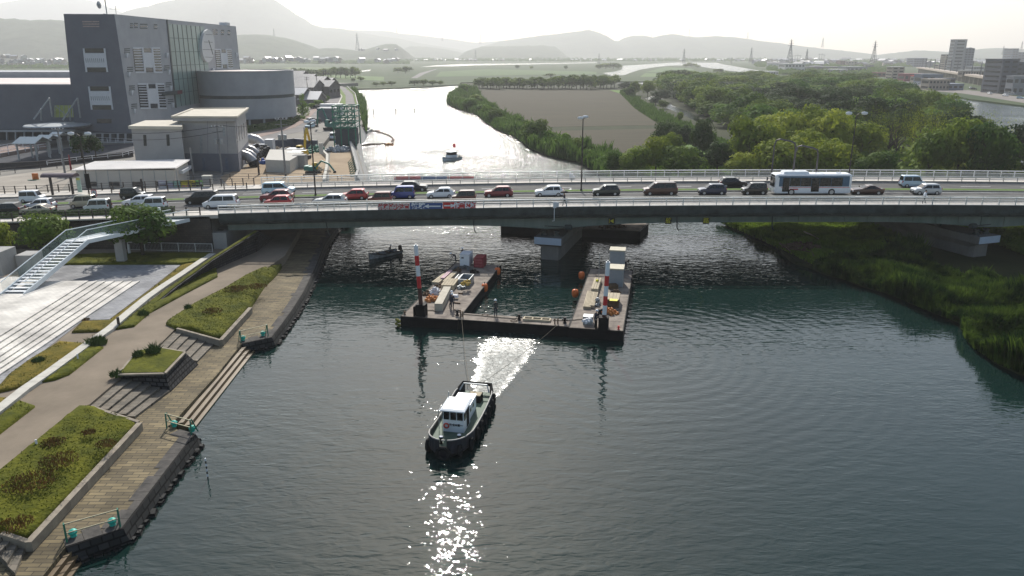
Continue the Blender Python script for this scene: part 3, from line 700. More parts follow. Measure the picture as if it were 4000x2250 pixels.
for s in (-1, 1):
    b = MB(); b.box(0, s*1.205, 2.52, L*.93, .02, .2); b.build('cant_panel', M_busb, bus)
    b = MB(); b.box(.1, s*1.2035, 1.27, L*.92, .02, 1.26); b.build('window_band', M_busb, bus)
    xx = -L/2+1.0
    for k, wd in enumerate((1.0, 1.5, 1.5, 1.15, 1.6, 1.6)):
        b = MB(); b.box(xx+wd/2, s*1.205, 1.32 if k not in (0, 3) else .55, wd-.05, .024, 1.18 if k not in (0, 3) else 1.95); b.build('window', M_glass, bus); xx += wd
    b = MB(); b.box(.3, s*1.204, 1.12, L*.9, .02, .07); b.box(-L*.25, s*1.204, .8, 1.2, .021, .18); b.build('stripe', M_red, bus)
b = MB(); b.box(-L/2+.03, 0, 1.15, .1, 1.95, 1.3); b.build('windscreen', M_glass, bus)
b = MB(); b.box(-L/2+.02, 0, 2.5, .1, 1.5, .28); b.build('destination_box', M_blk, bus)
for s in (-1, 1):
    b = MB(); b.box(-L/2+.01, s*.8, .62, .08, .36, .22); b.build('headlight', M_hl, bus)
    for xx in (-L*.28, L*.25):
        b = MB(); b.lathe([(.3, -.14), (.47, -.12), (.49, 0), (.47, .12), (.3, .14)], 16, axis='y'); wo = b.build('wheel', M_tyre, bus, loc=(xx, s*1.09, .49))
        b = MB(); b.lathe([(.3, -.02), (.26, .03), (.1, .06)], 10, (0, s*.13, 0), axis='y'); b.build('rim', M_rim, wo)
    b = MB(); b.bar((-L/2-.02, s*1.1, 2.3), (-L/2-.3, s*1.3, 2.2), .05); b.box(-L/2-.3, s*1.3, 1.75, .08, .2, .4); b.build('mirror', M_blk, bus)
# ================================================================ promenade (left bank)
LP, UP, TP = .9, 1.9, 2.8
brick_mat('promenade_slabs', (.22, .175, .10), (.12, .098, .062), (.07, .06, .045), 1.05, .34, msize=.025, bump=.015)
brick_mat('plaza_tiles', (.33, .33, .33), (.25, .25, .26), (.16, .16, .16), .6, .3, msize=.015)
brick_mat('terrace_tiles', (.70, .665, .60), (.60, .57, .52), (.36, .34, .30), .6, .3, msize=.012, bump=.004)
brick_mat('step_slabs', (.22, .19, .15), (.15, .135, .11), (.07, .06, .05), .9, .5, msize=.012)
brick_mat('quay_stone', (.05, .05, .048), (.025, .026, .026), (.01, .01, .01), .8, .38, msize=.05, bump=.06, axes='XYZ')
brick_mat('rubble_stone', (.075, .072, .072), (.035, .035, .037), (.012, .012, .012), .5, .33, msize=.05, bump=.06, axes='XYZ')
M_qdark = mat('quay_edge_stone', (.05, .048, .045), .9, c2=(.11, .10, .09), scale=1.2, bump=.02, bscale=4)
M_path = mat('path_gravel', (.145, .12, .09), .95, c2=(.25, .205, .155), scale=.16, detail=9, bump=.006, bscale=25)
M_lawn = mat('lawn', (.035, .045, .004), .95, spec=.1, c2=(.12, .12, .010), scale=.55, bump=.12, bscale=4, detail=8)
M_lawn2 = mat('dry_lawn', (.06, .06, .008), .95, spec=.1, c2=(.18, .13, .02), scale=.6, bump=.10, bscale=5, detail=8)
M_stonep = mat('stone_path', (.42, .40, .35), .9, c2=(.52, .5, .44), scale=1.2)
M_curb = mat('granite_curb', (.20, .17, .135), .85, c2=(.31, .27, .21), scale=1.5)
P = lambda l, z: [A(x, y, z) for x, y in l]
quay_r = [(256, 2136), (474, 2065), (758, 1694), (654, 1668), (690, 1635), (850, 1460), (944, 1342), (1059, 1318), (1104, 1260), (1140, 1210), (1182, 1144), (1204, 1100), (1228, 1050), (1268, 950), (1305, 897), (1340, 850), (1400, 745)]
far_in = [Vector((-60, 121, 0)), Vector((-90, 60, 0)), Vector((-70, 20, 0)), Vector((-30, 18, 0))]
low = P([(60, 2400), (169, 2248)]+quay_r, LP)
mb = MB(); mb.prism(low+far_in, -1.2, LP); struct(mb, 'lower_promenade', MATS['promenade_slabs'])
# quay faces: battered dark stone blocks with a ledge
def quay_wall(pts, name='quay_wall', label=''):
    t = thing(name, label, 'quay wall', pts[0]); o0 = pts[0].copy(); m = MB(); e = MB(); prev = None
    n = len(pts); secs = []; es = []
    for i, p in enumerate(pts):
        a = pts[max(0, i-1)]; b = pts[min(n-1, i+1)]; d = (b-a); d.z = 0; d.normalize(); nr = Vector((d.y, -d.x, 0))
        q = p-o0
        secs.append([q+Vector((0, 0, .012))+nr*.02, q+nr*.10+Vector((0, 0, -.02)), q+nr*.42+Vector((0, 0, -.75)), q+nr*.50+Vector((0, 0, -2)), q+Vector((0, 0, -2))])
        es.append([q-nr*.85+Vector((0, 0, .003)), q-nr*.85+Vector((0, 0, .014)), q+nr*.03+Vector((0, 0, .014)), q+nr*.03+Vector((0, 0, .003))])
    m.loft(secs); m.build('wall_face', MATS['quay_stone'], t)
    random.seed(4); jj = MB()
    for i in range(n-1):
        L_ = (pts[i+1]-pts[i]).length; k = max(1, int(L_/.9)); d = (pts[i+1]-pts[i]).normalized(); ang = math.atan2(d.y, d.x)
        nr = Vector((d.y, -d.x, 0))
        for j in range(k):
            wdt = random.choice((.5, .85, .85, 1.15)); c = pts[i]+d*((j+.5)*L_/k)-nr*(wdt/2)-o0
            jj.box(c.x, c.y, .001, L_/k-.02, wdt, .025+.01*random.random(), ang)
    jj.build('coping_stone', M_qdark, t)
    # boulder row near the waterline
    r = MB()
    for i in range(n-1):
        L_ = (pts[i+1]-pts[i]).length; k = max(1, int(L_/.55)); d = (pts[i+1]-pts[i]).normalized(); nr = Vector((d.y, -d.x, 0))
        for j in range(k):
            c = pts[i]+d*((j+random.random())*L_/k)+nr*(.48+.1*random.random())-o0; s_ = .3+.15*random.random()
            r.box(c.x, c.y, -LP-.3, s_*1.5, s_*1.2, .42+.15*random.random(), math.atan2(d.y, d.x)+random.uniform(-.2, .2), top=(.6, .5))
    r.build('footing_stone', MATS['quay_stone'], t)
    return t
quay_wall(P(quay_r[:3]+[(700, 1678)], LP), label='dark stone quay block with two green railings at the near end of the promenade')
quay_wall(P(quay_r[6:], LP), label='dark stone quay edge running from the third green railing under the bridge')
# steps down into the water
M_wet = mat('wet_step', (.10, .065, .03), .5, c2=(.17, .12, .06), scale=.8)
def water_steps(a0, a1, b0, b1, label):
    t = thing('water_steps', label, 'steps', A(*a0, LP), group='brown steps leading into the river'); o0 = A(*a0, LP)
    for k in range(3):
        zt = LP-.27*(k+1); t0, t1 = k/3+.012, (k+1)/3-.0
        pts = [A(*a0, LP).lerp(A(*b0, .1), t0), A(*a1, LP).lerp(A(*b1, .1), t0), A(*a1, LP).lerp(A(*b1, .1), t1), A(*a0, LP).lerp(A(*b0, .1), t1)]
        m = MB(); m.prism([p-o0 for p in pts], -2.2-0, zt-LP); m.build('step', M_wet, t)
water_steps((169, 2248), (262, 2132), (281, 2248), (350, 2152), 'wet brown steps into the river at the bottom corner, before the first railing')
water_steps((110, 2330), (169, 2249), (230, 2330), (281, 2249), 'wet brown steps into the river below the picture corner')
water_steps((692, 1640), (942, 1348), (762, 1668), (1010, 1350), 'wet brown steps into the river between the two dark quay blocks')
# upper level
upb = [(105, 2110), (548, 1640), (349, 1580), (480, 1468), (480, 1466), (668, 1530), (775, 1424), (617, 1350), (689, 1280), (858, 1326), (981, 1194), (1040, 1112), (1086, 1058), (1120, 1000), (1150, 950), (1200, 860)]
up = [A(-160, 1960, UP)]+P([(-60, 1886), (0, 1842), (300, 1594), (349, 1580), (480, 1468), (617, 1352), (689, 1280), (662, 1262), (760, 1192), (880, 1132), (965, 1083), (1030, 1055), (1112, 1000), (1140, 950), (1180, 880)], UP)
mb = MB(); mb.prism(up+[Vector((-36, 121, 0)), Vector((-140, 121, 0)), Vector((-140, 10, 0)), Vector((-45, 14, 0))], .2, UP); struct(mb, 'upper_promenade_ground', M_path)
def stairs(T0, T1, B0, B1, n, label, z1=UP, z0=LP, m='step_slabs'):
    t = thing('stone_steps', label, 'steps', A(*T0, z1), group='broad stone steps of the promenade'); o0 = A(*T0, z1)
    T0, T1, B0, B1 = A(*T0, z1), A(*T1, z1), A(*B0, z0), A(*B1, z0)
    for k in range(n):
        zt = z1-(z1-z0)*(k+1)/(n+1); a, b = k/n+.002, (k+1)/n
        m_ = MB(); m_.prism([p-o0 for p in (T0.lerp(B0, a), T1.lerp(B1, a), T1.lerp(B1, b), T0.lerp(B0, b))], z0-z1-.6, zt-z1); m_.build('step', MATS[m], t)
stairs((349, 1580), (480, 1468), (528, 1634), (664, 1531), 5, 'broad grey-brown steps between the long lawn and the sloping stone planter')
stairs((617, 1351), (689, 1281), (771, 1416), (856, 1328), 5, 'broad grey-brown steps between the planter and the upper lawn')
stairs((-60, 2085), (0, 2078), (60, 2250), (108, 2128), 4, 'broad grey-brown steps cut by the lower left corner')
# surfaces
def surf(px, z, m, name, th=.05, **k):
    b = MB(); b.prism(P(px, z+th), z-.02, z+th); return b.build(name, m, **k)
def lawn(px, z, m, name, label, th=.14, side=None):
    """turf bed with a lumpy top: gridded polygon"""
    poly = [A(q[0], q[1], (q[2] if len(q) > 2 else z)+th) for q in px]; o0 = poly[0].copy()
    bm = bmesh.new(); vs = [bm.verts.new(p-o0) for p in poly]; f = bm.faces.new(vs)
    if f.normal.z < 0: f.normal_flip()
    bmesh.ops.triangulate(bm, faces=bm.faces[:])
    for _ in range(7):
        es = [e for e in bm.edges if e.calc_length() > .9]
        if not es: break
        bmesh.ops.subdivide_edges(bm, edges=es, cuts=1); bmesh.ops.triangulate(bm, faces=[f for f in bm.faces if len(f.verts) > 3])
    for v in bm.verts:
        w_ = v.co+o0
        if not v.is_boundary: v.co.z += .10*noise.noise(w_*.5)+.07*noise.noise(w_*1.7)+.06
    be = [e for e in bm.edges if e.is_boundary]
    r = bmesh.ops.extrude_edge_only(bm, edges=be)
    for g in r['geom']:
        if isinstance(g, bmesh.types.BMVert): g.co.z -= th+.9
    bmesh.ops.recalc_face_normals(bm, faces=bm.faces[:])
    me = bpy.data.meshes.new(name); bm.to_mesh(me); bm.free(); me.materials.append(m); me.shade_smooth()
    o = bpy.data.objects.new(name, me); col.objects.link(o); o.location = o0; tag(o, label, 'lawn' if name != 'grass_strip' else 'grass strip')
    return o
LAWNS = {}
def L(name, px, z, m, label, th=.14): LAWNS[label] = (px, z+th); lawn(px, z, m, name, label, th)
L('lawn_bed', [(-60, 1880), (0, 1833), (310, 1583), (345, 1584), (522, 1640, 1.35), (528, 1652, 1.3), (104, 2098, 1.3), (0, 2066, 1.7), (-60, 2060, 1.9)], UP, M_lawn, 'large lawn with brown weedy patches beside the lower promenade', .16)
L('lawn_bed', [(648, 1262), (655, 1250), (760, 1182), (880, 1122), (960, 1073), (1020, 1045), (1100, 1030, 1.3), (1078, 1062, 1.2), (1034, 1112, 1.0), (972, 1194, 1.3), (860, 1312, 1.3), (840, 1316, 1.3), (740, 1277, 1.75), (685, 1279)], UP, M_lawn, 'upper lawn with reddish weeds running towards the bridge shadow', .2)
L('grass_strip', [(-60, 1540), (0, 1502), (35, 1461), (116, 1402), (233, 1332), (338, 1340), (179, 1458), (115, 1496), (40, 1520)], UP, M_lawn2, 'yellowed grass strip between the white terrace and the stone path, near part')
L('grass_strip', [(280, 1296), (322, 1254), (427, 1249), (582, 1134), (706, 1036), (738, 1029), (786, 1022), (582, 1170), (458, 1258), (404, 1292)], UP, M_lawn2, 'orange-tinged grass strip beside the grey plaza, upper part')
L('grass_strip', [(452, 1284), (524, 1272), (582, 1221), (718, 1147), (850, 1078), (838, 1010), (812, 1015), (640, 1135), (520, 1225)], UP, M_lawn, 'grass strip between the stone path and the brown path')
L('grass_strip', [(345, 1348), (404, 1354), (272, 1458), (215, 1480), (150, 1492), (212, 1452), (280, 1402)], UP, M_lawn, 'narrow grass strip with a bush between stone path and brown path')
L('grass_strip', [(-60, 1730), (0, 1689), (136, 1584), (75, 1563), (24, 1602), (0, 1622), (-60, 1665)], UP, M_lawn, 'small grass patch at the picture edge beside the brown path')
L('grass_strip', [(-60, 1560), (0, 1551), (44, 1554), (0, 1588), (-60, 1625)], UP, M_lawn2, 'tiny grass wedge left of the stone path')
L('lawn_bed', [(72, 1045), (72, 1000), (500, 985), (820, 985), (830, 998), (760, 1022), (712, 1029), (270, 1030)], UP, M_lawn, 'shaded lawn behind the plaza under the trees', .2)
# planter with sloping rubble sides
pt_ = P([(462, 1466), (644, 1462), (724, 1378), (620, 1360), (538, 1372)], 2.25); pb = P([(470, 1472), (668, 1530), (776, 1424), (620, 1352), (530, 1378)], UP-.02)
pb[1].z = pb[2].z = LP; pb[1] = A(668, 1530, LP); pb[2] = A(776, 1424, LP)
t = thing('stone_planter', 'raised planter with sloping dark rubble sides and grassy top between two flights of steps', 'planter', pt_[0])
o0 = pt_[0].copy(); m = MB(); m.loft([[p-o0-Vector((0, 0, .0 if i in (1, 2) else .4)) for i, p in enumerate(pb)], [p-o0 for p in pt_]]); m.build('rubble_wall', MATS['rubble_stone'], t)
cc = sum(pt_, Vector())/5
m = MB(); inn = [p.lerp(cc, .06)-o0 for p in pt_]; m.prism(inn, .02, .14); m.build('turf', M_lawn, t)
m = MB()
for i in range(5): m.bar(pt_[i].lerp(cc, .02)-o0+Vector((0, 0, .04)), pt_[(i+1) % 5].lerp(cc, .02)-o0+Vector((0, 0, .04)), .3, .12)
m.build('rim_stone', M_curb, t)
# curb walls
def curb(pts, z, h, wdt, label, z2=None):
    t = thing('curb_wall', label, 'curb wall', A(*pts[0], z), group='low granite walls of the promenade'); o0 = A(*pts[0], z); m = MB()
    q = P(pts, z)
    if z2: q[-1] = A(*pts[-1], z2)
    for a, b in zip(q, q[1:]):
        n = max(1, int((b-a).length/1.8)); 
        for i in range(n):
            u, v = a.lerp(b, i/n)-o0, a.lerp(b, (i+1)/n-.008/ max(1, n)*0)-o0; d = (v-u).normalized()*.01
            m.bar(u+d+Vector((0, 0, -h/2)), v-d+Vector((0, 0, -h/2)), wdt, h)
    m.build('wall', M_curb, t)
curb([(108, 2118), (545, 1650)], 1.5, .7, .38, 'low granite wall between the long lawn and the lower promenade')
curb([(0, 2078), (104, 2112)], UP+.0, .7, .3, 'short granite curb at the lower left end of the long lawn', 1.5)
curb([(349, 1584), (540, 1646)], UP+.16, .6, .25, 'granite curb along the top of the long lawn', 1.5)
curb([(862, 1327), (978, 1200)], 1.5, .7, .38, 'low granite wall between the upper lawn and the lower promenade')
curb([(690, 1281), (860, 1327)], UP+.18, .6, .25, 'granite curb along the near edge of the upper lawn', 1.5)
# stone path
cl = P([(-60, 1650), (0, 1605), (100, 1525), (193, 1461), (290, 1390), (375, 1328), (430, 1290), (500, 1230), (575, 1168), (640, 1122), (700, 1083), (750, 1049), (790, 1022), (830, 997)], UP+.03)
mb = MB()
for a, b in zip(cl, cl[1:]):
    d = (b-a); n = max(1, int(d.length/.95)); d.normalize(); nr = Vector((d.y, -d.x, 0))*.42
    for i in range(n):
        u = a.lerp(b, i/n)+d*.01; v = a.lerp(b, (i+1)/n)-d*.01; mb.prism([u-nr, v-nr, v+nr, u+nr], UP-.1, UP+.27+.01*((i*7) % 3)*.3)
struct(mb, 'stone_path', M_stonep)
# grey plaza and brown apron
surf([(60, 1100), (200, 1034), (706, 1034), (580, 1132), (427, 1247), (345, 1250), (322, 1254), (0, 1500), (-200, 1500)], UP, MATS['plaza_tiles'], 'plaza_paving', .04, kind='structure')
# white terrace, seven levels
tl = [(345, 0, 1311), (380, 0, 1335), (413, 0, 1362), (448, 0, 1389), (483, 0, 1414), (516, 0, 1437), (547, 0, 1461)]
rz_ = (TP-UP-.05)/7
for k in range(7):
    z = TP-rz_*k; xk, _, y0 = tl[k]
    e0 = A(xk, 1096, z); e1 = A(0, y0, z); d = e1-e0; e2 = e1+d*1.2
    if k == 0: poly = [e0, A(170, 1098, z), A(60, 1080, z), A(-300, 1090, z), Vector((-75, 40, z)), e2]
    else:
        f0 = A(tl[k-1][0], 1096, z+rz_); f1 = A(0, tl[k-1][2], z+rz_); f2 = f1+(f1-f0)*1.2
        dn = Vector((0.02, -.02, 0)); poly = [e0, f0+dn, f2+dn, e2]
    mb = MB(); mb.prism(poly, UP-.3, z-.0); struct(mb, 'white_terrace_step', MATS['terrace_tiles'])
# dark stone slope rising to the abutment
bpx = [(612, 1192), (700, 1128), (790, 1075), (860, 1040), (960, 990), (1070, 930)]; tz = [2.0, 2.4, 2.9, 3.4, 4.0, 4.6]; tpx = [(608, 1190), (690, 1122), (775, 1060), (840, 1012), (930, 955), (1010, 905)]
t = thing('stone_slope', 'dark rubble slope rising from the path to the shade under the bridge', 'stone slope', A(*bpx[0], UP)); o0 = A(*bpx[0], UP)
m = MB(); secs = []
for (a, b), (c, d), z in zip(bpx, tpx, tz):
    p0 = A(a, b, UP)-o0; p1 = A(c, d, z)-o0; p2 = p1+Vector((-.6, .25, 0)); p3 = p2.copy(); p3.z = -.3; secs.append([p0, p1, p2, p3])
m.loft(secs); m.build('rubble_face', MATS['rubble_stone'], t)
m = MB(); m.loft([[q[1]+Vector((-.2, .05, -.1)), q[2]+Vector((0, 0, -.1)), q[2]+Vector((0, 0, .08)), q[1]+Vector((-.2, .05, .08))] for q in secs]); m.build('turf', M_lawn, t)
# concrete blocks at the left edge
t = thing('concrete_block_wall', 'pale concrete block wall at the left edge beside the white stairs', 'wall', A(20, 1075, TP)); o0 = A(20, 1075, TP)
m = MB(); m.box(-1.2, 1.0, 0, 2.6, 3.0, 2.7); m.build('tall_block', M_conc, t); m = MB(); m.box(1.2, 2.9, -.6, 1.8, 2.2, 2.4); m.build('low_block', M_conc, t)
# ---------------------------------------------------------------- white footbridge stairs
M_stw = mat('stair_white', (.68, .72, .73), .45, var=.06); M_tread = mat('tread_white', (.74, .75, .75), .7, var=.05)
def glass_mat():
    m = bpy.data.materials.new('balustrade_glass'); m.use_nodes = True; n = m.node_tree.nodes; l = m.node_tree.links; p = n['Principled BSDF']
    p.inputs['Base Color'].default_value = (.30, .42, .38, 1); p.inputs['Roughness'].default_value = .08; p.inputs['Alpha'].default_value = .22
    return m
M_gls = glass_mat()
s0 = A(56, 1146, TP); s1 = A(305, 938, 5.85); e = Vector((-43.2, 98.0, 5.95))
wd = 2.35
t = thing('white_stairs', 'white steel stairs with glass sides climbing from the terrace to the road', 'stairs', s0)
rx = Vector((1, .06, 0)).normalized()
for k in range(17):
    a = s0.lerp(s1, k/17)-s0; b = s0.lerp(s1, (k+1)/17)-s0; z = b.z
    m = MB(); dy = (b.y-a.y)
    c = (a+b)/2; m.box(c.x, c.y, z-.07, wd-.1, dy*.74, .07); m.build('tread', M_tread, t)
lan = e-s0; sv = s1-s0
lm = Vector((sv.x+.3, sv.y+2.2, sv.z))
def side_pts(s):
    o = rx*(s*wd/2); return [Vector((0, 0, 0))+o, sv+o, lan+Vector((s*wd/2+.2, 0, 0))]
for s in (-1, 1):
    q = side_pts(s); m = MB()
    m.bar(q[0]+Vector((0, -.3, -.12)), q[1]+Vector((0, 0, -.12)), .14, .5); m.bar(q[1]+Vector((0, -.05, -.15)), q[2]+Vector((0, 0, -.15)), .14, .45); m.build('stringer', M_stw, t)
    m = MB(); u = Vector((0, 0, 1.15)); v = Vector((0, 0, .1))
    for (a, b) in ((q[0], q[1]), (q[1], q[2])):
        n = 7 if a is q[0] else 5
        for i in range(n):
            c0, c1 = a.lerp(b, i/n+.004), a.lerp(b, (i+1)/n-.004); m.add([c0+v, c1+v, c1+u, c0+u], [(0, 1, 2, 3)])
    m.build('glass_panel', M_gls, t, recalc=False)
    m = MB(); m.tube([q[0]+Vector((0, 0, 1.2)), q[1]+Vector((0, 0, 1.2)), q[2]+Vector((0, 0, 1.2))], .05, 6); m.build('handrail', M_stw, t)
m = MB(); q0, q1 = side_pts(-1), side_pts(1); m.add([q0[1], q1[1], q1[2], q0[2]]+[p-Vector((0, 0, .14)) for p in (q0[1], q1[1], q1[2], q0[2])], [(0, 1, 2, 3), (7, 6, 5, 4), (0, 4, 5, 1), (1, 5, 6, 2), (2, 6, 7, 3), (3, 7, 4, 0)]); m.build('landing', M_tread, t)
m = MB(); pc = sv+Vector((2.2, 4.8, 0)); m.box(pc.x, pc.y, UP-TP, 1.0, .8, sv.z-.2-(UP-TP)); m.build('pillar', M_conc, t)
m = MB(); m.box(lan.x-2.0, lan.y-1.0, lan.z-.1, .28, .28, 1.75); m.build('end_post', M_stw, t)
# white mesh fence under the bridge, bollard posts
p0, p1 = A(502, 978, UP), A(831, 985, UP)
t = thing('wire_fence', 'thin white wire fence with slim posts in the shade beside the abutment', 'fence', p0); m = MB(); d = p1-p0
m.bar(Vector((0, 0, 1.1)), d+Vector((0, 0, 1.1)), .05); m.bar(Vector((0, 0, .1)), d+Vector((0, 0, .1)), .03)
for i in range(1, 60): m.bar(d*(i/60)+Vector((0, 0, .1)), d*(i/60)+Vector((0, 0, 1.1)), .012)
m.build('wire_panel', M_rail, t)
for i in range(6): m = MB(); m.box((d*i/5).x, (d*i/5).y, 0, .07, .07, 1.15); m.build('post', M_rail, t)
p = A(507, 995, UP); m = MB(); m.box(0, 0, 0, .25, .25, 1.35, top=(.9, .9)); tag(m.build('marker_post', M_lgrey, loc=p), 'short pale marker post on the shaded lawn by the round tree', 'post')
p = A(465, 1276, UP); m = MB(); m.box(0, 0, 0, .2, .16, .95); tag(m.build('marker_post', M_brown, loc=p), 'dark brown marker post at the bend of the stone path', 'post')
p = A(305, 1404, UP+.1); m = MB(); m.box(0, 0, 0, .1, .08, .5); tag(m.build('marker_post', M_lgrey, loc=p), 'small white peg in the narrow grass strip beside the bush', 'post')
p = A(144, 1740, UP+.1); m = MB(); m.box(0, 0, 0, .12, .08, .42); tag(m.build('marker_post', M_lgrey, loc=p), 'small white peg at the path edge of the long lawn', 'post')
# green mooring railings with turquoise bollards
M_grn = mat('rail_green', (.02, .16, .10), .5, var=.2); M_turq = mat('bollard_turquoise', (.02, .38, .30), .45, var=.15); M_pole = mat('rail_bar', (.36, .33, .22), .5, .3, var=.25, scale=6)
for (a, b, lb) in (((262, 2118), (470, 2058), 'green framed railing with two turquoise bollards at the near quay corner'), ((654, 1672), (750, 1698), 'green framed railing with bollards at the far end of the near quay block'), ((942, 1338), (1047, 1313), 'green framed railing with bollards on the quay block nearer the bridge')):
    a, b = A(*a, LP), A(*b, LP); d = b-a; dn = d.normalized(); nr = Vector((-dn.y, dn.x, 0))
    t = thing('quay_railing', lb, 'railing', a, group='green railings at the quay ends')
    for e0 in (Vector(), d):
        m = MB(); m.tube([e0-nr*.05, e0+Vector((0, 0, 1.15))], .05, 6); m.tube([e0+nr*.55, e0+nr*.1+Vector((0, 0, 1.15))], .045, 6); m.bar(e0+nr*.28+Vector((0, 0, .55)), e0+Vector((0, 0, .55)), .04); m.build('side_frame', M_grn, t)
    for z in (1.12, .55): m = MB(); m.tube([Vector((0, 0, z)), d+Vector((0, 0, z))], .035, 6); m.build('rail', M_pole, t)
    for f in (.13, .87):
        c = d*f+nr*.35; m = MB(); m.lathe([(.1, 0), (.17, .05), (.15, .16), (.22, .24), (.24, .36), (.15, .45), (.05, .5)], 10, tuple(c)); m.build('bollard', M_turq, t)
# striped gauge stick in the river
p = A(812, 1868, 0); t = thing('striped_stake', 'thin black and white striped stake standing in the water near the quay', 'stake', p)
for k in range(9): m = MB(); m.lathe([(.045, -.0), (.045, .19)], 8, (0, 0, -.25+.19*k)); m.build('band', M_blk if k % 2 else M_twh, t)
# weeds on the lawns: clumps
def blade_cluster(n, rad, h, seed, wd=.03, lean=.5):
    rnd = random.Random(seed); m = MB()
    for i in range(n):
        a = rnd.uniform(0, 6.283); r = rad*math.sqrt(rnd.random()); x, y = r*math.cos(a), r*math.sin(a); hh = h*(1-.55*(r/rad)**2)*rnd.uniform(.55, 1.1)
        b = rnd.uniform(0, 6.283); lx, ly = lean*hh*math.cos(b)*rnd.random(), lean*hh*math.sin(b)*rnd.random(); c = rnd.uniform(0, 3.14); ux, uy = wd*math.cos(c), wd*math.sin(c)
        m.add([(x-ux, y-uy, 0), (x+ux, y+uy, 0), (x+lx*.4+ux, y+ly*.4+uy, hh*.6), (x+lx, y+ly, hh), (x+lx*.4-ux, y+ly*.4-uy, hh*.6)], [(0, 1, 2, 3, 4)])
    return m
M_weed = mat('weed_leaf', (.04, .075, .012), .8, c2=(.09, .14, .03), scale=2); M_dry = mat('dry_weed', (.10, .075, .02), .9, spec=.1, c2=(.26, .14, .05), scale=1.5)
bushes = [((600, 1378), 2.3, .55, 1.0, 'W', 'leafy weeds on the far corner of the stone planter'), ((540, 1392), 2.3, .4, .7, 'W', 'small weed clump on the path side of the planter'), ((378, 1345), UP, .85, .9, 'W', 'dark green bush at the bend of the narrow grass strip'),
          ((560, 1232), UP, .5, .7, 'W', 'low green clump between stone path and brown path'), ((735, 1206), UP+.1, .35, .6, 'W', 'tiny weed tuft at the path edge of the upper lawn'), ((330, 1250), UP, .5, .3, 'D', 'dry grass mound at the tip of the orange-tinged strip'),
          ((1000, 1120), UP+.15, 1.2, .35, 'D', 'reddish dry weed patch high on the upper lawn'), ((920, 1130), UP+.15, 1.3, .35, 'D', 'reddish dry weed patch on the path side of the upper lawn'), ((830, 1215), UP+.15, 1.0, .3, 'D', 'brown weed patch in the middle of the upper lawn'),
          ((230, 1800), UP+.12, 1.2, .35, 'D', 'brown weed patch in the middle of the long lawn'), ((120, 1885), UP+.12, 1.5, .38, 'D', 'widest reddish-brown weed patch on the long lawn'), ((415, 1735), UP+.12, .7, .3, 'D', 'small reddish weed patch by the granite wall'),
          ((205, 1730), UP+.12, .8, .35, 'D', 'brown weed patch near the white peg'), ((60, 2050), UP+.12, .9, .35, 'D', 'greyish weed patch at the lower end of the long lawn'), ((345, 1690), UP+.12, .5, .28, 'D', 'little brown weed tuft near the top of the long lawn'),
          ((150, 1410), UP+.1, .5, .4, 'W', 'weed tuft against the edge of the white terrace'), ((458, 1468), UP+.2, .5, .6, 'W', 'weed clump at the near-left corner of the planter')]
for i, (px, z, rad, h, k, lb) in enumerate(bushes):
    o = blade_cluster(int((500 if k == 'W' else 150)*rad*rad+120), rad, h*(1 if k == 'W' else .8), i, .035 if k == 'W' else .03, .9).build('weed_clump', M_weed if k == 'W' else M_dry, loc=A(*px, z), recalc=False); tag(o, lb, 'weeds', 'weed clumps on the promenade')
# short turf over the lawns (uncountable)
rnd = random.Random(5); gm = MB()
def inpoly(p, poly):
    c = False; n = len(poly)
    for i in range(n):
        a, b = poly[i], poly[i-1]
        if (a[1] > p[1]) != (b[1] > p[1]) and p[0] < (b[0]-a[0])*(p[1]-a[1])/(b[1]-a[1])+a[0]: c = not c
    return c
EDGE = lambda y: -24.9+(1.0 if y < 52 else 0)*0+(.04*(y-50))*-1*0
for lb, (px, z) in LAWNS.items():
    poly = [A(q[0], q[1], z) for q in px]; zs = [q[2]+z-UP for q in px if len(q) > 2]; x0, x1 = min(p.x for p in poly), max(p.x for p in poly); y0, y1 = min(p.y for p in poly), max(p.y for p in poly)
    n = int((x1-x0)*(y1-y0)*20)
    for i in range(n):
        x, y = rnd.uniform(x0, x1), rnd.uniform(y0, y1)
        if not inpoly((x, y), poly): continue
        z_ = z
        if zs:
            de = min(((Vector((x, y))-Vector((a.x, a.y))).length for a, q in zip(poly, px) if len(q) > 2)); 
            # skip the sloping rim beside the wall
            if any(len(q) > 2 for q in px) and x > EDGE(y)-1.2: continue
        k = .5+.5*noise.noise(Vector((x*.6, y*.6, 2))); h = .02+.12*k*rnd.random()**2; c = rnd.uniform(0, 3.14); ux, uy = .05*math.cos(c), .05*math.sin(c); lx, ly = rnd.uniform(-.1, .1), rnd.uniform(-.1, .1)
        gm.add([(x-ux, y-uy, z), (x+ux, y+uy, z), (x+lx, y+ly, z+h+.05)], [(0, 1, 2)])
gm.build('turf_grass', mat('turf_blade', (.04, .06, .006), .9, spec=.1, c2=(.16, .16, .015), scale=.4), kind='stuff', recalc=False)
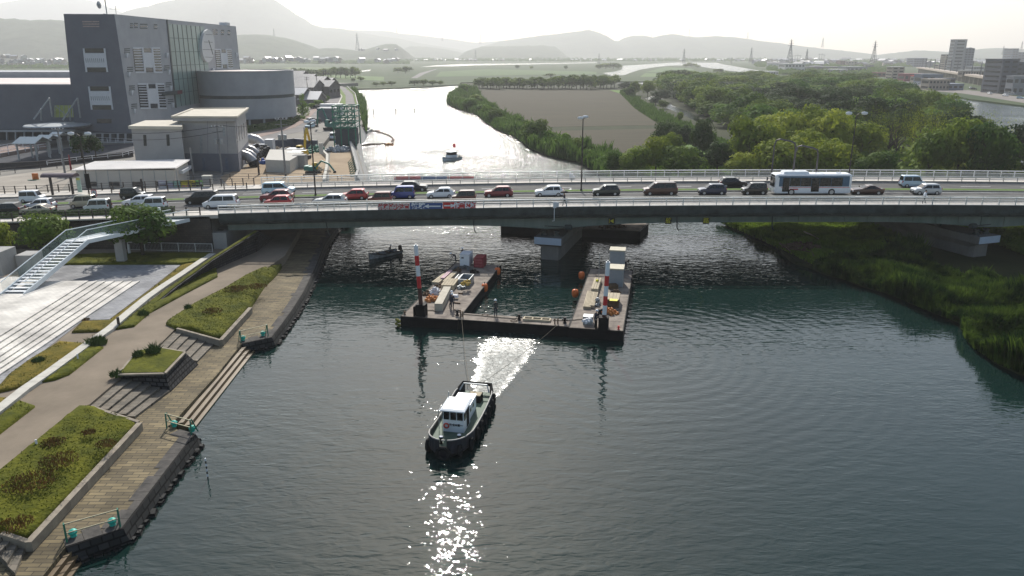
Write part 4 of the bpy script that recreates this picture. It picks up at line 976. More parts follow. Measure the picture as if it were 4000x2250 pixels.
# ================================================================ people
M_skin = mat('skin', (.42, .25, .17), .6, var=.08); M_helm = mat('helmet_white', (.72, .74, .76), .35, var=.04); M_hair = mat('hair_dark', (.012, .01, .009), .7)
def cloth(c): return mat('cloth_%02x%02x%02x' % tuple(int(v*255) for v in c), c, .9, var=.2, scale=6)
def person(loc, rz, pose, top, legs, label, helmet=True, scale=1.0, extra=None, group=None):
    J = {}  # x right, y forward (facing -y when rz=0 means towards the camera)
    lean = dict(stand=0, walk=.06, bend=.95, sit=.12, look=.18)[pose]
    hip = .93; hy = 0
    if pose == 'sit': hip = .50
    def up(h, o=0): return Vector((0, hy-math.sin(lean)*h-o, hip+math.cos(lean)*h))
    J['pel'] = Vector((0, hy, hip)); J['wst'] = up(.16); J['chs'] = up(.38); J['nk'] = up(.53, .01); J['hd0'] = up(.60, .03); J['hd1'] = up(.70, .045); J['hd2'] = up(.79, .04)
    st = dict(walk=.26, stand=.03, look=.1, bend=.14, sit=0)[pose]
    for s, n in ((-1, 'l'), (1, 'r')):
        f = st*s
        if pose == 'sit': kn, an, to = Vector((s*.14, -.42, .48)), Vector((s*.14, -.40, .09)), Vector((s*.15, -.56, .04))
        else: kn, an, to = Vector((s*.10, -f*.45-.03, .48)), Vector((s*.10, -f+.04, .09)), Vector((s*.11, -f-.12, .035))
        J['hp'+n] = Vector((s*.09, hy, hip-.05)); J['kn'+n], J['an'+n], J['to'+n] = kn, an, to
        sh = up(.47)+Vector((s*.19, 0, 0))
        if pose == 'bend': el, wr = sh+Vector((s*.05, -.1, -.26)), sh+Vector((s*.0, -.24, -.46))
        elif pose == 'sit': el, wr = sh+Vector((s*.06, .02 if s < 0 else -.08, -.27)), sh+Vector((s*.02, -.2 if s < 0 else .2, -.38 if s < 0 else -.3))
        elif pose == 'look': el, wr = sh+Vector((s*.04, -.06, -.28)), sh+Vector((-s*.05, -.28, -.34))
        else: el, wr = sh+Vector((s*.05, f*.3+.03, -.28)), sh+Vector((s*.05, f*.7-.06, -.52))
        if extra == 'umbrella' and s > 0: el, wr = sh+Vector((.05, -.08, -.22)), sh+Vector((-.05, -.28, -.02))
        J['sh'+n], J['el'+n], J['wr'+n] = sh, el, wr
        J['pm'+n] = wr+(wr-el).normalized()*.09
    rad = dict(pel=(.155, .12), wst=(.14, .105), chs=(.175, .12), nk=(.062, .06), hd0=(.075, .08), hd1=(.088, .105), hd2=(.06, .07))
    for n in 'lr':
        rad.update({'hp'+n: (.10, .10), 'kn'+n: (.065, .065), 'an'+n: (.048, .05), 'to'+n: (.045, .035), 'sh'+n: (.065, .06), 'el'+n: (.045, .045), 'wr'+n: (.032, .03), 'pm'+n: (.04, .022)})
    E_ = [('pel', 'wst', 0), ('wst', 'chs', 0), ('chs', 'nk', 0), ('nk', 'hd0', 2), ('hd0', 'hd1', 2), ('hd1', 'hd2', 2)]
    for n in 'lr': E_ += [('pel', 'hp'+n, 1), ('hp'+n, 'kn'+n, 1), ('kn'+n, 'an'+n, 1), ('an'+n, 'to'+n, 3), ('chs', 'sh'+n, 0), ('sh'+n, 'el'+n, 0), ('el'+n, 'wr'+n, 0), ('wr'+n, 'pm'+n, 2)]
    names = list(J); me = bpy.data.meshes.new('person'); me.from_pydata([tuple(J[n]) for n in names], [(names.index(a), names.index(b)) for a, b, _ in E_], [])
    tmp = bpy.data.objects.new('person', me); col.objects.link(tmp)
    md = tmp.modifiers.new('s', 'SKIN'); sv_ = me.skin_vertices[0].data if me.skin_vertices else None
    if sv_ is None:
        bm = bmesh.new(); bm.from_mesh(me); bm.verts.layers.skin.verify(); bm.to_mesh(me); bm.free(); sv_ = me.skin_vertices[0].data
    for i, n in enumerate(names): sv_[i].radius = rad[n]; sv_[i].use_root = (n == 'pel')
    ss = tmp.modifiers.new('u', 'SUBSURF'); ss.levels = 1
    dg = bpy.context.evaluated_depsgraph_get(); ev = bpy.data.meshes.new_from_object(tmp.evaluated_get(dg)); bpy.data.objects.remove(tmp)
    vs = [v.co.copy() for v in ev.vertices]; fs = [tuple(p.vertices) for p in ev.polygons]; ms = []
    for p in ev.polygons:
        c = p.center; best = 9; bi = 0
        for a, b, k in E_:
            u, v = J[a], J[b]; d = v-u; t_ = max(0, min(1, (c-u).dot(d)/max(1e-6, d.length_squared))); ds = (u+d*t_-c).length
            if ds < best: best, bi = ds, k
        ms.append(bi)
    b = MB(); b.add(vs, fs); b.m = ms
    for n, s in (('l', -1), ('r', 1)):       # five fingers and a bent thumb
        pm, wr = J['pm'+n], J['wr'+n]; d = (pm-wr).normalized(); sd_ = d.cross(Vector((0, 1, 0))).normalized() if abs(d.y) < .9 else Vector((1, 0, 0)); nn = sd_.cross(d)
        for k, ln in enumerate((.062, .072, .066, .052)):
            q = pm+sd_*(.018*(k-1.5)); b.tube([q, q+d*ln*.55, q+d*ln*.85+nn*ln*.35], [.009, .0085, .006], 5, 2)
        q = wr.lerp(pm, .5)+sd_*.03; b.tube([q, q+sd_*.02+d*.03, q+sd_*.022+d*.06], [.011, .0095, .007], 5, 2)
    hd = J['hd1']; b.tube([hd+Vector((0, -.09, .0)), hd+Vector((0, -.115, -.015))], [.018, .010], 5, 2)
    for s in (-1, 1): b.tube([hd+Vector((s*.08, .0, 0)), hd+Vector((s*.098, .01, .0))], [.02, .015], 5, 2)
    o = b.build('person', [cloth(top), cloth(legs), M_skin, M_blk], loc=loc, rz=rz, smooth=True); o.scale = (scale,)*3
    tag(o, label, 'person', group)
    c = J['hd2']; h = MB(); q = []
    if helmet:
        h.lathe([(.155, -.035), (.15, -.025), (.125, .0), (.118, .05), (.08, .095), (.02, .115)], 12, tuple(c+Vector((0, .0, -.01)))); h.build('helmet', M_helm, o)
    else:
        h.lathe([(.085, -.08), (.105, -.03), (.10, .03), (.07, .075), (.015, .095)], 10, tuple(c+Vector((0, .025, 0)))); h.build('hair', M_hair, o)
    return o
DK = (.03, .035, .05); DG = (.045, .05, .05); NV = (.03, .04, .07)
person(A(1780, 1028, 1), R(-60), 'bend', DK, DK, 'worker in dark clothes bending beside the white generator box')
person(A(1809, 1018, 1), R(-20), 'look', DK, DG, 'worker half hidden behind the white generator box, only helmet and shoulders showing')
person(A(1759, 1199, 1), R(100), 'look', NV, DG, 'worker in blue-black jacket holding white sheets beside the long concrete pile')
person(A(1767, 1208, 1), R(20), 'stand', DK, DK, 'worker in dark clothes standing with back to the pontoon opening by the concrete pile')
person(A(1936, 1235, 1), R(200), 'stand', DG, DK, 'worker with white helmet standing alone on the narrow cross pontoon')
person(A(2324, 1278, 1), R(120), 'look', DK, DG, 'worker with pale helmet beside the right spud pile and the bin of white bags')
person(A(2440, 1056, 1), R(35), 'bend', DK, DK, 'worker bending at the far corner beside the tall container', False)
pz = Vector((-46.2, 93.6, 5.95)); person(pz, R(-60), 'walk', (.04, .05, .08), DG, 'worker with pale helmet walking down from the road on the white stairs landing')
# bridge walkers
x = B(3607, 803, 99.6).x; person((x, 99.6, zr(x)+.16), R(90), 'walk', (.55, .6, .66), DK, 'pedestrian in a white shirt and dark trousers walking on the near pavement', False)
x = B(2205, 812, 99.3).x; w_ = person((x, 99.3, zr(x)+.16), R(-90), 'walk', DK, DG, 'pedestrian in dark clothes walking under a dark umbrella on the near pavement', False, extra='umbrella')
um = thing('umbrella', 'dark open umbrella held by the pedestrian on the near pavement', 'umbrella', (x-.05, 99.25, zr(x)+.16+1.3))
b = MB(); b.lathe([(.001, .72), (.25, .68), (.45, .57), (.58, .42)], 8); b.build('canopy', M_blk, um, recalc=False); b = MB(); b.tube([(0, 0, -.05), (0, 0, .8)], .012, 5); b.build('shaft', M_rim, um)
# ================================================================ pontoon (U-shaped work barge)
YW = R(-11); EX = Vector((math.cos(YW), math.sin(YW), 0)); EY = Vector((-math.sin(YW), math.cos(YW), 0)); O = Vector((-11.3, 73.5, 0))
def U(u, v, z=1.0): return O+EX*u+EY*v+Vector((0, 0, z))
M_hullb = mat('hull_black', (.008, .008, .009), .7, spec=.1, var=.4, scale=1)
M_deck = mat('barge_deck', (.12, .10, .085), .85, c2=(.28, .24, .20), scale=.9, detail=8, bump=.004)
M_woodp = mat('pale_timber', (.42, .36, .26), .85, var=.2, scale=2, stretch=(1, .2, 1)); M_woodd = mat('dark_timber', (.10, .065, .04), .85, var=.3, scale=3)
M_orange = mat('float_orange', (.62, .13, .02), .5, var=.15); M_netor = mat('net_orange', (.45, .17, .04), .8, var=.3, scale=6); M_bag = mat('bag_white', (.62, .62, .64), .8, var=.12)
M_gal = mat('galvanised', (.30, .32, .33), .5, .4, var=.2, scale=2); M_yel = mat('sign_bright_yellow', (.75, .70, .03), .6, var=.05); M_rope = mat('rope', (.17, .15, .11), .9)
def pontoon(name, lb, u0, u1, v0, v1, grp='pontoons of the U-shaped work barge'):
    t = thing(name, lb, 'work barge', U((u0+u1)/2, v0, 0), YW, group=grp); w_, l_ = u1-u0, v1-v0
    m = MB(); m.loft([[(-w_/2, .25, -.5), (w_/2, .25, -.5), (w_/2, l_-.25, -.5), (-w_/2, l_-.25, -.5)], [(-w_/2, 0, -.1), (w_/2, 0, -.1), (w_/2, l_, -.1), (-w_/2, l_, -.1)], [(-w_/2, 0, .985), (w_/2, 0, .985), (w_/2, l_, .985), (-w_/2, l_, .985)]]); m.build('hull', M_hullb, t)
    n = max(1, int(l_/2.6)) if l_ > w_ else max(1, int(w_/2.6))
    for i in range(n):
        m = MB()
        if l_ > w_: m.box(0, (i+.5)*l_/n, .986, w_-.06, l_/n-.04, .02)
        else: m.box(-w_/2+(i+.5)*w_/n, l_/2, .986, w_/n-.04, l_-.06, .02)
        m.build('deck_plate', M_deck, t)
    m = MB()
    for s in (-1, 1): m.box(s*(w_/2-.04), l_/2, 1.0, .08, l_, .05)
    m.box(0, .04, 1.001, w_, .08, .05); m.build('deck_edge', M_hullb, t)
    return t
pontoon('work_barge', 'left arm of the U-shaped work barge, loaded with timber and crates', 0, 6, 0, 21.2)
pontoon('work_barge', 'narrow cross pontoon joining the two arms of the work barge', 6.02, 17.1, .15, 2.3)
pontoon('work_barge', 'right arm of the U-shaped work barge, with tall container and yellow board', 17.12, 22.4, -.1, 21.8)
def spud(base, top, lb, sl):
    b0 = A(*base, 1); t0 = B(*top, b0.y); d = t0-b0; L_ = d.length; t = thing('spud_pile', lb, 'spud pile', b0, group='banded spud piles of the work barge'); dn = d/L_
    q = 0; k = 0; segs = [(-2.5/L_, .40, 'r'), (.40, .57, 'R'), (.57, .72, 'W'), (.72, .86, 'R'), (.86, 1, 'W')] if sl else [(-2.5/L_, .22, 'r'), (.22, .36, 'W'), (.36, .50, 'R'), (.50, .65, 'W'), (.65, .80, 'R'), (.80, 1, 'W')]
    mm = {'r': mat('rusted_steel', (.05, .02, .015), .8, c2=(.10, .04, .03), scale=2), 'R': M_bred, 'W': M_helm}
    for a, c, kk in segs: m = MB(); m.tube([dn*(a*L_), dn*(c*L_)], .21, 12); m.build('band', mm[kk], t)
    m = MB(); m.box(0, 0, 0, .95, .95, 1.25); m.box(-.7, 0, 0, .12, .9, 1.0); m.build('guide_sleeve', M_hullb, t, rz=YW)
    m = MB(); m.tube([dn*L_, dn*(L_+.12)], .1, 8); m.build('cap', M_gal, t)
spud((1648, 1232), (1624, 958), 'leaning red and white spud pile at the front corner of the left pontoon', 1)
spud((2357, 1284), (2375, 1023), 'red and white spud pile at the front of the right pontoon', 0)
def crate(px, py, w_, l_, h_, m_, name, lb, cat, z=1.01, lidm=None, parts=None, rz=YW, grp=None):
    t = thing(name, lb, cat, A(px, py, z), rz, group=grp); m = MB(); m.box(0, 0, 0, w_, l_, h_); m.build('body', m_, t)
    if lidm: m = MB(); m.box(0, 0, h_, w_+.08, l_+.08, .06); m.build('lid', lidm, t)
    if parts: parts(t, w_, l_, h_)
    return t
def gen_parts(t, w_, l_, h_):
    m = MB(); m.box(-w_*.2, -l_/2-.012, h_*.68, .3, .03, .16); m.build('vent', M_blk, t); m = MB(); m.box(w_/2+.01, 0, h_*.1, .02, l_*.7, h_*.7); m.build('door', M_lgrey, t)
crate(1822, 1032, 1.2, 1.9, 1.45, M_helm, 'generator_box', 'white generator cabinet at the far end of the left pontoon', 'generator', parts=gen_parts, lidm=M_lgrey)
M_crim = mat('crimson_paint', (.22, .02, .03), .5, var=.25, scale=2)
def tank_parts(t, w_, l_, h_):
    for k in range(3): m = MB(); m.box(0, -l_/2-.02, .12+k*h_*.3, w_*.8, .03, h_*.2); m.build('panel', mat('crimson_panel', (.30, .06, .07), .5, var=.5, scale=9), t)
crate(1876, 1038, 1.2, 1.9, 1.25, M_crim, 'compressor', 'dark red boxy compressor beside the white generator', 'compressor', parts=tank_parts)
# steel crate with yellow nets
t = thing('steel_crate', 'grey steel crate filled with yellowish net in the middle of the left pontoon', 'crate', A(1821, 1108, 1.01), YW)
for s in (-1, 1): m = MB(); m.box(s*.62, 0, 0, .06, 2.3, .85); m.build('side_panel', M_gal, t); m = MB(); m.box(0, s*1.15, 0, 1.2, .06, .85); m.build('end_panel', M_gal, t)
m = MB(); m.box(0, 0, .02, 1.15, 2.2, .05); m.build('base', M_gal, t)
def heap(n, rx_, ry_, h_, seed, s_=.25):
    r_ = random.Random(seed); m = MB()
    for i in range(n):
        a = r_.uniform(0, 6.28); q = math.sqrt(r_.random()); x, y = rx_*q*math.cos(a), ry_*q*math.sin(a); z = h_*(1-q*q)*r_.random(); k = s_*r_.uniform(.6, 1.3)
        m.box(x, y, z, k, k*r_.uniform(.5, 1.2), k*.6, r_.uniform(0, 3), top=(.55, .6))
    return m
tag(heap(40, .5, .9, .3, 3).build('net_heap', mat('net_ochre', (.35, .24, .06), .9, var=.4, scale=6), loc=A(1821, 1108, 1.75), rz=YW), 'yellow-brown net heaped in the grey steel crate', 'net')
tag(heap(60, .8, .9, .55, 5).build('net_heap', M_netor, loc=A(1688, 1172, 1), rz=YW), 'orange net heap behind the left spud pile', 'net')
tag(heap(70, .95, .7, .6, 6).build('net_heap', M_netor, loc=A(2378, 1224, 1), rz=YW), 'orange net heap behind the right spud pile', 'net')
tag(heap(35, .7, .55, .6, 7, .35).build('bag_heap', M_bag, loc=A(1702, 1146, 1), rz=YW), 'heap of white bags near the middle of the left pontoon', 'bags')
tag(heap(24, .45, .45, .35, 9, .3).build('bag_heap', M_bag, loc=A(2297, 1258, 1.78), rz=YW), 'white bags piled on the grey bin of the right pontoon', 'bags')
tag(heap(45, 1.2, 1.0, .3, 11, .3).build('tarp_heap', mat('tarp_grey', (.09, .10, .10), .8, var=.3), loc=A(1806, 1052, 1), rz=YW), 'dark grey folded tarpaulins in front of the white generator', 'tarpaulin')
tag(heap(26, .7, .6, .35, 12, .25).build('hose_heap', M_woodd, loc=A(1722, 1120, 1), rz=YW), 'dark brown tangled gear beside the white bags', 'gear heap')
t = crate(2297, 1262, .95, .9, .8, M_gal, 'steel_bin', 'small grey steel bin under the white bags at the front of the right pontoon', 'bin')
# beams and planks
def beam(p, q, w_, h_, m_, name, lb, cat, n=1, gap=.03, z=1.01, grp=None):
    a, c = A(*p, z), A(*q, z); t = thing(name, lb, cat, a, group=grp); d = c-a; dn = d.normalized(); sd_ = Vector((dn.y, -dn.x, 0)); k = w_/n
    for i in range(n):
        o_ = sd_*(-w_/2+(i+.5)*k); m = MB(); m.bar(o_+Vector((0, 0, h_/2)), o_+d+Vector((0, 0, h_/2)), k-gap, h_); m.build('plank' if n > 1 else 'beam', m_, t)
    return t
beam((1713, 1215), (1748, 1146), .85, .8, mat('pile_concrete', (.38, .35, .28), .85, c2=(.5, .46, .38), scale=2), 'concrete_pile', 'long pale concrete pile lying beside the two workers', 'concrete pile')
beam((1748, 1132), (1768, 1105), 1.5, .55, M_woodp, 'plank_stack', 'stack of five pale planks between the bags and the steel crate', 'plank stack', 5)
beam((1700, 1110), (1748, 1074), .9, .25, M_woodp, 'plank_stack', 'low pale planks along the outer edge of the left pontoon', 'plank stack', 3)
beam((1738, 1108), (1778, 1070), .6, .3, M_woodp, 'plank_stack', 'narrow pale boards next to the ladder on the left pontoon', 'plank stack', 2)
beam((1728, 1098), (1760, 1068), .5, .4, mat('pink_board', (.45, .30, .32), .8), 'board_stack', 'pinkish boards near the outer edge of the left pontoon', 'boards', 2)
beam((2292, 1208), (2308, 1146), .8, .3, M_woodp, 'pole_bundle', 'bundle of long pale poles lying along the right pontoon', 'pole bundle', 6)
beam((2312, 1205), (2328, 1152), .5, .35, M_woodp, 'pole_bundle', 'shorter pole bundle tight against the right spud pile', 'pole bundle', 4)
beam((2322, 1146), (2336, 1102), .8, .55, M_woodp, 'plank_stack', 'tall stack of pale planks on the right pontoon beside the container', 'plank stack', 3)
beam((2378, 1128), (2410, 1126), .9, .5, M_woodd, 'timber_stack', 'dark brown timbers in front of the tall container', 'timber stack', 3)
for i, (p, q) in enumerate((((1775, 1212), (1800, 1216)), ((1770, 1184), (1798, 1187)), ((1790, 1147), (1808, 1149)))): beam(p, q, .14, .12, M_woodd, 'dunnage_timber', ['dark timber on the deck nearest the two workers', 'dark timber on the deck behind the two workers', 'dark timber on the deck in front of the steel crate'][i], 'timber')
# ladder
p, q = A(1768, 1108, 1.35), A(1798, 1072, 1.45); t = thing('ladder', 'aluminium ladder lying across the timber on the left pontoon', 'ladder', p); d = q-p; dn = d.normalized(); sd_ = Vector((dn.y, -dn.x, 0))*.2
for s in (-1, 1): m = MB(); m.bar(sd_*s, d+sd_*s, .05); m.build('rail', M_gal, t)
for i in range(9): m = MB(); m.bar(d*((i+.5)/9)-sd_, d*((i+.5)/9)+sd_, .035); m.build('rung', M_gal, t)
# white sheet and pale frame
tag(MB().box(0, 0, 0, .7, .5, .25, top=(.8, .7)).build('white_sheet', M_bag, loc=A(1778, 1160, 1.2), rz=YW), 'crumpled white sheet held low beside the two workers', 'sheet')
t = thing('pallet', 'pale rectangular frame lying between the bags and the workers', 'pallet', A(1744, 1148, 1.2), YW)
for (x, y, sx, sy) in ((0, -.25, 1.6, .08), (0, .25, 1.6, .08), (-.78, 0, .08, .42), (.78, 0, .08, .42)): m = MB(); m.box(x, y, 0, sx, sy, .08); m.build('frame_bar', M_woodp, t)
# containers and board on the right pontoon
M_cream = mat('container_cream', (.42, .38, .28), .7, var=.1); M_cgrey = mat('container_grey', (.24, .26, .28), .6, var=.08)
def cont(px, py, w_, l_, h_, lb, lidc, zz=1.01):
    t = thing('site_container', lb, 'container', A(px, py, zz), YW, group='stacked containers on the right pontoon'); m = MB(); m.box(0, l_/2, 0, w_, l_, h_); m.build('body', M_cgrey, t)
    m = MB(); m.box(0, l_/2, h_, w_+.1, l_+.1, .14); m.build('lid', lidc, t)
    for i in range(4): m = MB(); m.box(-w_/2+(i+.5)*w_/4, -.012, .12, w_/4-.06, .03, h_-.3); m.build('door_panel', M_cgrey, t)
    for s in (-1, 1): m = MB(); m.box(s*(w_/2-.04), 0, 0, .09, .1, h_); m.build('corner_post', M_gal, t)
cont(2402, 1120, 1.75, 2.0, 2.0, 'lower cream-topped container standing in front on the right pontoon', M_cream)
cont(2408, 1068, 1.8, 1.7, 2.75, 'taller cream-topped container behind the lower one on the right pontoon', M_cream)
t = thing('work_table', 'pale slatted box with dark sides carrying the yellow board', 'work table', A(2390, 1202, 1.01), YW)
for i in range(4): m = MB(); m.box(-.54+.36*i, 1.15, .85, .34, 2.4, .08); m.build('top_plank', M_woodp, t)
m = MB(); m.box(0, 1.15, 0, 1.38, 2.3, .85); m.build('side', M_woodd, t)
t = thing('yellow_board', 'bright yellow notice board with faint dark lettering lying on the slatted box', 'notice board', A(2397, 1172, 1.95), YW)
m = MB(); m.box(0, 0, 0, .8, .65, .03); m.build('plate', M_yel, t)
for i, wd_ in enumerate((.45, .6, .5, .6)): m = MB(); m.box(0, .22-.14*i, .03, wd_, .03, .004); m.build('text_line', mat('ink_olive', (.3, .27, .03), .7), t)
tag(MB().tube([(0, 0, 0), (.0, 0, 3.9)], .03, 6).build('rod', M_gal, loc=A(2338, 1118, 1.0)), 'thin upright metal rod beside the plank stack of the right pontoon', 'rod')
tag(MB().lathe([(.0, 0), (.12, .05), (.16, .15), (.12, .25), (0, .3)], 10).build('yellow_float', M_yel, loc=A(2332, 1100, 1.55)), 'small yellow ball on the far end of the plank stack', 'float')
# floats hung on the sides
for px, py, lb in ((1893, 1124, 'orange float hanging on the inner side of the left pontoon'), (1943, 1060, 'orange float at the far inner corner of the left pontoon'), (2247, 1146, 'orange float hanging on the inner side of the right pontoon'), (2272, 1076, 'orange-red float at the far inner side of the right pontoon')):
    t = thing('orange_float', lb, 'float', A(px, py, .75), YW, group='orange floats on the pontoon sides')
    m = MB(); m.lathe([(.08, -.5), (.28, -.42), (.38, -.2), (.39, .2), (.3, .42), (.08, .5)], 12); m.build('body', M_orange, t, smooth=True); m = MB(); m.tube([(0, 0, .48), (0, .0, .7)], .05, 6); m.build('shackle', M_blk, t)
t = thing('fender_bundle', 'bundle of yellowish round fenders at the front left corner of the barge', 'fenders', A(1556, 1252, .6)); r_ = random.Random(2)
for i in range(9): m = MB(); m.lathe([(.02, -.16), (.13, -.1), (.16, 0), (.13, .1), (.02, .16)], 8, (r_.uniform(-.22, .22), r_.uniform(-.2, .2), r_.uniform(-.65, .3))); m.build('fender', mat('fender_olive', (.16, .15, .02), .8, var=.4), t)
# bollards, grate frame, ropes
for px, py, c, lb in ((2028, 1250, M_hullb, 'black bollard in the middle of the cross pontoon'), (2206, 1262, M_hullb, 'black bollard where the cross pontoon meets the right arm'), (1786, 1232, M_hullb, 'dark winch bollard at the joint with the left arm'), (2416, 1287, M_bred, 'small red bollard at the front right corner'), (1581, 1228, M_woodd, 'rusty bollard at the front left corner')):
    t = thing('bollard', lb, 'bollard', A(px, py, 1.01), YW, group='bollards on the work barge'); s_ = .6 if 'small' in lb or 'rusty' in lb else 1
    m = MB(); m.lathe([(.2*s_, 0), (.2*s_, .06), (.12*s_, .1), (.11*s_, .45*s_), (.19*s_, .5*s_), (.19*s_, .6*s_)], 10); m.build('post', c, t); m = MB(); m.tube([(-.3*s_, 0, .34*s_), (.3*s_, 0, .34*s_)], .045*s_, 6); m.build('cross_pin', c, t)
t = thing('grate_frame', 'white steel frame with three square openings on the cross pontoon', 'steel frame', A(2098, 1251, 1.01), YW)
for (x, y, sx, sy) in ((0, -.33, 2.75, .14), (0, .33, 2.75, .14), (-1.31, 0, .14, .52), (-.45, 0, .14, .52), (.45, 0, .14, .52), (1.31, 0, .14, .52)): m = MB(); m.box(x, y, 0, sx, sy, .2); m.build('frame_bar', M_woodp, t)
for px in (2167, 2179, 1800, 1808): tag(MB().box(0, 0, 0, .12, .12, .6).build('mooring_post', M_woodd, loc=A(px, 1266 if px > 2000 else 1238, 1)), 'short brown post at the %s end of the cross pontoon, %s of the pair' % ('right' if px > 2000 else 'left', 'first' if px in (2167, 1800) else 'second'), 'post')
tg = A(1838, 1526, 1.5)
for a, lb, sg in ((A(2176, 1270, 1.3), 'tow rope from the right end of the cross pontoon to the tug', .25), (A(1803, 1240, 1.3), 'tow rope from the left end of the cross pontoon to the tug', .9)):
    pts = [a.lerp(tg, i/16)-Vector((0, 0, sg*4*(i/16)*(1-i/16))) for i in range(17)]; o0 = a.copy()
    tag(MB().tube([p-o0 for p in pts], .015, 6).build('tow_rope', M_rope, loc=a), lb, 'rope', 'tow ropes of the tug')
for pts, lb in (([(1800, 1226), (1870, 1232), (1950, 1240), (2010, 1244), (2040, 1240)], 'slack rope lying along the back of the cross pontoon'), ([(2160, 1250), (2200, 1252), (2240, 1250), (2275, 1246)], 'rope running to the right arm past the black bollard'), ([(1640, 1224), (1662, 1214), (1690, 1212), (1716, 1222)], 'coiled rope beside the left spud pile')):
    q = P(pts, 1.06); tag(MB().tube([p-q[0] for p in q], .04, 5).build('deck_rope', M_rope, loc=q[0]), lb, 'rope')
for px, py in ((1895, 1231), (2007, 1254)): tag(MB().tube([(.33*math.cos(a/8*6.283), .33*math.sin(a/8*6.283), .03) for a in range(8)], .03, 5, closed=True).build('hatch_ring', M_woodd, loc=A(px, py, 1.01)), 'dark hatch ring in the cross pontoon deck, %s' % ('left of the standing worker' if px < 1900 else 'right of the standing worker'), 'hatch')
# dark barge beyond the pier
a, b_, c, d_ = A(1956, 880, 1.25), A(2502, 903, 1.25), A(2534, 872, 1.25), A(1975, 852, 1.25)
t = thing('cargo_barge', 'big black flat barge moored behind the river pier under the bridge', 'barge', a); m = MB(); q = [p-a for p in (a, b_, c, d_)]
m.loft([[p+Vector((0, 0, -1.9)) for p in q], [p+Vector((0, 0, -.02)) for p in q]]); m.build('hull', M_hullb, t)
cc = sum(q, Vector())/4; m = MB(); m.prism([p.lerp(cc, .03) for p in q], -.02, .02); m.build('deck', M_deck, t)
tag(heap(60, 2.2, .9, .6, 21, .4).build('gear_heap', M_woodd, loc=A(2390, 888, 1.25)), 'brown gear heaped on the deck of the big black barge', 'gear heap')
# ================================================================ tug
for px, py, nn, rx_, ry_, hh_, m_, lb in ((1785, 1062, 26, .5, .8, .5, M_woodd, 'dark gear stacked near the far end of the left pontoon, left of the tarpaulins'), (1850, 1066, 22, .6, .5, .4, M_blk, 'black hoses piled in front of the red compressor'), (1668, 1150, 20, .4, .6, .4, M_woodd, 'brown boxes on the outer edge beside the white bags'), (1735, 1165, 16, .35, .4, .35, M_bag, 'small pale parcels between orange net and concrete pile'), (1800, 1128, 16, .5, .3, .3, M_gal, 'metal fittings on the deck before the steel crate'), (2332, 1190, 30, .35, .9, .6, M_gal, 'grey clamps and tools heaped behind the right spud pile'), (2345, 1236, 26, .4, .6, .7, M_blk, 'black machine parts between the grey bin and the right spud pile'), (2405, 1145, 14, .5, .3, .3, M_woodd, 'brown wedges at the foot of the lower container')):
    tag(heap(nn, rx_, ry_, hh_, px, .28).build('gear_heap', m_, loc=A(px, py, 1), rz=YW), lb, 'gear heap')
tug = thing('tugboat', 'small black-hulled tug with a white wheelhouse and green deck towing the barge', 'boat', Vector((-3.72, 51.6, 0)), R(-11.5)); tug.scale = (1.05, .97, 1)
def hw_(y, L_=4.95, W_=1.5):
    if y < -3.0: return W_*(1-((-3.0-y)/2.05)**2.2)**.5*.96 if y > -5.05 else .05
    if y > 3.6: return W_*.94-.35*((y-3.6)/1.35)**2
    return W_*(.96+.04*math.cos((y)*.4))
def shz(y): return .95+.012*y*y+(.10 if y < -3 else 0)
ys = [-5.0, -4.9, -4.7, -4.4, -4, -3.4, -2.6, -1.4, 0, 1.4, 2.6, 3.6, 4.3, 4.8, 4.95]
m = MB(); secs = []
for y in ys:
    w_ = max(.12, hw_(y)); k = 1-.35*max(0, (-y-2.5)/2.5)
    secs.append([(-w_*.5*k, y*.93, -.6), (-w_*.9*k, y*.96, -.1), (-w_, y, .35), (-w_, y, shz(y)), (-w_+.1, y, shz(y)), (-w_+.1, y, .62), (w_-.1, y, .62), (w_-.1, y, shz(y)), (w_, y, shz(y)), (w_, y, .35), (w_*.9*k, y*.96, -.1), (w_*.5*k, y*.93, -.6)])
m.loft(secs); m.build('hull', mat('tug_hull', (.018, .022, .035), .5, c2=(.035, .03, .03), scale=1.5), tug)
m = MB(); dk = [(-max(.12, hw_(y))+.11, y*.99) for y in ys]+[(max(.12, hw_(y))-.11, y*.99) for y in ys[::-1]]; m.prism(dk, .55, .66); m.build('deck', mat('deck_green', (.045, .085, .055), .7, c2=(.09, .13, .09), scale=1.2), tug)
m = MB()
for s in (-1, 1): m.tube([(s*(max(.12, hw_(y))-.05), y, shz(y)+.02) for y in ys], .055, 6)
m.tube([(-hw_(4.95), 4.95, shz(4.95)), (hw_(4.95), 4.95, shz(4.95))], .055, 6); m.tube([(-.12, -5, shz(-5)), (.12, -5, shz(-5))], .055, 6); m.build('gunwale', mat('gunwale_grey', (.25, .24, .22), .6, var=.3), tug)
for (y, s) in [(-4.2, -1), (-4.6, 1), (-3.4, 1), (-2.4, -1), (-1.8, 1), (-.6, 1), (.6, 1), (-.5, -1), (1.9, 1), (3.1, 1), (3.1, -1), (4.2, 1), (4.3, -1), (1.6, -1)]:
    w_ = hw_(y)+.08; m = MB(); m.tube([(s*w_, y+.3*math.cos(a/10*6.283), .45+.38*math.sin(a/10*6.283)) for a in range(10)], .12, 6, closed=True); m.build('tyre_fender', M_tyre, tug)
m = MB(); m.tube([(.42*math.cos(a/10*6.283), -5.08, .4+.42*math.sin(a/10*6.283)) for a in range(10)], .14, 6, closed=True); m.build('tyre_fender', M_tyre, tug)
M_tw = mat('wheelhouse_white', (.70, .73, .74), .4, var=.05)
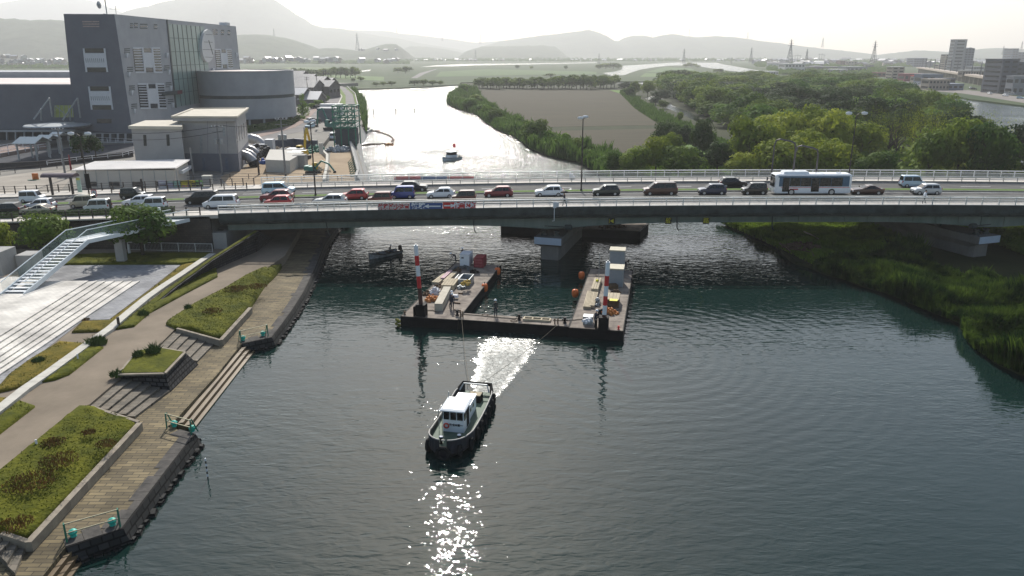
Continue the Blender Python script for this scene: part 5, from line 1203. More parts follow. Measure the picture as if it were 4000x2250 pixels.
# wheelhouse: front at y=-2.4
wh = MB(); wh.loft([[(-.74, -2.35, .66), (.74, -2.35, .66), (.74, -.5, .66), (-.74, -.5, .66)], [(-.72, -2.28, 2.35), (.72, -2.28, 2.35), (.72, -.5, 2.35), (-.72, -.5, 2.35)]]); who = wh.build('wheelhouse', M_tw, tug)
m = MB(); m.loft([[(-.88, -2.62, 2.35), (.88, -2.62, 2.35), (.88, -.35, 2.38), (-.88, -.35, 2.38)], [(-.86, -2.6, 2.42), (.86, -2.6, 2.42), (.86, -.37, 2.46), (-.86, -.37, 2.46)], [(-.72, -2.4, 2.5), (.72, -2.4, 2.5), (.72, -.5, 2.54), (-.72, -.5, 2.54)]]); m.build('roof', M_tw, who)
for i in range(3): m = MB(); m.box(-.47+.47*i, -2.335, 1.62, .38, .06, .58); m.build('window', M_glass, who)
for s in (-1, 1):
    m = MB(); m.box(s*.745, -1.95, 1.55, .04, .5, .6); m.build('window', M_glass, who)
    m = MB(); m.box(s*.745, -1.2, .75, .04, .62, 1.45); m.build('door', M_blk, who)
m = MB(); m.box(.0, .65, .66, 1.25, 2.3, 1.15); m.box(0, .65, 1.81, 1.35, 2.35, .06); m.build('engine_casing', M_tw, tug)
for y in (.1, .9): m = MB(); m.box(.63, y, 1.2, .03, .35, .3); m.build('port_window', M_glass, tug)
m = MB(); m.tube([(.17*math.cos(a/10*6.283)-.47, -2.42, 1.15+.17*math.sin(a/10*6.283)) for a in range(10)], .055, 6, closed=True); m.build('lifebuoy', mat('buoy_red', (.5, .05, .03), .6), tug)
text('安全', .21, M_blk, tug, (-.07, -2.375, 1.22), bold=.006, sx=.95); text('第一', .21, M_blk, tug, (.48, -2.375, 1.22), bold=.006, sx=.95)
m = MB(); m.box(.2, -2.37, 1.15, .05, .02, .17); m.box(.2, -2.372, 1.21, .16, .018, .05); m.build('cross_mark', M_blk, tug)
for (x, y) in ((-.35, -4.2), (.75, -3.7)): m = MB(); m.lathe([(.12, .66), (.1, .7), (.09, 1.05), (.16, 1.1), (.14, 1.18)], 10, (x, y, 0)); m.build('bitt', M_hullb, tug); m = MB(); m.lathe([(.14, 1.18), (.12, 1.24)], 10, (x, y, 0)); m.build('bitt_cap', M_bag, tug)
m = MB(); m.box(.25, 3.2, .66, .95, .9, .55); m.build('winch', M_hullb, tug); m = MB(); m.box(.25, 3.2, 1.21, .9, .7, .05); m.build('winch_cover', M_woodp, tug)
m = MB()
for k in range(5): m.tube([(-.1+(.3-.02*k)*math.cos(a/10*6.283)-.35, 2.5+(.3-.02*k)*math.sin(a/10*6.283), .7+.05*k) for a in range(10)], .035, 5, closed=True)
m.build('rope_coil', M_rope, tug)
m = MB(); m.box(-.5, 2.9, .66, .8, 1.0, .35); m.build('locker', mat('locker_green', (.08, .11, .07), .7), tug)
m = MB(); m.tube([(-hw_(4.7)+.05, 3.9, 1.1), (-.9, 4.3, 1.55), (.9, 4.3, 1.55), (hw_(4.7)-.05, 3.9, 1.1)], .06, 6); m.build('tow_bow', M_gal, tug)
m = MB(); m.tube([(-1.3, 4.1, 1.1), (-1.1, 4.9, 1.35), (1.1, 4.9, 1.35), (1.3, 4.1, 1.1)], .14, 8); m.build('stern_fender', M_tyre, tug)
m = MB(); m.tube([(-.75, -.6, 2.45), (-.75, -.6, 3.0)], .03, 5); m.tube([(-1.05, -2.2, .7), (-1.05, -2.2, 2.2), (-.8, -2.2, 2.3)], .025, 5); m.tube([(-1.05, -1.4, .7), (-1.05, -1.4, 2.2), (-.8, -1.4, 2.3)], .025, 5); m.tube([(-1.05, -2.2, 2.2), (-1.05, -1.4, 2.2)], .025, 5); m.build('grab_rail', M_gal, tug)
# ================================================================ small boats
def skiff(loc, rz, L_, W_, lb, hullm, name='motor_boat', h_=.55, cabin=False, motor=True, group=None):
    t = thing(name, lb, 'boat', loc, rz, group=group); m = MB(); secs = []
    for i in range(11):
        f = i/10; y = -L_/2+L_*f; w_ = W_/2*(max(.03, (1-(1-min(1, f*2.1))**2))**.55 if f < .5 else 1-.12*(f-.5)); z = h_+(.35*(1-f*2.2)**2 if f < .45 else 0)
        secs.append([(-w_*.6, y, -.25), (-w_, y, z), (-w_+.07, y, z), (-w_*.8, y, .12), (w_*.8, y, .12), (w_-.07, y, z), (w_, y, z), (w_*.6, y, -.25)])
    m.loft(secs); m.build('hull', hullm, t); m = MB()
    for f in (.35, .62): m.box(0, -L_/2+L_*f, .33, W_*.86, .28, .06)
    m.build('thwart', M_woodd, t)
    m = MB()
    for s in (-1, 1): m.tube([(s*(q[6][0]), q[6][1], q[6][2]) for q in secs], .045, 6)
    m.build('gunwale', M_blk, t)
    if motor: m = MB(); m.box(0, L_/2+.05, .35, .35, .5, .62, top=(.7, .7)); m.box(0, L_/2+.15, -.4, .14, .2, .8); m.build('outboard_motor', M_blk, t)
    return t
p = (A(1443, 1012, 0)+A(1562, 985, 0))/2; sk = skiff(p, math.atan2(-(A(1562, 985, 0)-A(1443, 1012, 0)).x, (A(1562, 985, 0)-A(1443, 1012, 0)).y), 5.2, 1.6, 'dark open motor boat with a seated helmsman left of the work barge', hullm=mat('skiff_white', (.30, .32, .33), .5, c2=(.10, .11, .11), scale=2), h_=.42)
q = A(1524, 992, .1); person(q+Vector((0, 0, -.02)), R(100), 'sit', DK, DK, 'helmsman in dark clothes and pale cap sitting in the small motor boat')
p = A(1752, 628, 0); t = skiff(p+Vector((.6, 1, 0)), R(-38), 6.4, 2.5, 'small white cabin boat with a red flag in the glittering river', mat('boat_white', (.50, .55, .57), .4, var=.06), 'cabin_boat', .75, motor=True)
m = MB(); m.box(0, .2, .5, 1.8, 2.4, .9); m.build('cabin', M_tw, t)
m = MB(); m.box(0, .2, 1.4, 1.7, 2.2, .75); m.build('window', M_glass, t); m = MB(); m.box(0, .2, 2.15, 1.95, 2.6, .1); m.build('roof', M_tw, t)
for s in (-1, 1): m = MB(); m.tube([(s*.9, -2.2, .9), (s*.95, 2.4, 1.1)], .03, 5); m.build('rail', M_gal, t)
m = MB(); m.tube([(0, .8, 2.1), (0, .8, 4.2)], .04, 5); m.build('flag_pole', M_gal, t); m = MB(); m.add([(0, .8, 4.2), (.5, 1.3, 4.1), (.45, 1.25, 3.2), (0, .8, 3.2)], [(0, 1, 2, 3)]); m.build('flag', mat('flag_red', (.7, .03, .04), .7, var=.05), t, recalc=False)
# boom of floats in the far river
bm_pts = [(1443, 508), (1455, 511), (1468, 513), (1476, 516), (1484, 518), (1497, 520), (1510, 525), (1522, 531), (1532, 538), (1538, 544), (1536, 549), (1529, 550), (1536, 555), (1535, 560), (1526, 563), (1514, 563), (1500, 562), (1485, 563), (1468, 564), (1450, 564), (1432, 566), (1416, 569), (1402, 570)]
q = P(bm_pts, .1); t = thing('float_boom', 'curved brown float boom enclosing the water by the work yard', 'boom', q[0])
k = 0
for a, c in zip(q, q[1:]):
    n = max(1, int((c-a).length/2.6))
    for i in range(n):
        u, v = a.lerp(c, (i+.06)/n)-q[0], a.lerp(c, (i+.94)/n)-q[0]; m = MB(); m.tube([u, u.lerp(v, .08), u.lerp(v, .92), v], [.1, .3, .3, .1], 6); m.build('float', mat('boom_brown', (.12, .055, .03), .8, var=.3), t)
tag(heap(14, 1.4, .6, .5, 31, .6).build('float_heap', M_netor, loc=A(1522, 568, 0)), 'orange floats bunched at the lower bend of the boom', 'floats')
tag(heap(10, 1.2, .6, .5, 32, .6).build('float_heap', mat('boom_brown', (0, 0, 0)), loc=A(1474, 515, 0)), 'brown floats bunched near the upper end of the boom', 'floats')
for px, pt, pb_ in ((1458, 427, 448), (1546, 424, 444), (1619, 421, 440)):
    p = A(px, pb_, 0); hh = B(px, pt, p.y).z; lb = {1458: 'dark marker pile in the river nearest the green gantry', 1546: 'dark marker pile in the river, middle of the row of three', 1619: 'dark marker pile in the river, farthest from the bank'}[px]
    t = thing('marker_pile', lb, 'marker pile', p, group='marker piles in the upper river'); m = MB(); m.lathe([(.22, -1), (.22, hh*.62)], 8); m.build('pile', M_blk, t); m = MB(); m.lathe([(.3, hh*.62), (.3, hh*.95), (.1, hh)], 8); m.build('topmark', mat('topmark_dark', (.05, .06, .05), .6), t)
# workboat by the yard quay
c0 = A(1415, 522, 0); t = thing('work_raft', 'small dark work raft moored at the yard quay', 'boat', c0); m = MB(); m.loft([[(-1.9, 0, -.3), (1.9, 0, -.3), (1.9, 9, -.3), (-1.9, 9, -.3)], [(-2, -.3, .9), (2, -.3, .9), (2, 9.3, .9), (-2, 9.3, .9)]]); m.build('hull', mat('raft_grey', (.22, .22, .21), .7, var=.2), t)
m = heap(60, 1.4, 3, 1.6, 41, .7); m.v = [(x, y+4.5, z+.9) for x, y, z in m.v]; m.build('deck_load', M_blk, t)
# ================================================================ north bank: lot, yard, roads
GZ = 4.4
lotpx = [(1262, 722), (1277, 667), (1279, 619), (1245, 583), (1265, 560), (1292, 525), (1312, 480), (1385, 470), (1392, 440), (1385, 400), (1372, 365), (1345, 340), (1310, 328)]
mb = MB(); mb.prism(P(lotpx, GZ)+[Vector((-120, 620, 0)), Vector((-600, 620, 0)), Vector((-600, 122.6, 0)), Vector((-44, 122.6, 0))], 2, GZ); struct(mb, 'building_lot_ground', M_lot)
M_sand = mat('yard_sand', (.24, .18, .12), .95, c2=(.36, .28, .19), scale=.12)
surf([(900, 735), (860, 690), (960, 650), (1000, 600), (1100, 575), (1240, 585), (1275, 620), (1273, 665), (1258, 722)], GZ, M_sand, 'yard_ground', .02, kind='structure')
surf([(1284, 720), (1286, 667), (1290, 600), (1300, 570), (1372, 572), (1388, 640), (1398, 700), (1398, 720)], 3.2, M_sand, 'yard_ground', .02, kind='structure')
M_asph2 = mat('asphalt_pale', (.17, .16, .155), .9, var=.15, scale=.15); M_brick = mat('brown_paving', (.24, .18, .155), .9, var=.12, scale=.5)
road_l = [(560, 590), (760, 585), (1000, 540), (1155, 497), (1194, 474), (1241, 427), (1272, 392), (1291, 361), (1291, 338)]; road_r = [(1296, 345), (1310, 361), (1334, 380), (1322, 411), (1252, 466), (1217, 505), (1116, 526), (1000, 561), (760, 610), (560, 612)]
surf(road_l+road_r, GZ, M_asph2, 'river_road', .03, kind='structure')
surf([(1000, 526), (1150, 484), (1188, 458), (1228, 418), (1262, 384), (1284, 350), (1290, 350), (1272, 391), (1240, 427), (1193, 474), (1154, 497), (1000, 540)], GZ, M_brick, 'river_pavement', .06, kind='structure')
surf([(1351, 411), (1351, 373), (1334, 349), (1316, 336), (1330, 334), (1349, 342), (1378, 369), (1388, 411)], GZ, M_asph2, 'river_path', .05, kind='structure')
surf([(1326, 411), (1336, 380), (1322, 361), (1296, 338), (1315, 336), (1333, 349), (1350, 373), (1350, 411)], GZ, mat('bank_grass', (.09, .14, .03), .95, c2=(.14, .19, .05), scale=.3), 'bank_grass', .07, kind='structure')
surf([(1379, 369), (1350, 342), (1356, 342), (1386, 369), (1396, 411), (1389, 411)], GZ, MATS['bank_grass'], 'bank_grass', .07, kind='structure')
def wline(px, z, w_, h_, m_, name, lb, cat='kerb', **k):
    q = P(px, z); t = thing(name, lb, cat, q[0], **k); m = MB()
    for a, b in zip(q, q[1:]): m.bar(a-q[0]+Vector((0, 0, h_/2)), b-q[0]+Vector((0, 0, h_/2)), w_, h_)
    m.build('wall', m_, t); return t
wline([(1322, 411), (1336, 380), (1322, 361), (1296, 340)], GZ, .5, .6, M_stonep, 'road_barrier', 'white low barrier between the river road and the grass strip')
wline([(1397, 411), (1387, 369), (1356, 340)], GZ, .4, .7, M_stonep, 'path_wall', 'pale low wall on the river side of the path')
wline([(1266, 720), (1277, 667), (1279, 619), (1243, 582), (1212, 567)], GZ, .5, .9, M_stonep, 'site_wall', 'pale zigzag wall dividing the work yard', 'wall')
wline([(1075, 583), (1150, 576), (1240, 584)], GZ, .6, 2.2, mat('blue_sheet_pile', (.05, .06, .09), .6, var=.3), 'sheet_pile_wall', 'dark blue-grey sheet wall behind the yellow excavator', 'wall')
t = thing('flood_wall', 'new pale concrete flood wall with steel braces between yard and river', 'wall', A(1392, 600, 3.2)); q = P([(1392, 715), (1400, 690), (1385, 630), (1368, 566), (1372, 520), (1400, 495)], 3.2); o0 = q[0]; t.location = o0
m = MB()
for a, b in zip(q, q[1:]): m.bar(a-o0+Vector((0, 0, .7)), b-o0+Vector((0, 0, .7)), .5, 1.4)
m.build('wall', M_conc, t); m = MB()
for a, b in zip(q, q[1:]): m.add([a-o0+Vector((.3, 0, 1.2)), b-o0+Vector((.3, 0, 1.2)), b-o0+Vector((3.2, 0, -3.4)), a-o0+Vector((3.2, 0, -3.4)), a-o0+Vector((.3, 0, -3.4)), b-o0+Vector((.3, 0, -3.4))], [(0, 1, 2, 3), (0, 3, 4), (1, 5, 2)])
m.build('slope', M_conc, t)
for i in range(7):
    c = q[1].lerp(q[2], i/7)-o0; m = MB(); m.bar(c+Vector((-1.6, 0, .1)), c+Vector((-.2, 0, 1.5)), .12); m.bar(c+Vector((-1.6, 0, .1)), c+Vector((-.2, 0, .1)), .12); m.build('brace', M_grn, t)
# ---------------------------------------------------------------- convention hall
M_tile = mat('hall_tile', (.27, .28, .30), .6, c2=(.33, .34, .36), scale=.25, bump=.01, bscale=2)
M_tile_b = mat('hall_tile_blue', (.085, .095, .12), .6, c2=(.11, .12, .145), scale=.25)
M_pan = mat('white_panel', (.50, .52, .55), .6, var=.06); M_dwin = mat('dark_window', (.025, .03, .035), .15, spec=.6, var=.3)
M_curt = mat('curtain_glass', (.13, .21, .195), .3, c2=(.20, .29, .27), spec=.6, scale=.12); M_mull = mat('mullion', (.03, .045, .05), .5)
ZT = 35.7; C1 = Vector((-97.8, 200.3, 0)); C0 = Vector((-109.6, 199.0, 0)); C2 = Vector((-99.0, 290.8, 0)); C3 = Vector((-112, 289, 0))
def ray_plane(px, py, a, b):
    b_ = 1125-py; d = Vector((px-2000, FPX*math.cos(PITCH)+b_*math.sin(PITCH), -FPX*math.sin(PITCH)+b_*math.cos(PITCH)))
    n = Vector((b.y-a.y, -(b.x-a.x), 0)); o = Vector((0, 0, CAM_H)); t_ = (a-o).dot(n)/d.dot(n); return o+d*t_
hall = thing('convention_hall', 'tall grey slab-like hall with glass front and round white disc', 'building', C1)
def wall_panel(pts, a, b, depth, name, m_, parent, org):
    n = Vector((b.y-a.y, -(b.x-a.x), 0)).normalized()
    if n.dot(Vector((0, 0, CAM_H))-a) < 0: n = -n
    q = [ray_plane(x, y, a, b)-org for x, y in pts]; k = len(q); f = [p+n*depth for p in q]; g = [p-n*.1 for p in q]
    m = MB(); m.add(f+g, [tuple(range(k))]+[(i, (i+1) % k, k+(i+1) % k, k+i) for i in range(k)]); return m.build(name, m_, parent)
m = MB(); m.prism([p-C1 for p in (C0, C1, C2, C3)], GZ, ZT); hb = m.build('wall', M_tile, hall)
Z1 = 2.576
def zq(x0, y0, x1, y1, s=0): return [(x0/Z1, y0/Z1), (x1/Z1, (y0+s)/Z1), (x1/Z1, (y1+s)/Z1), (x0/Z1, y1/Z1)]
Rw = lambda pts, dp, nm, m_, par=hall: wall_panel(pts, C1, C2, dp, nm, m_, par, C1)
Lw = lambda pts, dp, nm, m_, par=hall: wall_panel(pts, C0, C1, dp, nm, m_, par, C1)
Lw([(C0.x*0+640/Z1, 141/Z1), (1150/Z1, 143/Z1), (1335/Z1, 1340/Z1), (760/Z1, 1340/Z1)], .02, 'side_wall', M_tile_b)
Rw([(1685/Z1, 238/Z1), (2050/Z1, 268/Z1), (2135/Z1, 1015/Z1), (1775/Z1, 1076/Z1)], .08, 'curtain_wall', M_curt)
for k in range(1, 8):
    f = k/8; x0, y0, x1, y1 = 1685+365*f, 238+30*f, 1775+360*f, 1076-61*f; Rw([(x0/Z1, y0/Z1), ((x0+5)/Z1, y0/Z1), ((x1+5)/Z1, y1/Z1), (x1/Z1, y1/Z1)], .14, 'mullion', M_mull)
for k in range(1, 6):
    f = k/6; xa, ya = 1685+90*f, 238+838*f; xb, yb = 2050+85*f, 268+747*f; Rw([(xa/Z1, ya/Z1), (xb/Z1, yb/Z1), (xb/Z1, (yb+5)/Z1), (xa/Z1, (ya+6)/Z1)], .12, 'transom', mat('transom_grey', (.07, .12, .11), .5))
Rw([(1672/Z1, 195/Z1), (1682/Z1, 196/Z1), (1774/Z1, 1085/Z1), (1762/Z1, 1085/Z1)], .2, 'seam', M_mull)
disc = [(803+25.3*math.cos(a/28*6.2832)+0, 179+64*math.sin(a/28*6.2832)) for a in range(28)]; do = Rw(disc, .9, 'round_sign', mat('disc_white', (.42, .44, .45), .5, var=.04))
for (xa, ya, xb, yb) in ((2040, 345, 2110, 348), (2025, 420, 2110, 424), (2010, 495, 2120, 500), (2035, 572, 2110, 576)): Rw([(xa/Z1, ya/Z1), (xb/Z1, yb/Z1), (xb/Z1, (yb+4)/Z1), (xa/Z1, (ya+4)/Z1)], .95, 'disc_line', M_mull)
Rw([(2068/Z1, 405/Z1), (2074/Z1, 405/Z1), (2118/Z1, 550/Z1), (2112/Z1, 550/Z1)], .96, 'disc_hand', M_mull)
for (x0, y0, x1, y1, sk, cx0, cx1) in ((1332, 470, 1630, 738, 20, .36, .68), (1382, 832, 1672, 1100, 20, .36, .68), (2160, 487, 2342, 693, 14, .34, .66)):
    w_ = x1-x0; h_ = y1-y0
    def g(u, v): return ((x0+w_*u*.91+.10*w_*v)/Z1, (y0+h_*v*1.0-0*sk*u)/Z1)
    for (a, b) in ((0, .36), (.66, 1)):
        Rw([g(a, .07), g(b, .07), g(b, .93), g(a, .93)], .06, 'window', M_dwin)
        for k in range(8): v = .12+.1*k; Rw([g(a+.02, v), g(b, v), g(b, v+.03), g(a+.02, v+.03)], .12, 'louvre', M_pan)
    Rw([g(cx0, .22), g(cx1, .22), g(cx1, .78), g(cx0, .78)], .18, 'spandrel', M_pan)
    for v in (.02, .93): Rw([g(0, v), g(cx0, v), g(cx0, v+.06), g(0, v+.06)], .16, 'frame', M_pan); Rw([g(cx1, v), g(1, v), g(1, v+.06), g(cx1, v+.06)], .16, 'frame', M_pan)
    for u in (cx0-.04, cx1-.01): Rw([g(u, .02), g(u+.06, .02), g(u+.06, .99), g(u, .99)], .2, 'frame', M_pan)
    for v in (.06, .8): Rw([g(cx0+.03, v), g(cx1-.02, v), g(cx1-.02, v+.15), g(cx0+.03, v+.15)], .1, 'window', M_dwin)
for (x, y, w_) in ((1350, 230, 34), (1408, 238, 72), (1548, 242, 32), (1310, 232, 26), (2140, 296, 24), (2225, 300, 26), (2290, 303, 24), (2168, 297, 20)):
    for k in range(3): Rw(zq(x, y+20*k, x+w_, y+10+20*k, 2), .1, 'vent_slat', M_dwin if k % 2 or x in (2140,) else M_mull)
for (x, y) in ((1280, 675), (1300, 862), (1322, 1045), (1668, 830), (1688, 998), (1648, 660), (1250, 488)):
    for k in range(3): Rw(zq(x, y+20*k, x+54, y+9+20*k, -3), .1, 'vent_slat', M_mull)
for (x, y) in ((1254, 533), (1277, 722), (1305, 908), (1330, 1092), (1660, 533), (1680, 700), (1698, 865), (1718, 1035), (2128, 685), (2362, 530)):
    Rw([(x/Z1, y/Z1), ((x+22)/Z1, y/Z1), ((x+10)/Z1, (y+52)/Z1)], .5, 'wall_lamp', M_pan)
Rw([(1625/Z1, 925/Z1), (1815/Z1, 905/Z1), (1815/Z1, 945/Z1), (1625/Z1, 963/Z1)], .6, 'sign_bracket', M_mull); Rw([(1765/Z1, 912/Z1), (1812/Z1, 907/Z1), (1812/Z1, 942/Z1), (1765/Z1, 946/Z1)], .65, 'red_plate', mat('dull_red', (.12, .02, .025), .6))
for k in range(3): Lw(zq(830+k*3, 212+24*k, 1000, 224+24*k), .1, 'vent_slat', mat('slat_pink', (.30, .24, .22), .7))
for (x0, y0, x1, y1) in ((835, 487, 1060, 725), (888, 870, 1112, 1103)):
    w_ = x1-x0; h_ = y1-y0; g = lambda u, v: ((x0+w_*u+30*v)/Z1, (y0+h_*v)/Z1)
    Lw([g(0, .2), g(1, .2), g(1, .8), g(0, .8)], .18, 'spandrel', M_pan)
    for u in (0, .93): Lw([g(u, 0), g(u+.07, 0), g(u+.07, 1), g(u, 1)], .2, 'frame', M_pan)
    for v in (.0, .82): Lw([g(.08, v), g(.92, v), g(.92, v+.18), g(.08, v+.18)], .08, 'window', M_dwin)
    for k in range(10): u = .07+.088*k; Lw([g(u, .42), g(u+.02, .42), g(u+.02, .6), g(u, .6)], .2, 'slot', M_mull)
Lw(zq(975, 1197, 1122, 1240), .1, 'window', M_dwin)
for k in range(5): x = 968+77*k; Lw(zq(x, 1345, x+52, 1422), .15, 'entrance_bay', M_dwin)
p = ray_plane(1045/Z1, 141/Z1, C0, C1)-C1; m = MB(); m.tube([p, p+Vector((0, 1.5, 0)), p+Vector((0, 1.5, 3.6))], .14, 6); m.lathe([(.1, -.7), (.9, -.2), (.9, .0), (.3, .3)], 12, tuple(p+Vector((-1.5, 1.5, 2.2))), axis='x'); m.build('roof_antenna', M_gal, hall)
p = ray_plane(1150/Z1, 141/Z1, C0, C1)-C1; m = MB(); m.bar(p+Vector((0, 1, 0)), p+Vector((0, 1, 2.0)), .1); m.bar(p+Vector((-1.5, 1, 1.2)), p+Vector((1.2, 1, 1.2)), .08); m.build('roof_antenna', M_gal, hall)
m = MB(); m.box(-2.2, 82, ZT, 2.6, 3, 1.0); m.build('roof_housing', M_pan, hall)
# wing on the left
wz = B(0, 327, 214).z; WA, WB = Vector((-260, 214, 0)), Vector((-109, 206, 0))
wing = thing('hall_wing', 'long low dark grey hall wing with bright flat roof at the left edge', 'building', WB)
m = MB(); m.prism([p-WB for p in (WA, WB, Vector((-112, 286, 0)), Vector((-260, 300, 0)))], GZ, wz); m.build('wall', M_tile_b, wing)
m = MB(); m.prism([p-WB for p in (WA+Vector((0, 1.5, 0)), WB+Vector((-.5, 1.5, 0)), Vector((-113, 284, 0)), Vector((-258, 298, 0)))], wz, wz+.15); m.build('roof', mat('roof_pale', (.50, .42, .38), .8, c2=(.62, .57, .54), scale=.06), wing)
m = MB(); m.prism([p-WB for p in (Vector((-258, 262, 0)), Vector((-113, 262, 0)), Vector((-113, 282, 0)), Vector((-258, 290, 0)))], wz+.15, wz+2.0); m.build('roof_upstand', M_tile, wing)
Ww = lambda pts, dp, nm, m_: wall_panel(pts, WA, WB, dp, nm, m_, wing, WB)
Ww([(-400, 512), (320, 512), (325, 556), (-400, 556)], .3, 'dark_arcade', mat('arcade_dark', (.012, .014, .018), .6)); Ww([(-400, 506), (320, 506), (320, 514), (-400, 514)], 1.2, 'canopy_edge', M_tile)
for i in range(9): x = 30+34*i; Ww([(x, 514), (x+5, 514), (x+6, 556), (x+1, 556)], .7, 'column', M_tile)
op = Ww(zq(550, 1060, 783, 1180), .12, 'opening', mat('opening_sunlit_green', (.20, .24, .05), .8, c2=(.42, .46, .18), scale=.35))  # solid pane; the sunlit lawn beyond is put into its pale yellow-green colour
for k in range(6): x = 556+44*k; Ww(zq(x, 1060, x+5, 1180), .2, 'opening_bar', M_gal)
Ww([(555/Z1, 1065/Z1), (562/Z1, 1062/Z1), (700/Z1, 1178/Z1), (692/Z1, 1178/Z1)], .24, 'opening_brace', M_gal)
# canopy disc with two masts
cz = B(225, 485, 196).z; cp = B(225, 487, 196); t = thing('entrance_canopy', 'thin curved disc canopy hung from slanting white masts at the hall entrance', 'canopy', cp)
m = MB(); m.lathe([(7.2, -.5), (7.6, -.15), (7.3, .1), (.1, .55)], 28); m.build('disc', M_gal, t)
for (xa, ya, xb, yb) in ((132, 466, 193, 383), (193, 383, 204, 455), (160, 425, 162, 470), (245, 470, 303, 383), (303, 383, 314, 460), (272, 425, 275, 470)):
    a, b = B(xa, ya, 196)-cp, B(xb, yb, 197)-cp; m = MB(); m.tube([a, b], .2, 6); m.build('mast', M_gal, t)
# round building
RC = Vector((-86, 257, 0)); RZ = B(990, 283, 242).z; t = thing('round_hall', 'large smooth grey cylindrical hall with a dark band attached to the convention hall', 'building', RC)
zb_, zc_ = B(990, 388, 242).z, B(990, 375, 242).z; z0_ = B(990, 468, 242).z; rr_ = 15.0
m = MB(); m.lathe([(rr_, z0_), (rr_, zb_)], 64); m.build('lower_wall', M_tile, t); m = MB(); m.lathe([(rr_-.15, zb_), (rr_-.15, zc_)], 64); m.build('dark_band', M_mull, t)
m = MB(); m.lathe([(rr_, zc_), (rr_, RZ), (rr_+.15, RZ), (rr_+.15, RZ+.35), (rr_-.4, RZ+.35), (rr_-.5, RZ)], 64); m.build('upper_wall', M_tile, t)
m = MB(); m.lathe([(rr_-.6, RZ-.2), (rr_-.6, RZ+.05), (.2, RZ+.5)], 48); m.build('roof', MATS['roof_pale'], t)
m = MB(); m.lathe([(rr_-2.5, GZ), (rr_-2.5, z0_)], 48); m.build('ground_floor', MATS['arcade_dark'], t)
for k in range(20): a = k/20*6.283; m = MB(); m.lathe([(.35, GZ), (.35, z0_)], 8, ((rr_-.8)*math.cos(a), (rr_-.8)*math.sin(a), 0)); m.build('column', M_tile, t)
# hedge by the round building
def hedge_line(px, z, w_, h_, lb, m_=None, name='hedge'):
    q = P(px, z); r_ = random.Random(len(px)*7+int(px[0][0])); m = MB()
    for a, b in zip(q, q[1:]):
        d = b-a; dn = d.normalized(); sd_ = Vector((dn.y, -dn.x, 0)); n = int(d.length*w_*h_*22)+10
        for i in range(n):
            c = a+d*r_.random()+sd_*r_.uniform(-w_/2, w_/2)-q[0]+Vector((0, 0, h_*(r_.random()**.5))); s_ = r_.uniform(.12, .26)
            u = Vector((r_.uniform(-1, 1), r_.uniform(-1, 1), r_.uniform(-.5, .5))).normalized()*s_; v = u.orthogonal().normalized()*s_; m.add([c-u-v, c+u-v, c+u+v, c-u+v], [(0, 1, 2, 3)])
        m.bar(a-q[0]+Vector((0, 0, h_*.42)), b-q[0]+Vector((0, 0, h_*.42)), w_*.8, h_*.8)
    return tag(m.build(name, m_ or M_hedge, loc=q[0], recalc=False), lb, 'hedge')
M_hedge = mat('hedge_leaf', (.03, .06, .012), .8, c2=(.08, .13, .025), scale=1.5)
hedge_line([(870, 530), (960, 518), (1060, 503), (1130, 487), (1160, 470)], GZ, 2.5, 1.8, 'bright clipped hedge curving round the foot of the round hall')
# pump station
F = A(934, 673, GZ); pzt = B(922, 458, F.y).z
pump = thing('pump_station', 'plain pale concrete pump station with bright overhanging flat roofs', 'building', F)
rf = [A(x, y, pzt) for x, y in ((673, 457), (753, 426), (968, 423), (922, 458))]
M_pump = mat('pump_concrete', (.32, .31, .31), .9, c2=(.41, .40, .39), scale=.2, bump=.005, bscale=3); M_pumpd = mat('pump_base_grey', (.15, .155, .18), .9, var=.1, scale=.3)
M_rfp = mat('roof_cream', (.50, .46, .38), .85, var=.08, scale=.4)
def inset(q, k):
    c = sum(q, Vector())/len(q); return [p+(c-p).normalized()*k for p in q]
body = inset(rf, 1.2); zs_ = GZ+(pzt-GZ)*.33
m = MB(); m.prism([p-F for p in body], zs_-GZ, pzt-GZ-.7); m.build('upper_wall', M_pump, pump)
m = MB(); m.prism([p-F for p in inset(rf, 1.12)], 0, zs_-GZ); m.build('base_wall', M_pumpd, pump)
m = MB(); m.prism([p-F for p in rf], pzt-GZ-.75, pzt-GZ-.05, bottom=True); m.build('roof_slab', M_pump, pump)
m = MB(); m.prism([p-F for p in inset(rf, .7)], pzt-GZ-.05, pzt-GZ+.02); m.build('roof', M_rfp, pump)
m = MB(); q = [p-F for p in rf]
for i in range(4): m.bar(q[i]+Vector((0, 0, pzt*0+.05)), q[(i+1) % 4]+Vector((0, 0, .05)), .5, .3)
for v_ in range(len(m.v)): pass
m.build('parapet', M_rfp, pump)
D2 = F.y-3; z2_ = B(500, 492, D2).z; lf = [A(x, y, z2_) for x, y in ((500, 492), (567, 470), (716, 468), (711, 494))]
m = MB(); m.prism([p-F for p in inset(lf, .6)], 0, z2_-GZ-.4); m.build('annex_wall', M_pump, pump); m = MB(); m.prism([p-F for p in lf], z2_-GZ-.55, z2_-GZ, bottom=True); m.build('annex_roof', M_rfp, pump)
fa, fb = body[0].copy(), body[3].copy(); fa.z = fb.z = 0; ga, gb = inset(lf, .6)[0], inset(lf, .6)[3]
Z6 = lambda x, y: (x/Z1, 500+y/Z1)
for (x, y0, y1) in ((1443, 68, 180), (1675, 65, 178)): wall_panel([Z6(x, y0), Z6(x+28, y0), Z6(x+34, y1), Z6(x+6, y1)], ga, gb, .08, 'window', M_dwin, pump, F)
sa, sb_ = body[3], body[2]
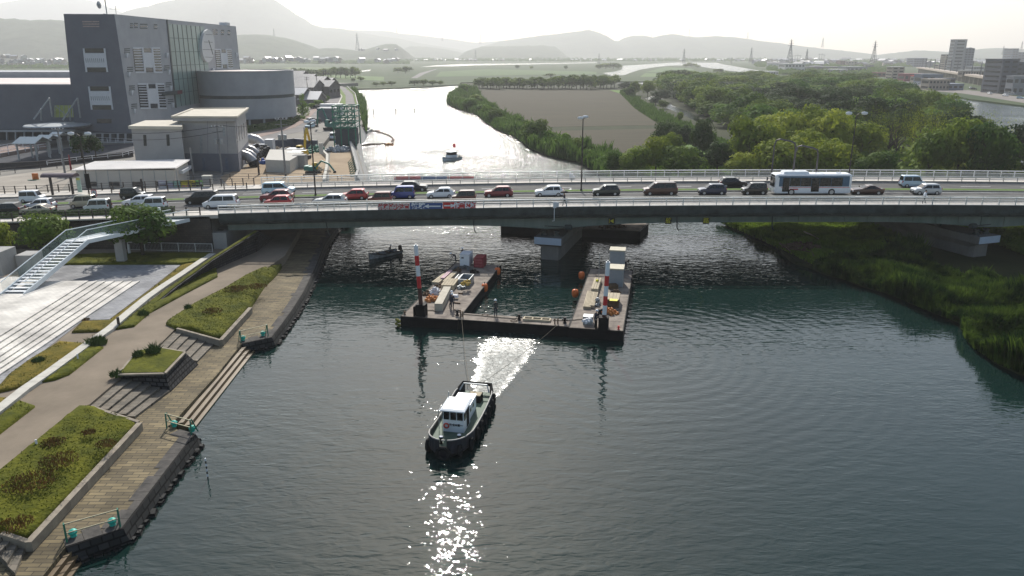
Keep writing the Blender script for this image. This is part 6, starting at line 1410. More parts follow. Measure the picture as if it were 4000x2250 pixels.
for k in range(5): x = 2376+24*k; y = 1290-16*k; wall_panel([(x/Z1, y/Z1), ((x+6)/Z1, (y-3)/Z1), ((x+18)/Z1, (y+138)/Z1), ((x+12)/Z1, (y+142)/Z1)], sa, sb_, .06, 'slit_window', M_dwin, pump, F)
for (x, y0, y1) in ((2010, 1365, 1560), (2240, 1280, 1368)): wall_panel([(x/Z1, y0/Z1), ((x+26)/Z1, y0/Z1), ((x+28)/Z1, y1/Z1), ((x+4)/Z1, y1/Z1)], fa, fb, .05, 'wall_pipe', M_gal, pump, F)
for (x, y) in ((2035, 300), (2265, 300)): wall_panel([Z6(x, y), Z6(x+28, y), Z6(x+36, y+120), Z6(x+8, y+120)], inset(rf, 1.12)[0], inset(rf, 1.12)[3], .06, 'door', mat('door_bluegrey', (.10, .12, .16), .6), pump, F)
for k in range(1, 5): x = 1990+k*95; wall_panel([(x/Z1, 1195/Z1), ((x+3)/Z1, 1195/Z1), ((x+3+k*6)/Z1, 1545/Z1), ((x+k*6)/Z1, 1545/Z1)], fa, fb, .012, 'joint', M_pumpd, pump, F)
# discharge pipes
M_steel = mat('pipe_steel', (.38, .37, .36), .35, .6, var=.15, scale=1); M_black = mat('rubber_black', (.015, .015, .016), .6)
for i, (px, py, s_) in enumerate(((940, 650, 1.0), (955, 632, .85), (965, 616, .85), (975, 588, 1.2))):
    p = A(px, py, GZ); t = thing('discharge_pipe', ['nearest large curved steel pipe leaving the pump station wall', 'second curved steel pipe leaving the pump station wall', 'third curved steel pipe leaving the pump station wall', 'farthest and widest curved steel duct beside the white van'][i], 'pipe', p, group='curved steel discharge pipes')
    r = .95*s_; pts = [Vector((-.8, .4, 2.3*s_)), Vector((.6, .2, 2.3*s_)), Vector((1.7*s_, 0, 2.0*s_)), Vector((2.6*s_, -.2, 1.2*s_)), Vector((3.0*s_, -.3, .4*s_))]
    m = MB(); m.tube(pts, r, 14); m.build('bend', M_steel, t, smooth=True); m = MB(); m.tube([pts[3].lerp(pts[4], .2), pts[4]+Vector((.1, 0, -.3))], r*1.12, 14); m.build('flange', M_black, t)
    for q_ in (pts[1], pts[2]): m = MB(); m.tube([q_+Vector((-.08, 0, 0)), q_+Vector((.08, 0, 0))], r*1.06, 14); m.build('collar', M_gal, t)
# prefab hall
Dp = 130; zpf = B(280, 666, Dp).z; M_pfr = mat('prefab_roof', (.78, .74, .70), .6, var=.05, scale=.3); M_pfw = mat('prefab_wall', (.48, .44, .39), .8, var=.06, scale=.3)
q = [B(280, 666, Dp), A(372, 632, zpf+.4), A(745, 624, zpf+.4), B(688, 657, Dp+.5)]; o0 = q[0].copy(); o0.z = GZ
t = thing('prefab_hall', 'long beige prefab hall with bright corrugated roof beside the bus shelter', 'building', o0)
m = MB(); n = 60; e0, e1 = q[0], q[3]; f0, f1 = q[1], q[2]
for i in range(n):
    a, b = e0.lerp(e1, i/n), e0.lerp(e1, (i+.55)/n); c, d = f0.lerp(f1, (i+.55)/n), f0.lerp(f1, i/n); up_ = Vector((0, 0, .12))
    m.add([a-o0+up_, b-o0+up_, c-o0+up_, d-o0+up_, a-o0, b-o0, c-o0, d-o0], [(0, 1, 2, 3), (0, 4, 5, 1), (0, 3, 7, 4), (1, 5, 6, 2)])
m.add([p-o0-Vector((0, 0, .02)) for p in q], [(0, 1, 2, 3)]); m.build('roof', M_pfr, t)
w_ = inset(q, .6); m = MB(); m.prism([p-o0 for p in w_], 0, zpf-GZ-.05); m.build('wall', M_pfw, t)
fa2, fb2 = w_[0].copy(), w_[3].copy()
for x in (838, 960, 1078, 1195, 1310, 1428, 1545, 1660, 1768):
    wall_panel([Z6(x, 425), Z6(x+5, 425), Z6(x+25, 600), Z6(x+20, 600)], fa2, fb2, .05, 'wall_seam', M_gal, t, o0)
for x in (865, 1095, 1330, 1565): wall_panel([Z6(x, 540), Z6(x+108, 540), Z6(x+112, 588), Z6(x+4, 588)], fa2, fb2, .06, 'window', M_dwin, t, o0)
wall_panel([Z6(1800, 430), Z6(1895, 378), Z6(1900, 405), Z6(1805, 462)], w_[3], w_[2], .6, 'door_awning', M_pan, t, o0)
# bus shelter
p = B(540, 700, 0) if False else None
xa, xb = B(205, 770, 118.6).x, B(285, 770, 118.6).x; zs = zr(xa)+.15; zt = B(250, 690, 118.8).z
t = thing('bus_shelter', 'brown bus shelter with a barrel roof on two posts', 'bus shelter', ((xa+xb)/2, 118.8, zs)); hw2 = (xb-xa)/2
for s in (-1, 1): m = MB(); m.box(s*hw2, 0, 0, .28, .28, zt-zs); m.build('post', M_brown, t)
m = MB(); n = 9; L2 = hw2+.9; prof = [(1.0*math.cos(math.pi*k/n), .55*math.sin(math.pi*k/n)) for k in range(n+1)]
m.loft([[(-L2, y, zt-zs+z) for y, z in prof], [(L2, y, zt-zs+z) for y, z in prof]]); m.build('roof', mat('shelter_roof', (.09, .06, .065), .4, var=.1), t)
x = B(315, 760, 119.2).x; t = thing('bus_stop_sign', 'pale green and yellow bus stop board beside the shelter', 'sign', (x, 119.2, zr(x)+.15)); m = MB(); m.box(0, 0, .2, .65, .12, 2.3); m.build('board', mat('pale_green', (.42, .55, .45), .6), t); m = MB(); m.box(0, -.07, 2.1, .55, .02, .38); m.build('header', mat('lemon', (.65, .6, .15), .6), t)
# roadside railings on the left approach, signs, banners
def post_fence(x0, x1, y, h, lb, m_=M_brown, st=1.75, zf=zr, dz=.15):
    ox = (x0+x1)/2; t = thing('roadside_fence', lb, 'fence', (ox, y, zf(ox)+dz)); oz = zf(ox)
    m = MB()
    for hh in (h, h*.66, h*.34): m.loft([[(x-ox, -.03, zf(x)-oz+hh-.05), (x-ox, .03, zf(x)-oz+hh-.05), (x-ox, .03, zf(x)-oz+hh), (x-ox, -.03, zf(x)-oz+hh)] for x in xs_(x0, x1, 4)])
    m.build('rail', m_, t); me = None; b = MB(); b.box(0, 0, 0, .13, .13, h+.08)
    for x in xs_(x0, x1, st):
        if me is None: po = b.build('post', m_); me = po.data
        else: po = bpy.data.objects.new('post', me); col.objects.link(po)
        po.parent = t; po.location = (x-ox, 0, zf(x)-oz)
post_fence(-100, -41, 121.6, 1.15, 'dark brown railing behind the bus shelter pavement')
post_fence(-62, -41, 118.1, .95, 'dark brown railing between the far pavement and the road, beside the boxy dark car')
post_fence(-100, -40.5, 98.2, 1.05, 'dark brown railing along the near pavement above the trees')
hedge_xs = [(-100, -66), (-65, -45)]
for i, (a, b) in enumerate(hedge_xs):
    r_ = random.Random(i); m = MB(); ox = a
    for k in range(int((b-a)*130)):
        x = r_.uniform(a, b); c = Vector((x-ox, r_.uniform(-.5, .5), zr(x)-zr(ox)+r_.random()**.5*.85)); s_ = r_.uniform(.07, .14); u = Vector((r_.uniform(-1, 1), r_.uniform(-1, 1), r_.uniform(-.4, .4))).normalized()*s_; v = u.orthogonal().normalized()*s_; m.add([c-u-v, c+u-v, c+u+v, c-u+v], [(0, 1, 2, 3)])
    m.loft([[(x-ox, -.42, zr(x)-zr(ox)-.1), (x-ox, .42, zr(x)-zr(ox)-.1), (x-ox, .38, zr(x)-zr(ox)+.74), (x-ox, -.38, zr(x)-zr(ox)+.74)] for x in xs_(a, b, 3)])
    tag(m.build('hedge', M_hedge, loc=(ox, 100.7, zr(ox)), recalc=False), ['clipped low hedge along the near pavement at the left edge', 'clipped low hedge along the near pavement behind the white stairs'][i], 'hedge')
def board(px0, px1, py0, py1, D, c, name, lb, lines=()):
    a, b_ = B(px0, py1, D), B(px1, py0, D); w_, h_ = b_.x-a.x, b_.z-a.z; t = thing(name, lb, 'notice board', ((a.x+b_.x)/2, D, a.z), group='notice panels on the pavement fence')
    m = MB(); m.box(0, 0, 0, w_, .04, h_); m.build('panel', c, t)
    for (u, v, uw, vh, lm) in lines: m = MB(); m.box(-w_/2+w_*(u+uw/2), -.03, h_*v, w_*uw, .02, h_*vh); m.build('print_block', lm, t)
    return t
M_lil = mat('lilac', (.36, .36, .46), .7, var=.15, scale=8); M_pg = mat('panel_pale', (.38, .46, .42), .7, var=.1); M_teal = mat('panel_teal', (.25, .42, .36), .7); M_yb = mat('panel_yellow', (.60, .50, .03), .7, var=.08); M_gb = mat('panel_green', (.20, .45, .10), .7, var=.1); M_ink = mat('ink_dark', (.05, .05, .04), .8); M_pink = mat('ink_pink', (.55, .25, .2), .8)
board(622, 650, 705, 740, 121.9, M_lil, 'notice_panel', 'small lilac notice panel at the left end of the fence banners', [(.1, .1, .8, .25, M_pan), (.1, .45, .8, .1, M_ink), (.1, .65, .8, .15, M_pan)])
board(651, 678, 707, 741, 121.9, M_pg, 'notice_panel', 'pale blank notice panel between the lilac and the teal one', [(.1, .1, .8, .7, M_lil)])
board(679, 706, 706, 741, 121.9, M_teal, 'notice_panel', 'plain teal notice panel left of the yellow one')
yb = board(707, 764, 705, 740, 121.9, M_yb, 'notice_panel', 'yellow notice panel with pictures and dark lettering', [(.05, .82, .8, .1, M_ink), (.05, .68, .75, .05, M_ink), (.1, .15, .22, .3, M_pink), (.4, .2, .2, .35, M_pink), (.72, .1, .22, .15, M_ink), (.72, .35, .22, .15, M_ink), (.72, .58, .22, .14, M_ink), (.12, .05, .15, .1, M_ink)])
board(765, 792, 705, 741, 121.9, M_gb, 'notice_panel', 'green notice panel with small pictures at the right end', [(.1, .65, .35, .2, M_ink), (.55, .65, .35, .2, M_pan), (.1, .35, .35, .2, M_ink), (.55, .35, .35, .2, M_ink), (.1, .08, .35, .18, M_pan)])
t = thing('bridge_end_post', 'chunky pale stone post at the left end of the far railing', 'stone post', B(815, 738, 122.2)); t.location.z = zr(-40)+.1
m = MB(); m.box(0, 0, 0, 1.3, .9, 1.35); m.build('block', M_conc, t); m = MB(); m.box(0, 0, 1.35, 1.45, 1.0, .18); m.build('cap', M_stonep, t)
def sign_on(px, py0, py1, D, lb, w_=.8, xoff=0):
    c = B(px, (py0+py1)/2, D); t = thing('road_sign', lb, 'road sign', c); m = MB(); m.box(0, 0, -.45, w_, .03, .9); m.build('plate', M_bred, t); m = MB(); m.box(0, -.02, -.38, w_-.14, .02, .76); m.build('face', M_pan, t); m = MB(); m.box(0, -.04, -.25, .12, .01, .5); m.box(0, -.04, -.2, .4, .01, .08); m.build('symbol', M_ink, t); return t
sign_on(367, 746, 762, 110.2, 'small red framed square sign on the two-armed lamp post'); sign_on(3293, 690, 703, 120.6, 'small red framed square sign at the tail of the bus')
def slab(px, py0, py1, D, w_, lb, name='traffic_light', m_=M_blk):
    b = B(px, py1, D); tp = B(px, py0, D); m = MB(); m.box(0, 0, 0, w_, .3, tp.z-b.z); return tag(m.build(name, m_, loc=b), lb, name.replace('_', ' '))
slab(347, 678, 735, 110, .55, 'tall black signal box seen edge-on before the prefab hall')
slab(560, 698, 765, 117.9, .22, 'dark square post on the far pavement above the boxy dark car', 'street_post', M_brown); slab(436, 778, 832, 101.4, .22, 'dark square post on the near kerb beside the white box car', 'street_post', M_brown); slab(205, 700, 0+775, 118, .2, 'dark brown slim post behind the bus shelter', 'street_post', M_brown) if False else None
# shelters, ramp, stairs at the far left
for i, (x0, y0, x1, y1, D) in enumerate(((82, 530, 195, 558, 168), (157, 521, 236, 550, 174), (208, 514, 275, 538, 180))):
    a, b = B(x0, y1, D), B(x1-25, y1, D); z = B(x0, y1-4, D).z; zk = B(x0, y0, D).z; w_ = b.x-a.x; g0 = GZ
    t = thing('walkway_roof', ['nearest pale gabled walkway roof on slim posts', 'middle pale gabled walkway roof on slim posts', 'farthest pale gabled walkway roof on slim posts'][i], 'canopy', ((a.x+b.x)/2, D, g0), group='gabled walkway roofs')
    h1, h2 = z-g0, h_ if False else z-g0+1.1; m = MB(); L3 = 3.2
    for s in (-1, 1):
        m.add([(-w_/2, 0, h2), (w_/2, 0, h2), (w_/2, s*L3, h1), (-w_/2, s*L3, h1), (-w_/2, 0, h2-.12), (w_/2, 0, h2-.12), (w_/2, s*L3, h1-.12), (-w_/2, s*L3, h1-.12)], [(0, 1, 2, 3), (7, 6, 5, 4), (0, 4, 5, 1), (2, 6, 7, 3), (1, 5, 6, 2), (3, 7, 4, 0)])
    m.build('roof', mat('walkway_sheet', (.48, .52, .50), .5, var=.08), t)
    for sx in (-.4, .4):
        for s in (-1, 1): m = MB(); m.box(sx*w_, s*2.4, 0, .25, .25, h1); m.build('post', M_gal, t)
def rail_run(px, z, h, lb, m_, n=3, st=2.5, name='handrail', cat='railing'):
    q = P(px, z); t = thing(name, lb, cat, q[0]); m = MB(); 
    for a, b in zip(q, q[1:]):
        for k in range(n): hh = h*(k+1)/n; m.bar(a-q[0]+Vector((0, 0, hh)), b-q[0]+Vector((0, 0, hh)), .07)
    m.build('rail', m_, t)
    for a, b in zip(q, q[1:]):
        c = max(1, int((b-a).length/st))
        for i in range(c): p = a.lerp(b, i/c)-q[0]; m = MB(); m.box(p.x, p.y, 0, .1, .1, h); m.build('post', m_, t)
surf([(-300, 650), (0, 598), (190, 588), (340, 570), (520, 560), (525, 600), (330, 640), (60, 655), (-300, 720)], GZ, mat('asphalt_dark', (.055, .058, .066), .9, var=.2, scale=.1), 'access_road', .04, kind='structure')
surf([(-300, 735), (0, 690), (130, 672), (280, 660), (275, 700), (240, 740), (-300, 790)], GZ, mat('pale_yard', (.30, .27, .23), .95, var=.2, scale=.15), 'forecourt', .03, kind='structure')
wline([(-200, 668), (0, 662), (150, 655), (285, 640), (520, 612)], GZ, .4, 1.3, mat('dark_wall', (.06, .055, .055), .9, var=.2), 'ramp_wall', 'dark low wall below the white guard rail at the left', 'wall')
rail_run([(185, 645), (300, 630), (480, 612), (525, 600)], GZ+1.3, .8, 'white guard rail of the access ramp left of the pump station', M_pan, 2)
rail_run([(-100, 600), (0, 588), (90, 570), (190, 560)], GZ+1.2, 1.1, 'white handrail of the entrance ramp at the left edge', M_pan, 2)
rail_run([(-100, 625), (0, 610), (100, 592), (200, 578)], GZ+.6, 1.1, 'second white handrail of the entrance ramp nearer the street', M_pan, 2)
rail_run([(345, 552), (420, 556), (520, 562)], GZ+1.0, 1.1, 'white railing in front of the dark hall entrance', M_pan, 2)
rail_run([(-60, 690), (60, 676), (160, 664), (285, 652)], GZ, 1.1, 'thin brown railing above the forecourt', M_brown, 2)
surf([(-100, 590), (0, 575), (110, 555), (180, 550), (185, 566), (0, 600), (-100, 615)], GZ, M_brick, 'entrance_ramp', .9, kind='structure')
slab(141, 677, 707, 140, 1.0, 'small orange hoarding panel on the forecourt', 'hoarding', mat('hoarding_orange', (.5, .14, .03), .7)); slab(128, 702, 716, 139, 1.5, 'small green trestle left of the orange panel', 'trestle', M_grn); slab(150, 702, 716, 139.5, 1.0, 'small green trestle right of the orange panel', 'trestle', M_grn)
# poles
M_cpole = mat('pole_concrete', (.20, .20, .20), .85, var=.1)
def upole(px, pyt, pyb, z, lb, arms=True, tr=False, m_=M_cpole, D=None, group='utility poles'):
    b = A(px, pyb, z) if D is None else B(px, pyb, D); h = B(px, pyt, b.y).z-b.z
    t = thing('utility_pole', lb, 'utility pole', b, group=group); m = MB(); m.lathe([(.2, 0), (.12, h)], 8); m.build('pole', m_, t)
    if arms:
        for k, zz in enumerate((h-.4, h-1.3)): m = MB(); m.bar((-1.1, 0, zz), (1.1, 0, zz), .1); m.build('crossarm', m_, t)
        m = MB()
        for x in (-1, -.4, .4, 1): m.lathe([(.08, h-.35), (.1, h-.1)], 6, (x, 0, 0))
        m.build('insulator', M_pan, t)
    if tr:
        for s in (-1, 1): m = MB(); m.lathe([(.3, h*.62), (.33, h*.62+.9), (.2, h*.62+1.0)], 10, (s*.5, 0, 0)); m.build('transformer', M_gal, t)
    return t
upole(868, 488, 682, GZ, 'grey utility pole standing before the pump station front wall', True, True); upole(1116, 458, 690, GZ, 'tall utility pole with two dark transformers above the work yard', True, True); upole(258, 497, 700, GZ, 'tall utility pole left of the prefab hall', True, False)
upole(758, 578, 705, GZ, 'short grey pole at the right end of the prefab hall', False); upole(1012, 600, 683, GZ, 'slim dark pole beside the discharge pipes', False, m_=M_brown); upole(278, 605, 665, GZ, 'short pole with red base behind the prefab hall', False, m_=M_crim)
for px, pt, pb_ in ((1242, 272, 385), (1268, 275, 360), (1277, 272, 360), (1283, 290, 352), (1288, 285, 350), (1205, 300, 400)): upole(px, pt, pb_, GZ, 'dark utility pole in the row beside the far river road, %s' % {1242: 'leftmost but one', 1268: 'third from the left', 1277: 'fourth from the left', 1283: 'second from the right', 1288: 'rightmost', 1205: 'leftmost, by the dark houses'}[px], True, False, M_brown, group='dark poles along the far river road')
for px, pt, pb_ in ((1190, 497, 532), (1180, 440, 455)): upole(px, pt, pb_, GZ, 'short lamp pole by the yard road, %s' % ('nearer one' if px == 1190 else 'by the hedge'), False)
lamp(1236*0+1105, 0, 0, 1, '', 1) if False else None
# wires
def wire(a, b, sag, lb):
    pts = [a.lerp(b, i/14)-Vector((0, 0, sag*4*(i/14)*(1-i/14)))-a for i in range(15)]; tag(MB().tube(pts, .035, 4).build('overhead_wire', M_blk, loc=a), lb, 'wire', 'overhead wires')
pA, pB_, pC = B(258, 500, A(258, 700, GZ).y), B(868, 490, A(868, 682, GZ).y), B(1116, 460, A(1116, 690, GZ).y)
wire(pA, pB_, 1.2, 'overhead wire between the pole by the prefab hall and the pole by the pump station'); wire(pB_, pC, .8, 'overhead wire between the pump station pole and the work yard pole'); wire(pA-Vector((0, 0, 1)), pB_-Vector((0, 0, 1)), 1.4, 'lower overhead wire crossing before the hall'); wire(Vector((-130, 150, 16)), pA, 1.5, 'overhead wire entering from the left edge')
# work yard -------------------------------------------------------
def excavator(loc, rz, s_, c, lb, boom, c2=None):
    t = thing('excavator', lb, 'excavator', loc, rz, group='excavators in the work yard', scale=s_)
    for s in (-1, 1):
        m = MB(); m.loft([[(-1.5, s*.95-.25, .25), (-1.2, s*.95-.25, .0), (1.2, s*.95-.25, 0), (1.5, s*.95-.25, .25), (1.4, s*.95-.25, .7), (-1.4, s*.95-.25, .7)], [(-1.5, s*.95+.25, .25), (-1.2, s*.95+.25, .0), (1.2, s*.95+.25, 0), (1.5, s*.95+.25, .25), (1.4, s*.95+.25, .7), (-1.4, s*.95+.25, .7)]]); m.build('track', M_black, t)
    m = MB(); m.box(-.5, 0, .8, 2.6, 2.1, .95, top=(.96, .94)); m.box(-1.3, 0, .9, .9, 2.15, 1.0); m.build('body', c, t)
    m = MB(); m.box(.45, .6, 1.0, 1.2, .85, 1.55, top=(.85, .92)); cb = m.build('cab', c2 or c, t); m = MB(); m.box(.5, .6, 1.6, 1.26, .7, .75); m.build('window', M_glass, cb)
    m = MB()
    for a, b in zip(boom, boom[1:]): m.bar(a, b, .3, .36)
    m.build('boom', c, t); a = Vector(boom[-1]); m = MB(); m.box(a.x, 0, a.z-.6, .6, .7, .6, top=(.6, 1)); m.build('bucket', M_black, t)
M_ey = mat('digger_yellow', (.55, .36, .02), .5, var=.12); M_eg = mat('digger_teal', (.03, .16, .13), .5, var=.15)
excavator(A(1180, 622, GZ), R(75), 1.15, M_ey, 'big yellow excavator with upright boom in the work yard', [(.6, -.3, 1.4), (1.4, -.3, 4.6), (2.0, -.3, 5.6), (2.8, -.3, 3.2)])
excavator(A(1222, 678, GZ), R(-5), .8, M_eg, 'small teal and yellow mini digger near the yard fence', [(.6, -.3, 1.2), (2.4, -.3, 3.1), (4.2, -.3, 2.4), (5.4, -.3, .8)], M_ey)
excavator(A(1292, 508, GZ), R(160), 1.2, M_eg, 'green excavator with bent boom beside the gantry', [(.6, -.3, 1.4), (2.2, -.3, 5.2), (3.6, -.3, 4.6), (4.0, -.3, 1.2)])
q = P([(1042, 655), (1062, 612), (1166, 613), (1160, 640), (1136, 668), (1060, 672)], GZ); zc = 2.4; o0 = q[0]
t = thing('concrete_chamber', 'large pale polygonal concrete chamber block in the work yard', 'concrete block', o0); m = MB(); m.prism([p-o0 for p in P([(1040, 672), (1058, 628), (1160, 628), (1190, 640), (1135, 676)], GZ)], 0, zc); m.build('block', mat('new_concrete', (.46, .44, .40), .85, var=.06), t)
m = MB(); m.box(4.2, 5.5, zc, 3, 1.2, .06); m.box(4.5, 8.5, zc, 3, 1.2, .06); m.build('hatch', M_gal, t)
m = MB(); m.box(10.5, 3, zc, .7, .7, 2.2); m.build('post_block', MATS['new_concrete'], t)
def ybox(px, py, w_, l_, h_, m_, name, lb, cat, z=GZ, rz=0, top=None):
    t = MB(); t.box(0, 0, 0, w_, l_, h_, top=top); t.box(0, 0, h_, w_*1.02, l_*1.02, .08); return tag(t.build(name, m_, loc=A(px, py, z), rz=rz), lb, cat)
ybox(1160, 622, 3.6, 2.6, 2.3, M_pan, 'site_cabin', 'white site cabin in front of the yellow excavator', 'cabin'); ybox(1058, 600, 1.8, 2, 3.2, M_pan, 'site_tank', 'tall white cabinet beside the black hose heap', 'cabinet')
ybox(1175, 652, 2.4, 2.4, 2.4, M_conc, 'square_plinth', 'square concrete base right of the chamber block', 'plinth')
tag(heap(60, 3.0, 2.5, 2.8, 51, .9).build('hose_pile', M_black, loc=A(1025, 610, GZ)), 'heap of black ribbed hoses beside the white van', 'hoses'); tag(heap(16, 1.6, 1.2, .9, 52, .9).build('tarp', mat('tarp_blue', (.02, .10, .40), .6, var=.2), loc=A(1040, 638, GZ)), 'blue tarpaulin left of the concrete chamber', 'tarpaulin')
tag(heap(16, 1.6, 1.2, .8, 53, .9).build('tarp', mat('tarp_blue', (0, 0, 0)), loc=A(1333, 556, 3.2)), 'blue tarpaulin at the foot of the green gantry', 'tarpaulin')
tag(heap(70, 3.0, 3.0, .9, 54, .9).build('scrap_pile', M_gal, loc=A(1322, 590, 3.2)), 'grey steel plates piled on the yard strip', 'steel pile'); tag(heap(24, 1.6, 1.2, 1.1, 55, .6).build('sand_pile', mat('pale_sand', (.5, .42, .32), .95), loc=A(1255, 674, GZ)), 'small pale sand pile under the mini digger arm', 'sand pile')
tag(heap(60, 5, 1.2, .9, 56, .6).build('sandbag_row', mat('sandbag', (.32, .26, .20), .9, var=.3), loc=A(1100, 588, GZ)), 'row of sandbags along the dark sheet wall', 'sandbags')
tag(heap(60, 1.6, 5, 1.2, 57, .7).build('brace_pile', M_grn, loc=A(1232, 590, GZ)), 'green steel braces heaped at the corner of the zigzag wall', 'steel braces')
# gantry
g0 = A(1350, 572, 3.2); s_ = g0.y/3000*1.045; gw = 80*s_; t = thing('green_gantry', 'tall green steel scaffold gantry standing over the river wall', 'gantry', g0)
gz = [0, 2.2, 4.4]+[B(1350, y, g0.y).z-3.2 for y in (498, 478, 458, 436, 415)]
for sx in (-.5, -.17, .17, .5):
    for sy in (0, 6): m = MB(); m.box(sx*gw, sy, 0, .28, .28, gz[-1]); m.build('column', M_grn, t)
for z in gz[3:]:
    for sy in (0, 6): m = MB(); m.bar((-gw*.55, sy, z), (gw*.55, sy, z), .3); m.build('beam', M_grn, t)
    for sx in (-.5, 0, .5): m = MB(); m.bar((sx*gw, 0, z), (sx*gw, 6, z), .25); m.build('cross_beam', M_grn, t)
for a, b in zip(gz[2:], gz[3:]):
    for k in range(3): x = -gw/2+k*gw/3; m = MB(); m.bar((x, 0, a), (x+gw/3, 0, b), .14); m.bar((x+gw/3, 0, a), (x, 0, b), .14); m.build('diagonal', M_grn, t)
m = MB(); m.box(0, 3, gz[3], gw*1.05, 5.6, .12); m.build('platform', M_gird_dk, t); m = MB(); m.box(0, 2.5, .3, gw*.9, 5, gz[3]-.8); m.build('dark_hood', mat('hood_grey', (.06, .07, .075), .8, var=.2), t)
ybox(1287, 470, 6.5, 7, 4.2, mat('shed_grey', (.12, .14, .16), .7, var=.1), 'grey_shed', 'grey boxy shed with pale roof left of the green gantry', 'shed', GZ); ybox(1298, 452, 8, 3, 4.2, M_pan, 'white_cabin', 'white long cabin behind the grey shed', 'cabin', GZ)
for (px, py, z, st, c, rz, lb) in ((1018, 596, GZ, 'van', 'white', 0, 'white van parked beside the black hose heap'), (1301, 545, 3.2, 'van', 'white', 95, 'white van seen from behind under the green gantry'), (1417, 478, 2.0, 'van', 'white', 95, 'white van parked on the river wall beside the gantry'), (1208, 479, GZ, 'compact', 'silver', 60, 'silver car on the river road, behind the light blue one'),
        (1212, 500, GZ, 'compact', 'ice', 70, 'pale blue car on the river road near the hedge'), (1236, 482, GZ, 'kei', 'black', 60, 'dark car meeting the silver one on the river road'), (1232, 425, GZ, 'hatch', 'black', 20, 'black car parked under the bushes beside the houses'), (1105, 612, GZ, 'keivan', 'black', 90, 'small black vehicle behind the utility pole in the yard')):
    o = car(st, c, lb, A(px, py, z)+Vector((0, 0, .03)), R(rz), group='vehicles on the north bank')
surf([(1398, 470), (1400, 440), (1412, 400), (1427, 440), (1432, 505), (1402, 506)], 1.95, M_lot, 'quay_ledge', .02, kind='structure')
rail_run([(700, 708), (900, 700), (1260, 700), (1380, 712)], GZ, 1.0, 'thin brown site fence along the near edge of the work yard', M_brown, 2, 3.2, 'site_fence', 'fence')
# houses behind the round hall
M_hw = mat('house_wall', (.14, .13, .13), .85, var=.3, scale=.5); M_tile_r = mat('roof_tile', (.055, .055, .06), .45, c2=(.12, .12, .125), scale=.5, bump=.06, bscale=4, stretch=(1, 4, 1), spec=.8); M_tin = mat('roof_tin', (.42, .42, .42), .4, .3, var=.1)
def house(loc, rz, w_, l_, h_, lb, roof=None, wall=None, group='houses', parts=True, rh=None, name='house'):
    t = thing(name, lb, 'house', loc, rz, group=group); rh = rh or w_*.24
    m = MB(); m.box(0, 0, -1, w_, l_, h_+1); m.add([(-w_/2, -l_/2, h_), (w_/2, -l_/2, h_), (0, -l_/2, h_+rh)], [(0, 1, 2)]); m.add([(-w_/2, l_/2, h_), (w_/2, l_/2, h_), (0, l_/2, h_+rh)], [(2, 1, 0)]); m.build('wall', wall or M_hw, t)
    m = MB(); e = .7
    for s in (-1, 1): z0 = h_-e*rh/(w_/2); m.add([(0, -l_/2-e, h_+rh+.1), (0, l_/2+e, h_+rh+.1), (s*(w_/2+e), l_/2+e, z0+.1), (s*(w_/2+e), -l_/2-e, z0+.1), (0, -l_/2-e, h_+rh-.1), (0, l_/2+e, h_+rh-.1), (s*(w_/2+e), l_/2+e, z0-.1), (s*(w_/2+e), -l_/2-e, z0-.1)], [(0, 1, 2, 3), (7, 6, 5, 4), (0, 3, 7, 4), (2, 1, 5, 6), (3, 2, 6, 7)])
    m.build('roof', roof or M_tile_r, t)
    if parts:
        for i in range(3): m = MB(); m.box(-w_/2+w_*(i+.5)/3, -l_/2-.03, h_*.45, w_*.18, .08, h_*.25); m.build('window', M_dwin, t)
    return t
for i, (px, py, w_, l_, h_, rz, rf_, lb) in enumerate(((1175, 345, 13, 20, 7, 78, None, 'dark gabled house farthest behind the round hall'), (1185, 372, 13, 18, 6, 78, None, 'dark gabled house with bright roof edge behind the round hall'), (1215, 358, 12, 20, 7, 75, None, 'dark house with a bright sloping roof, right of the others'),
        (1250, 368, 11, 18, 6, 72, None, 'stepped dark-roofed house nearest the pole row'), (1165, 398, 10, 9, 5, 80, M_tin, 'small pale-roofed house touching the round hall'), (1222, 398, 12, 8, 3, 85, M_tin, 'low house with pale awning roof above the bushes'), (1150, 320, 12, 18, 7, 78, None, 'dark house with long roof peeping over the round hall'), (1262, 350, 10, 14, 6, 75, None, 'small dark house at the foot of the poles'))):
    house(A(px, py+12, GZ), R(rz), w_, l_, h_, lb, rf_, None, 'houses behind the round hall')
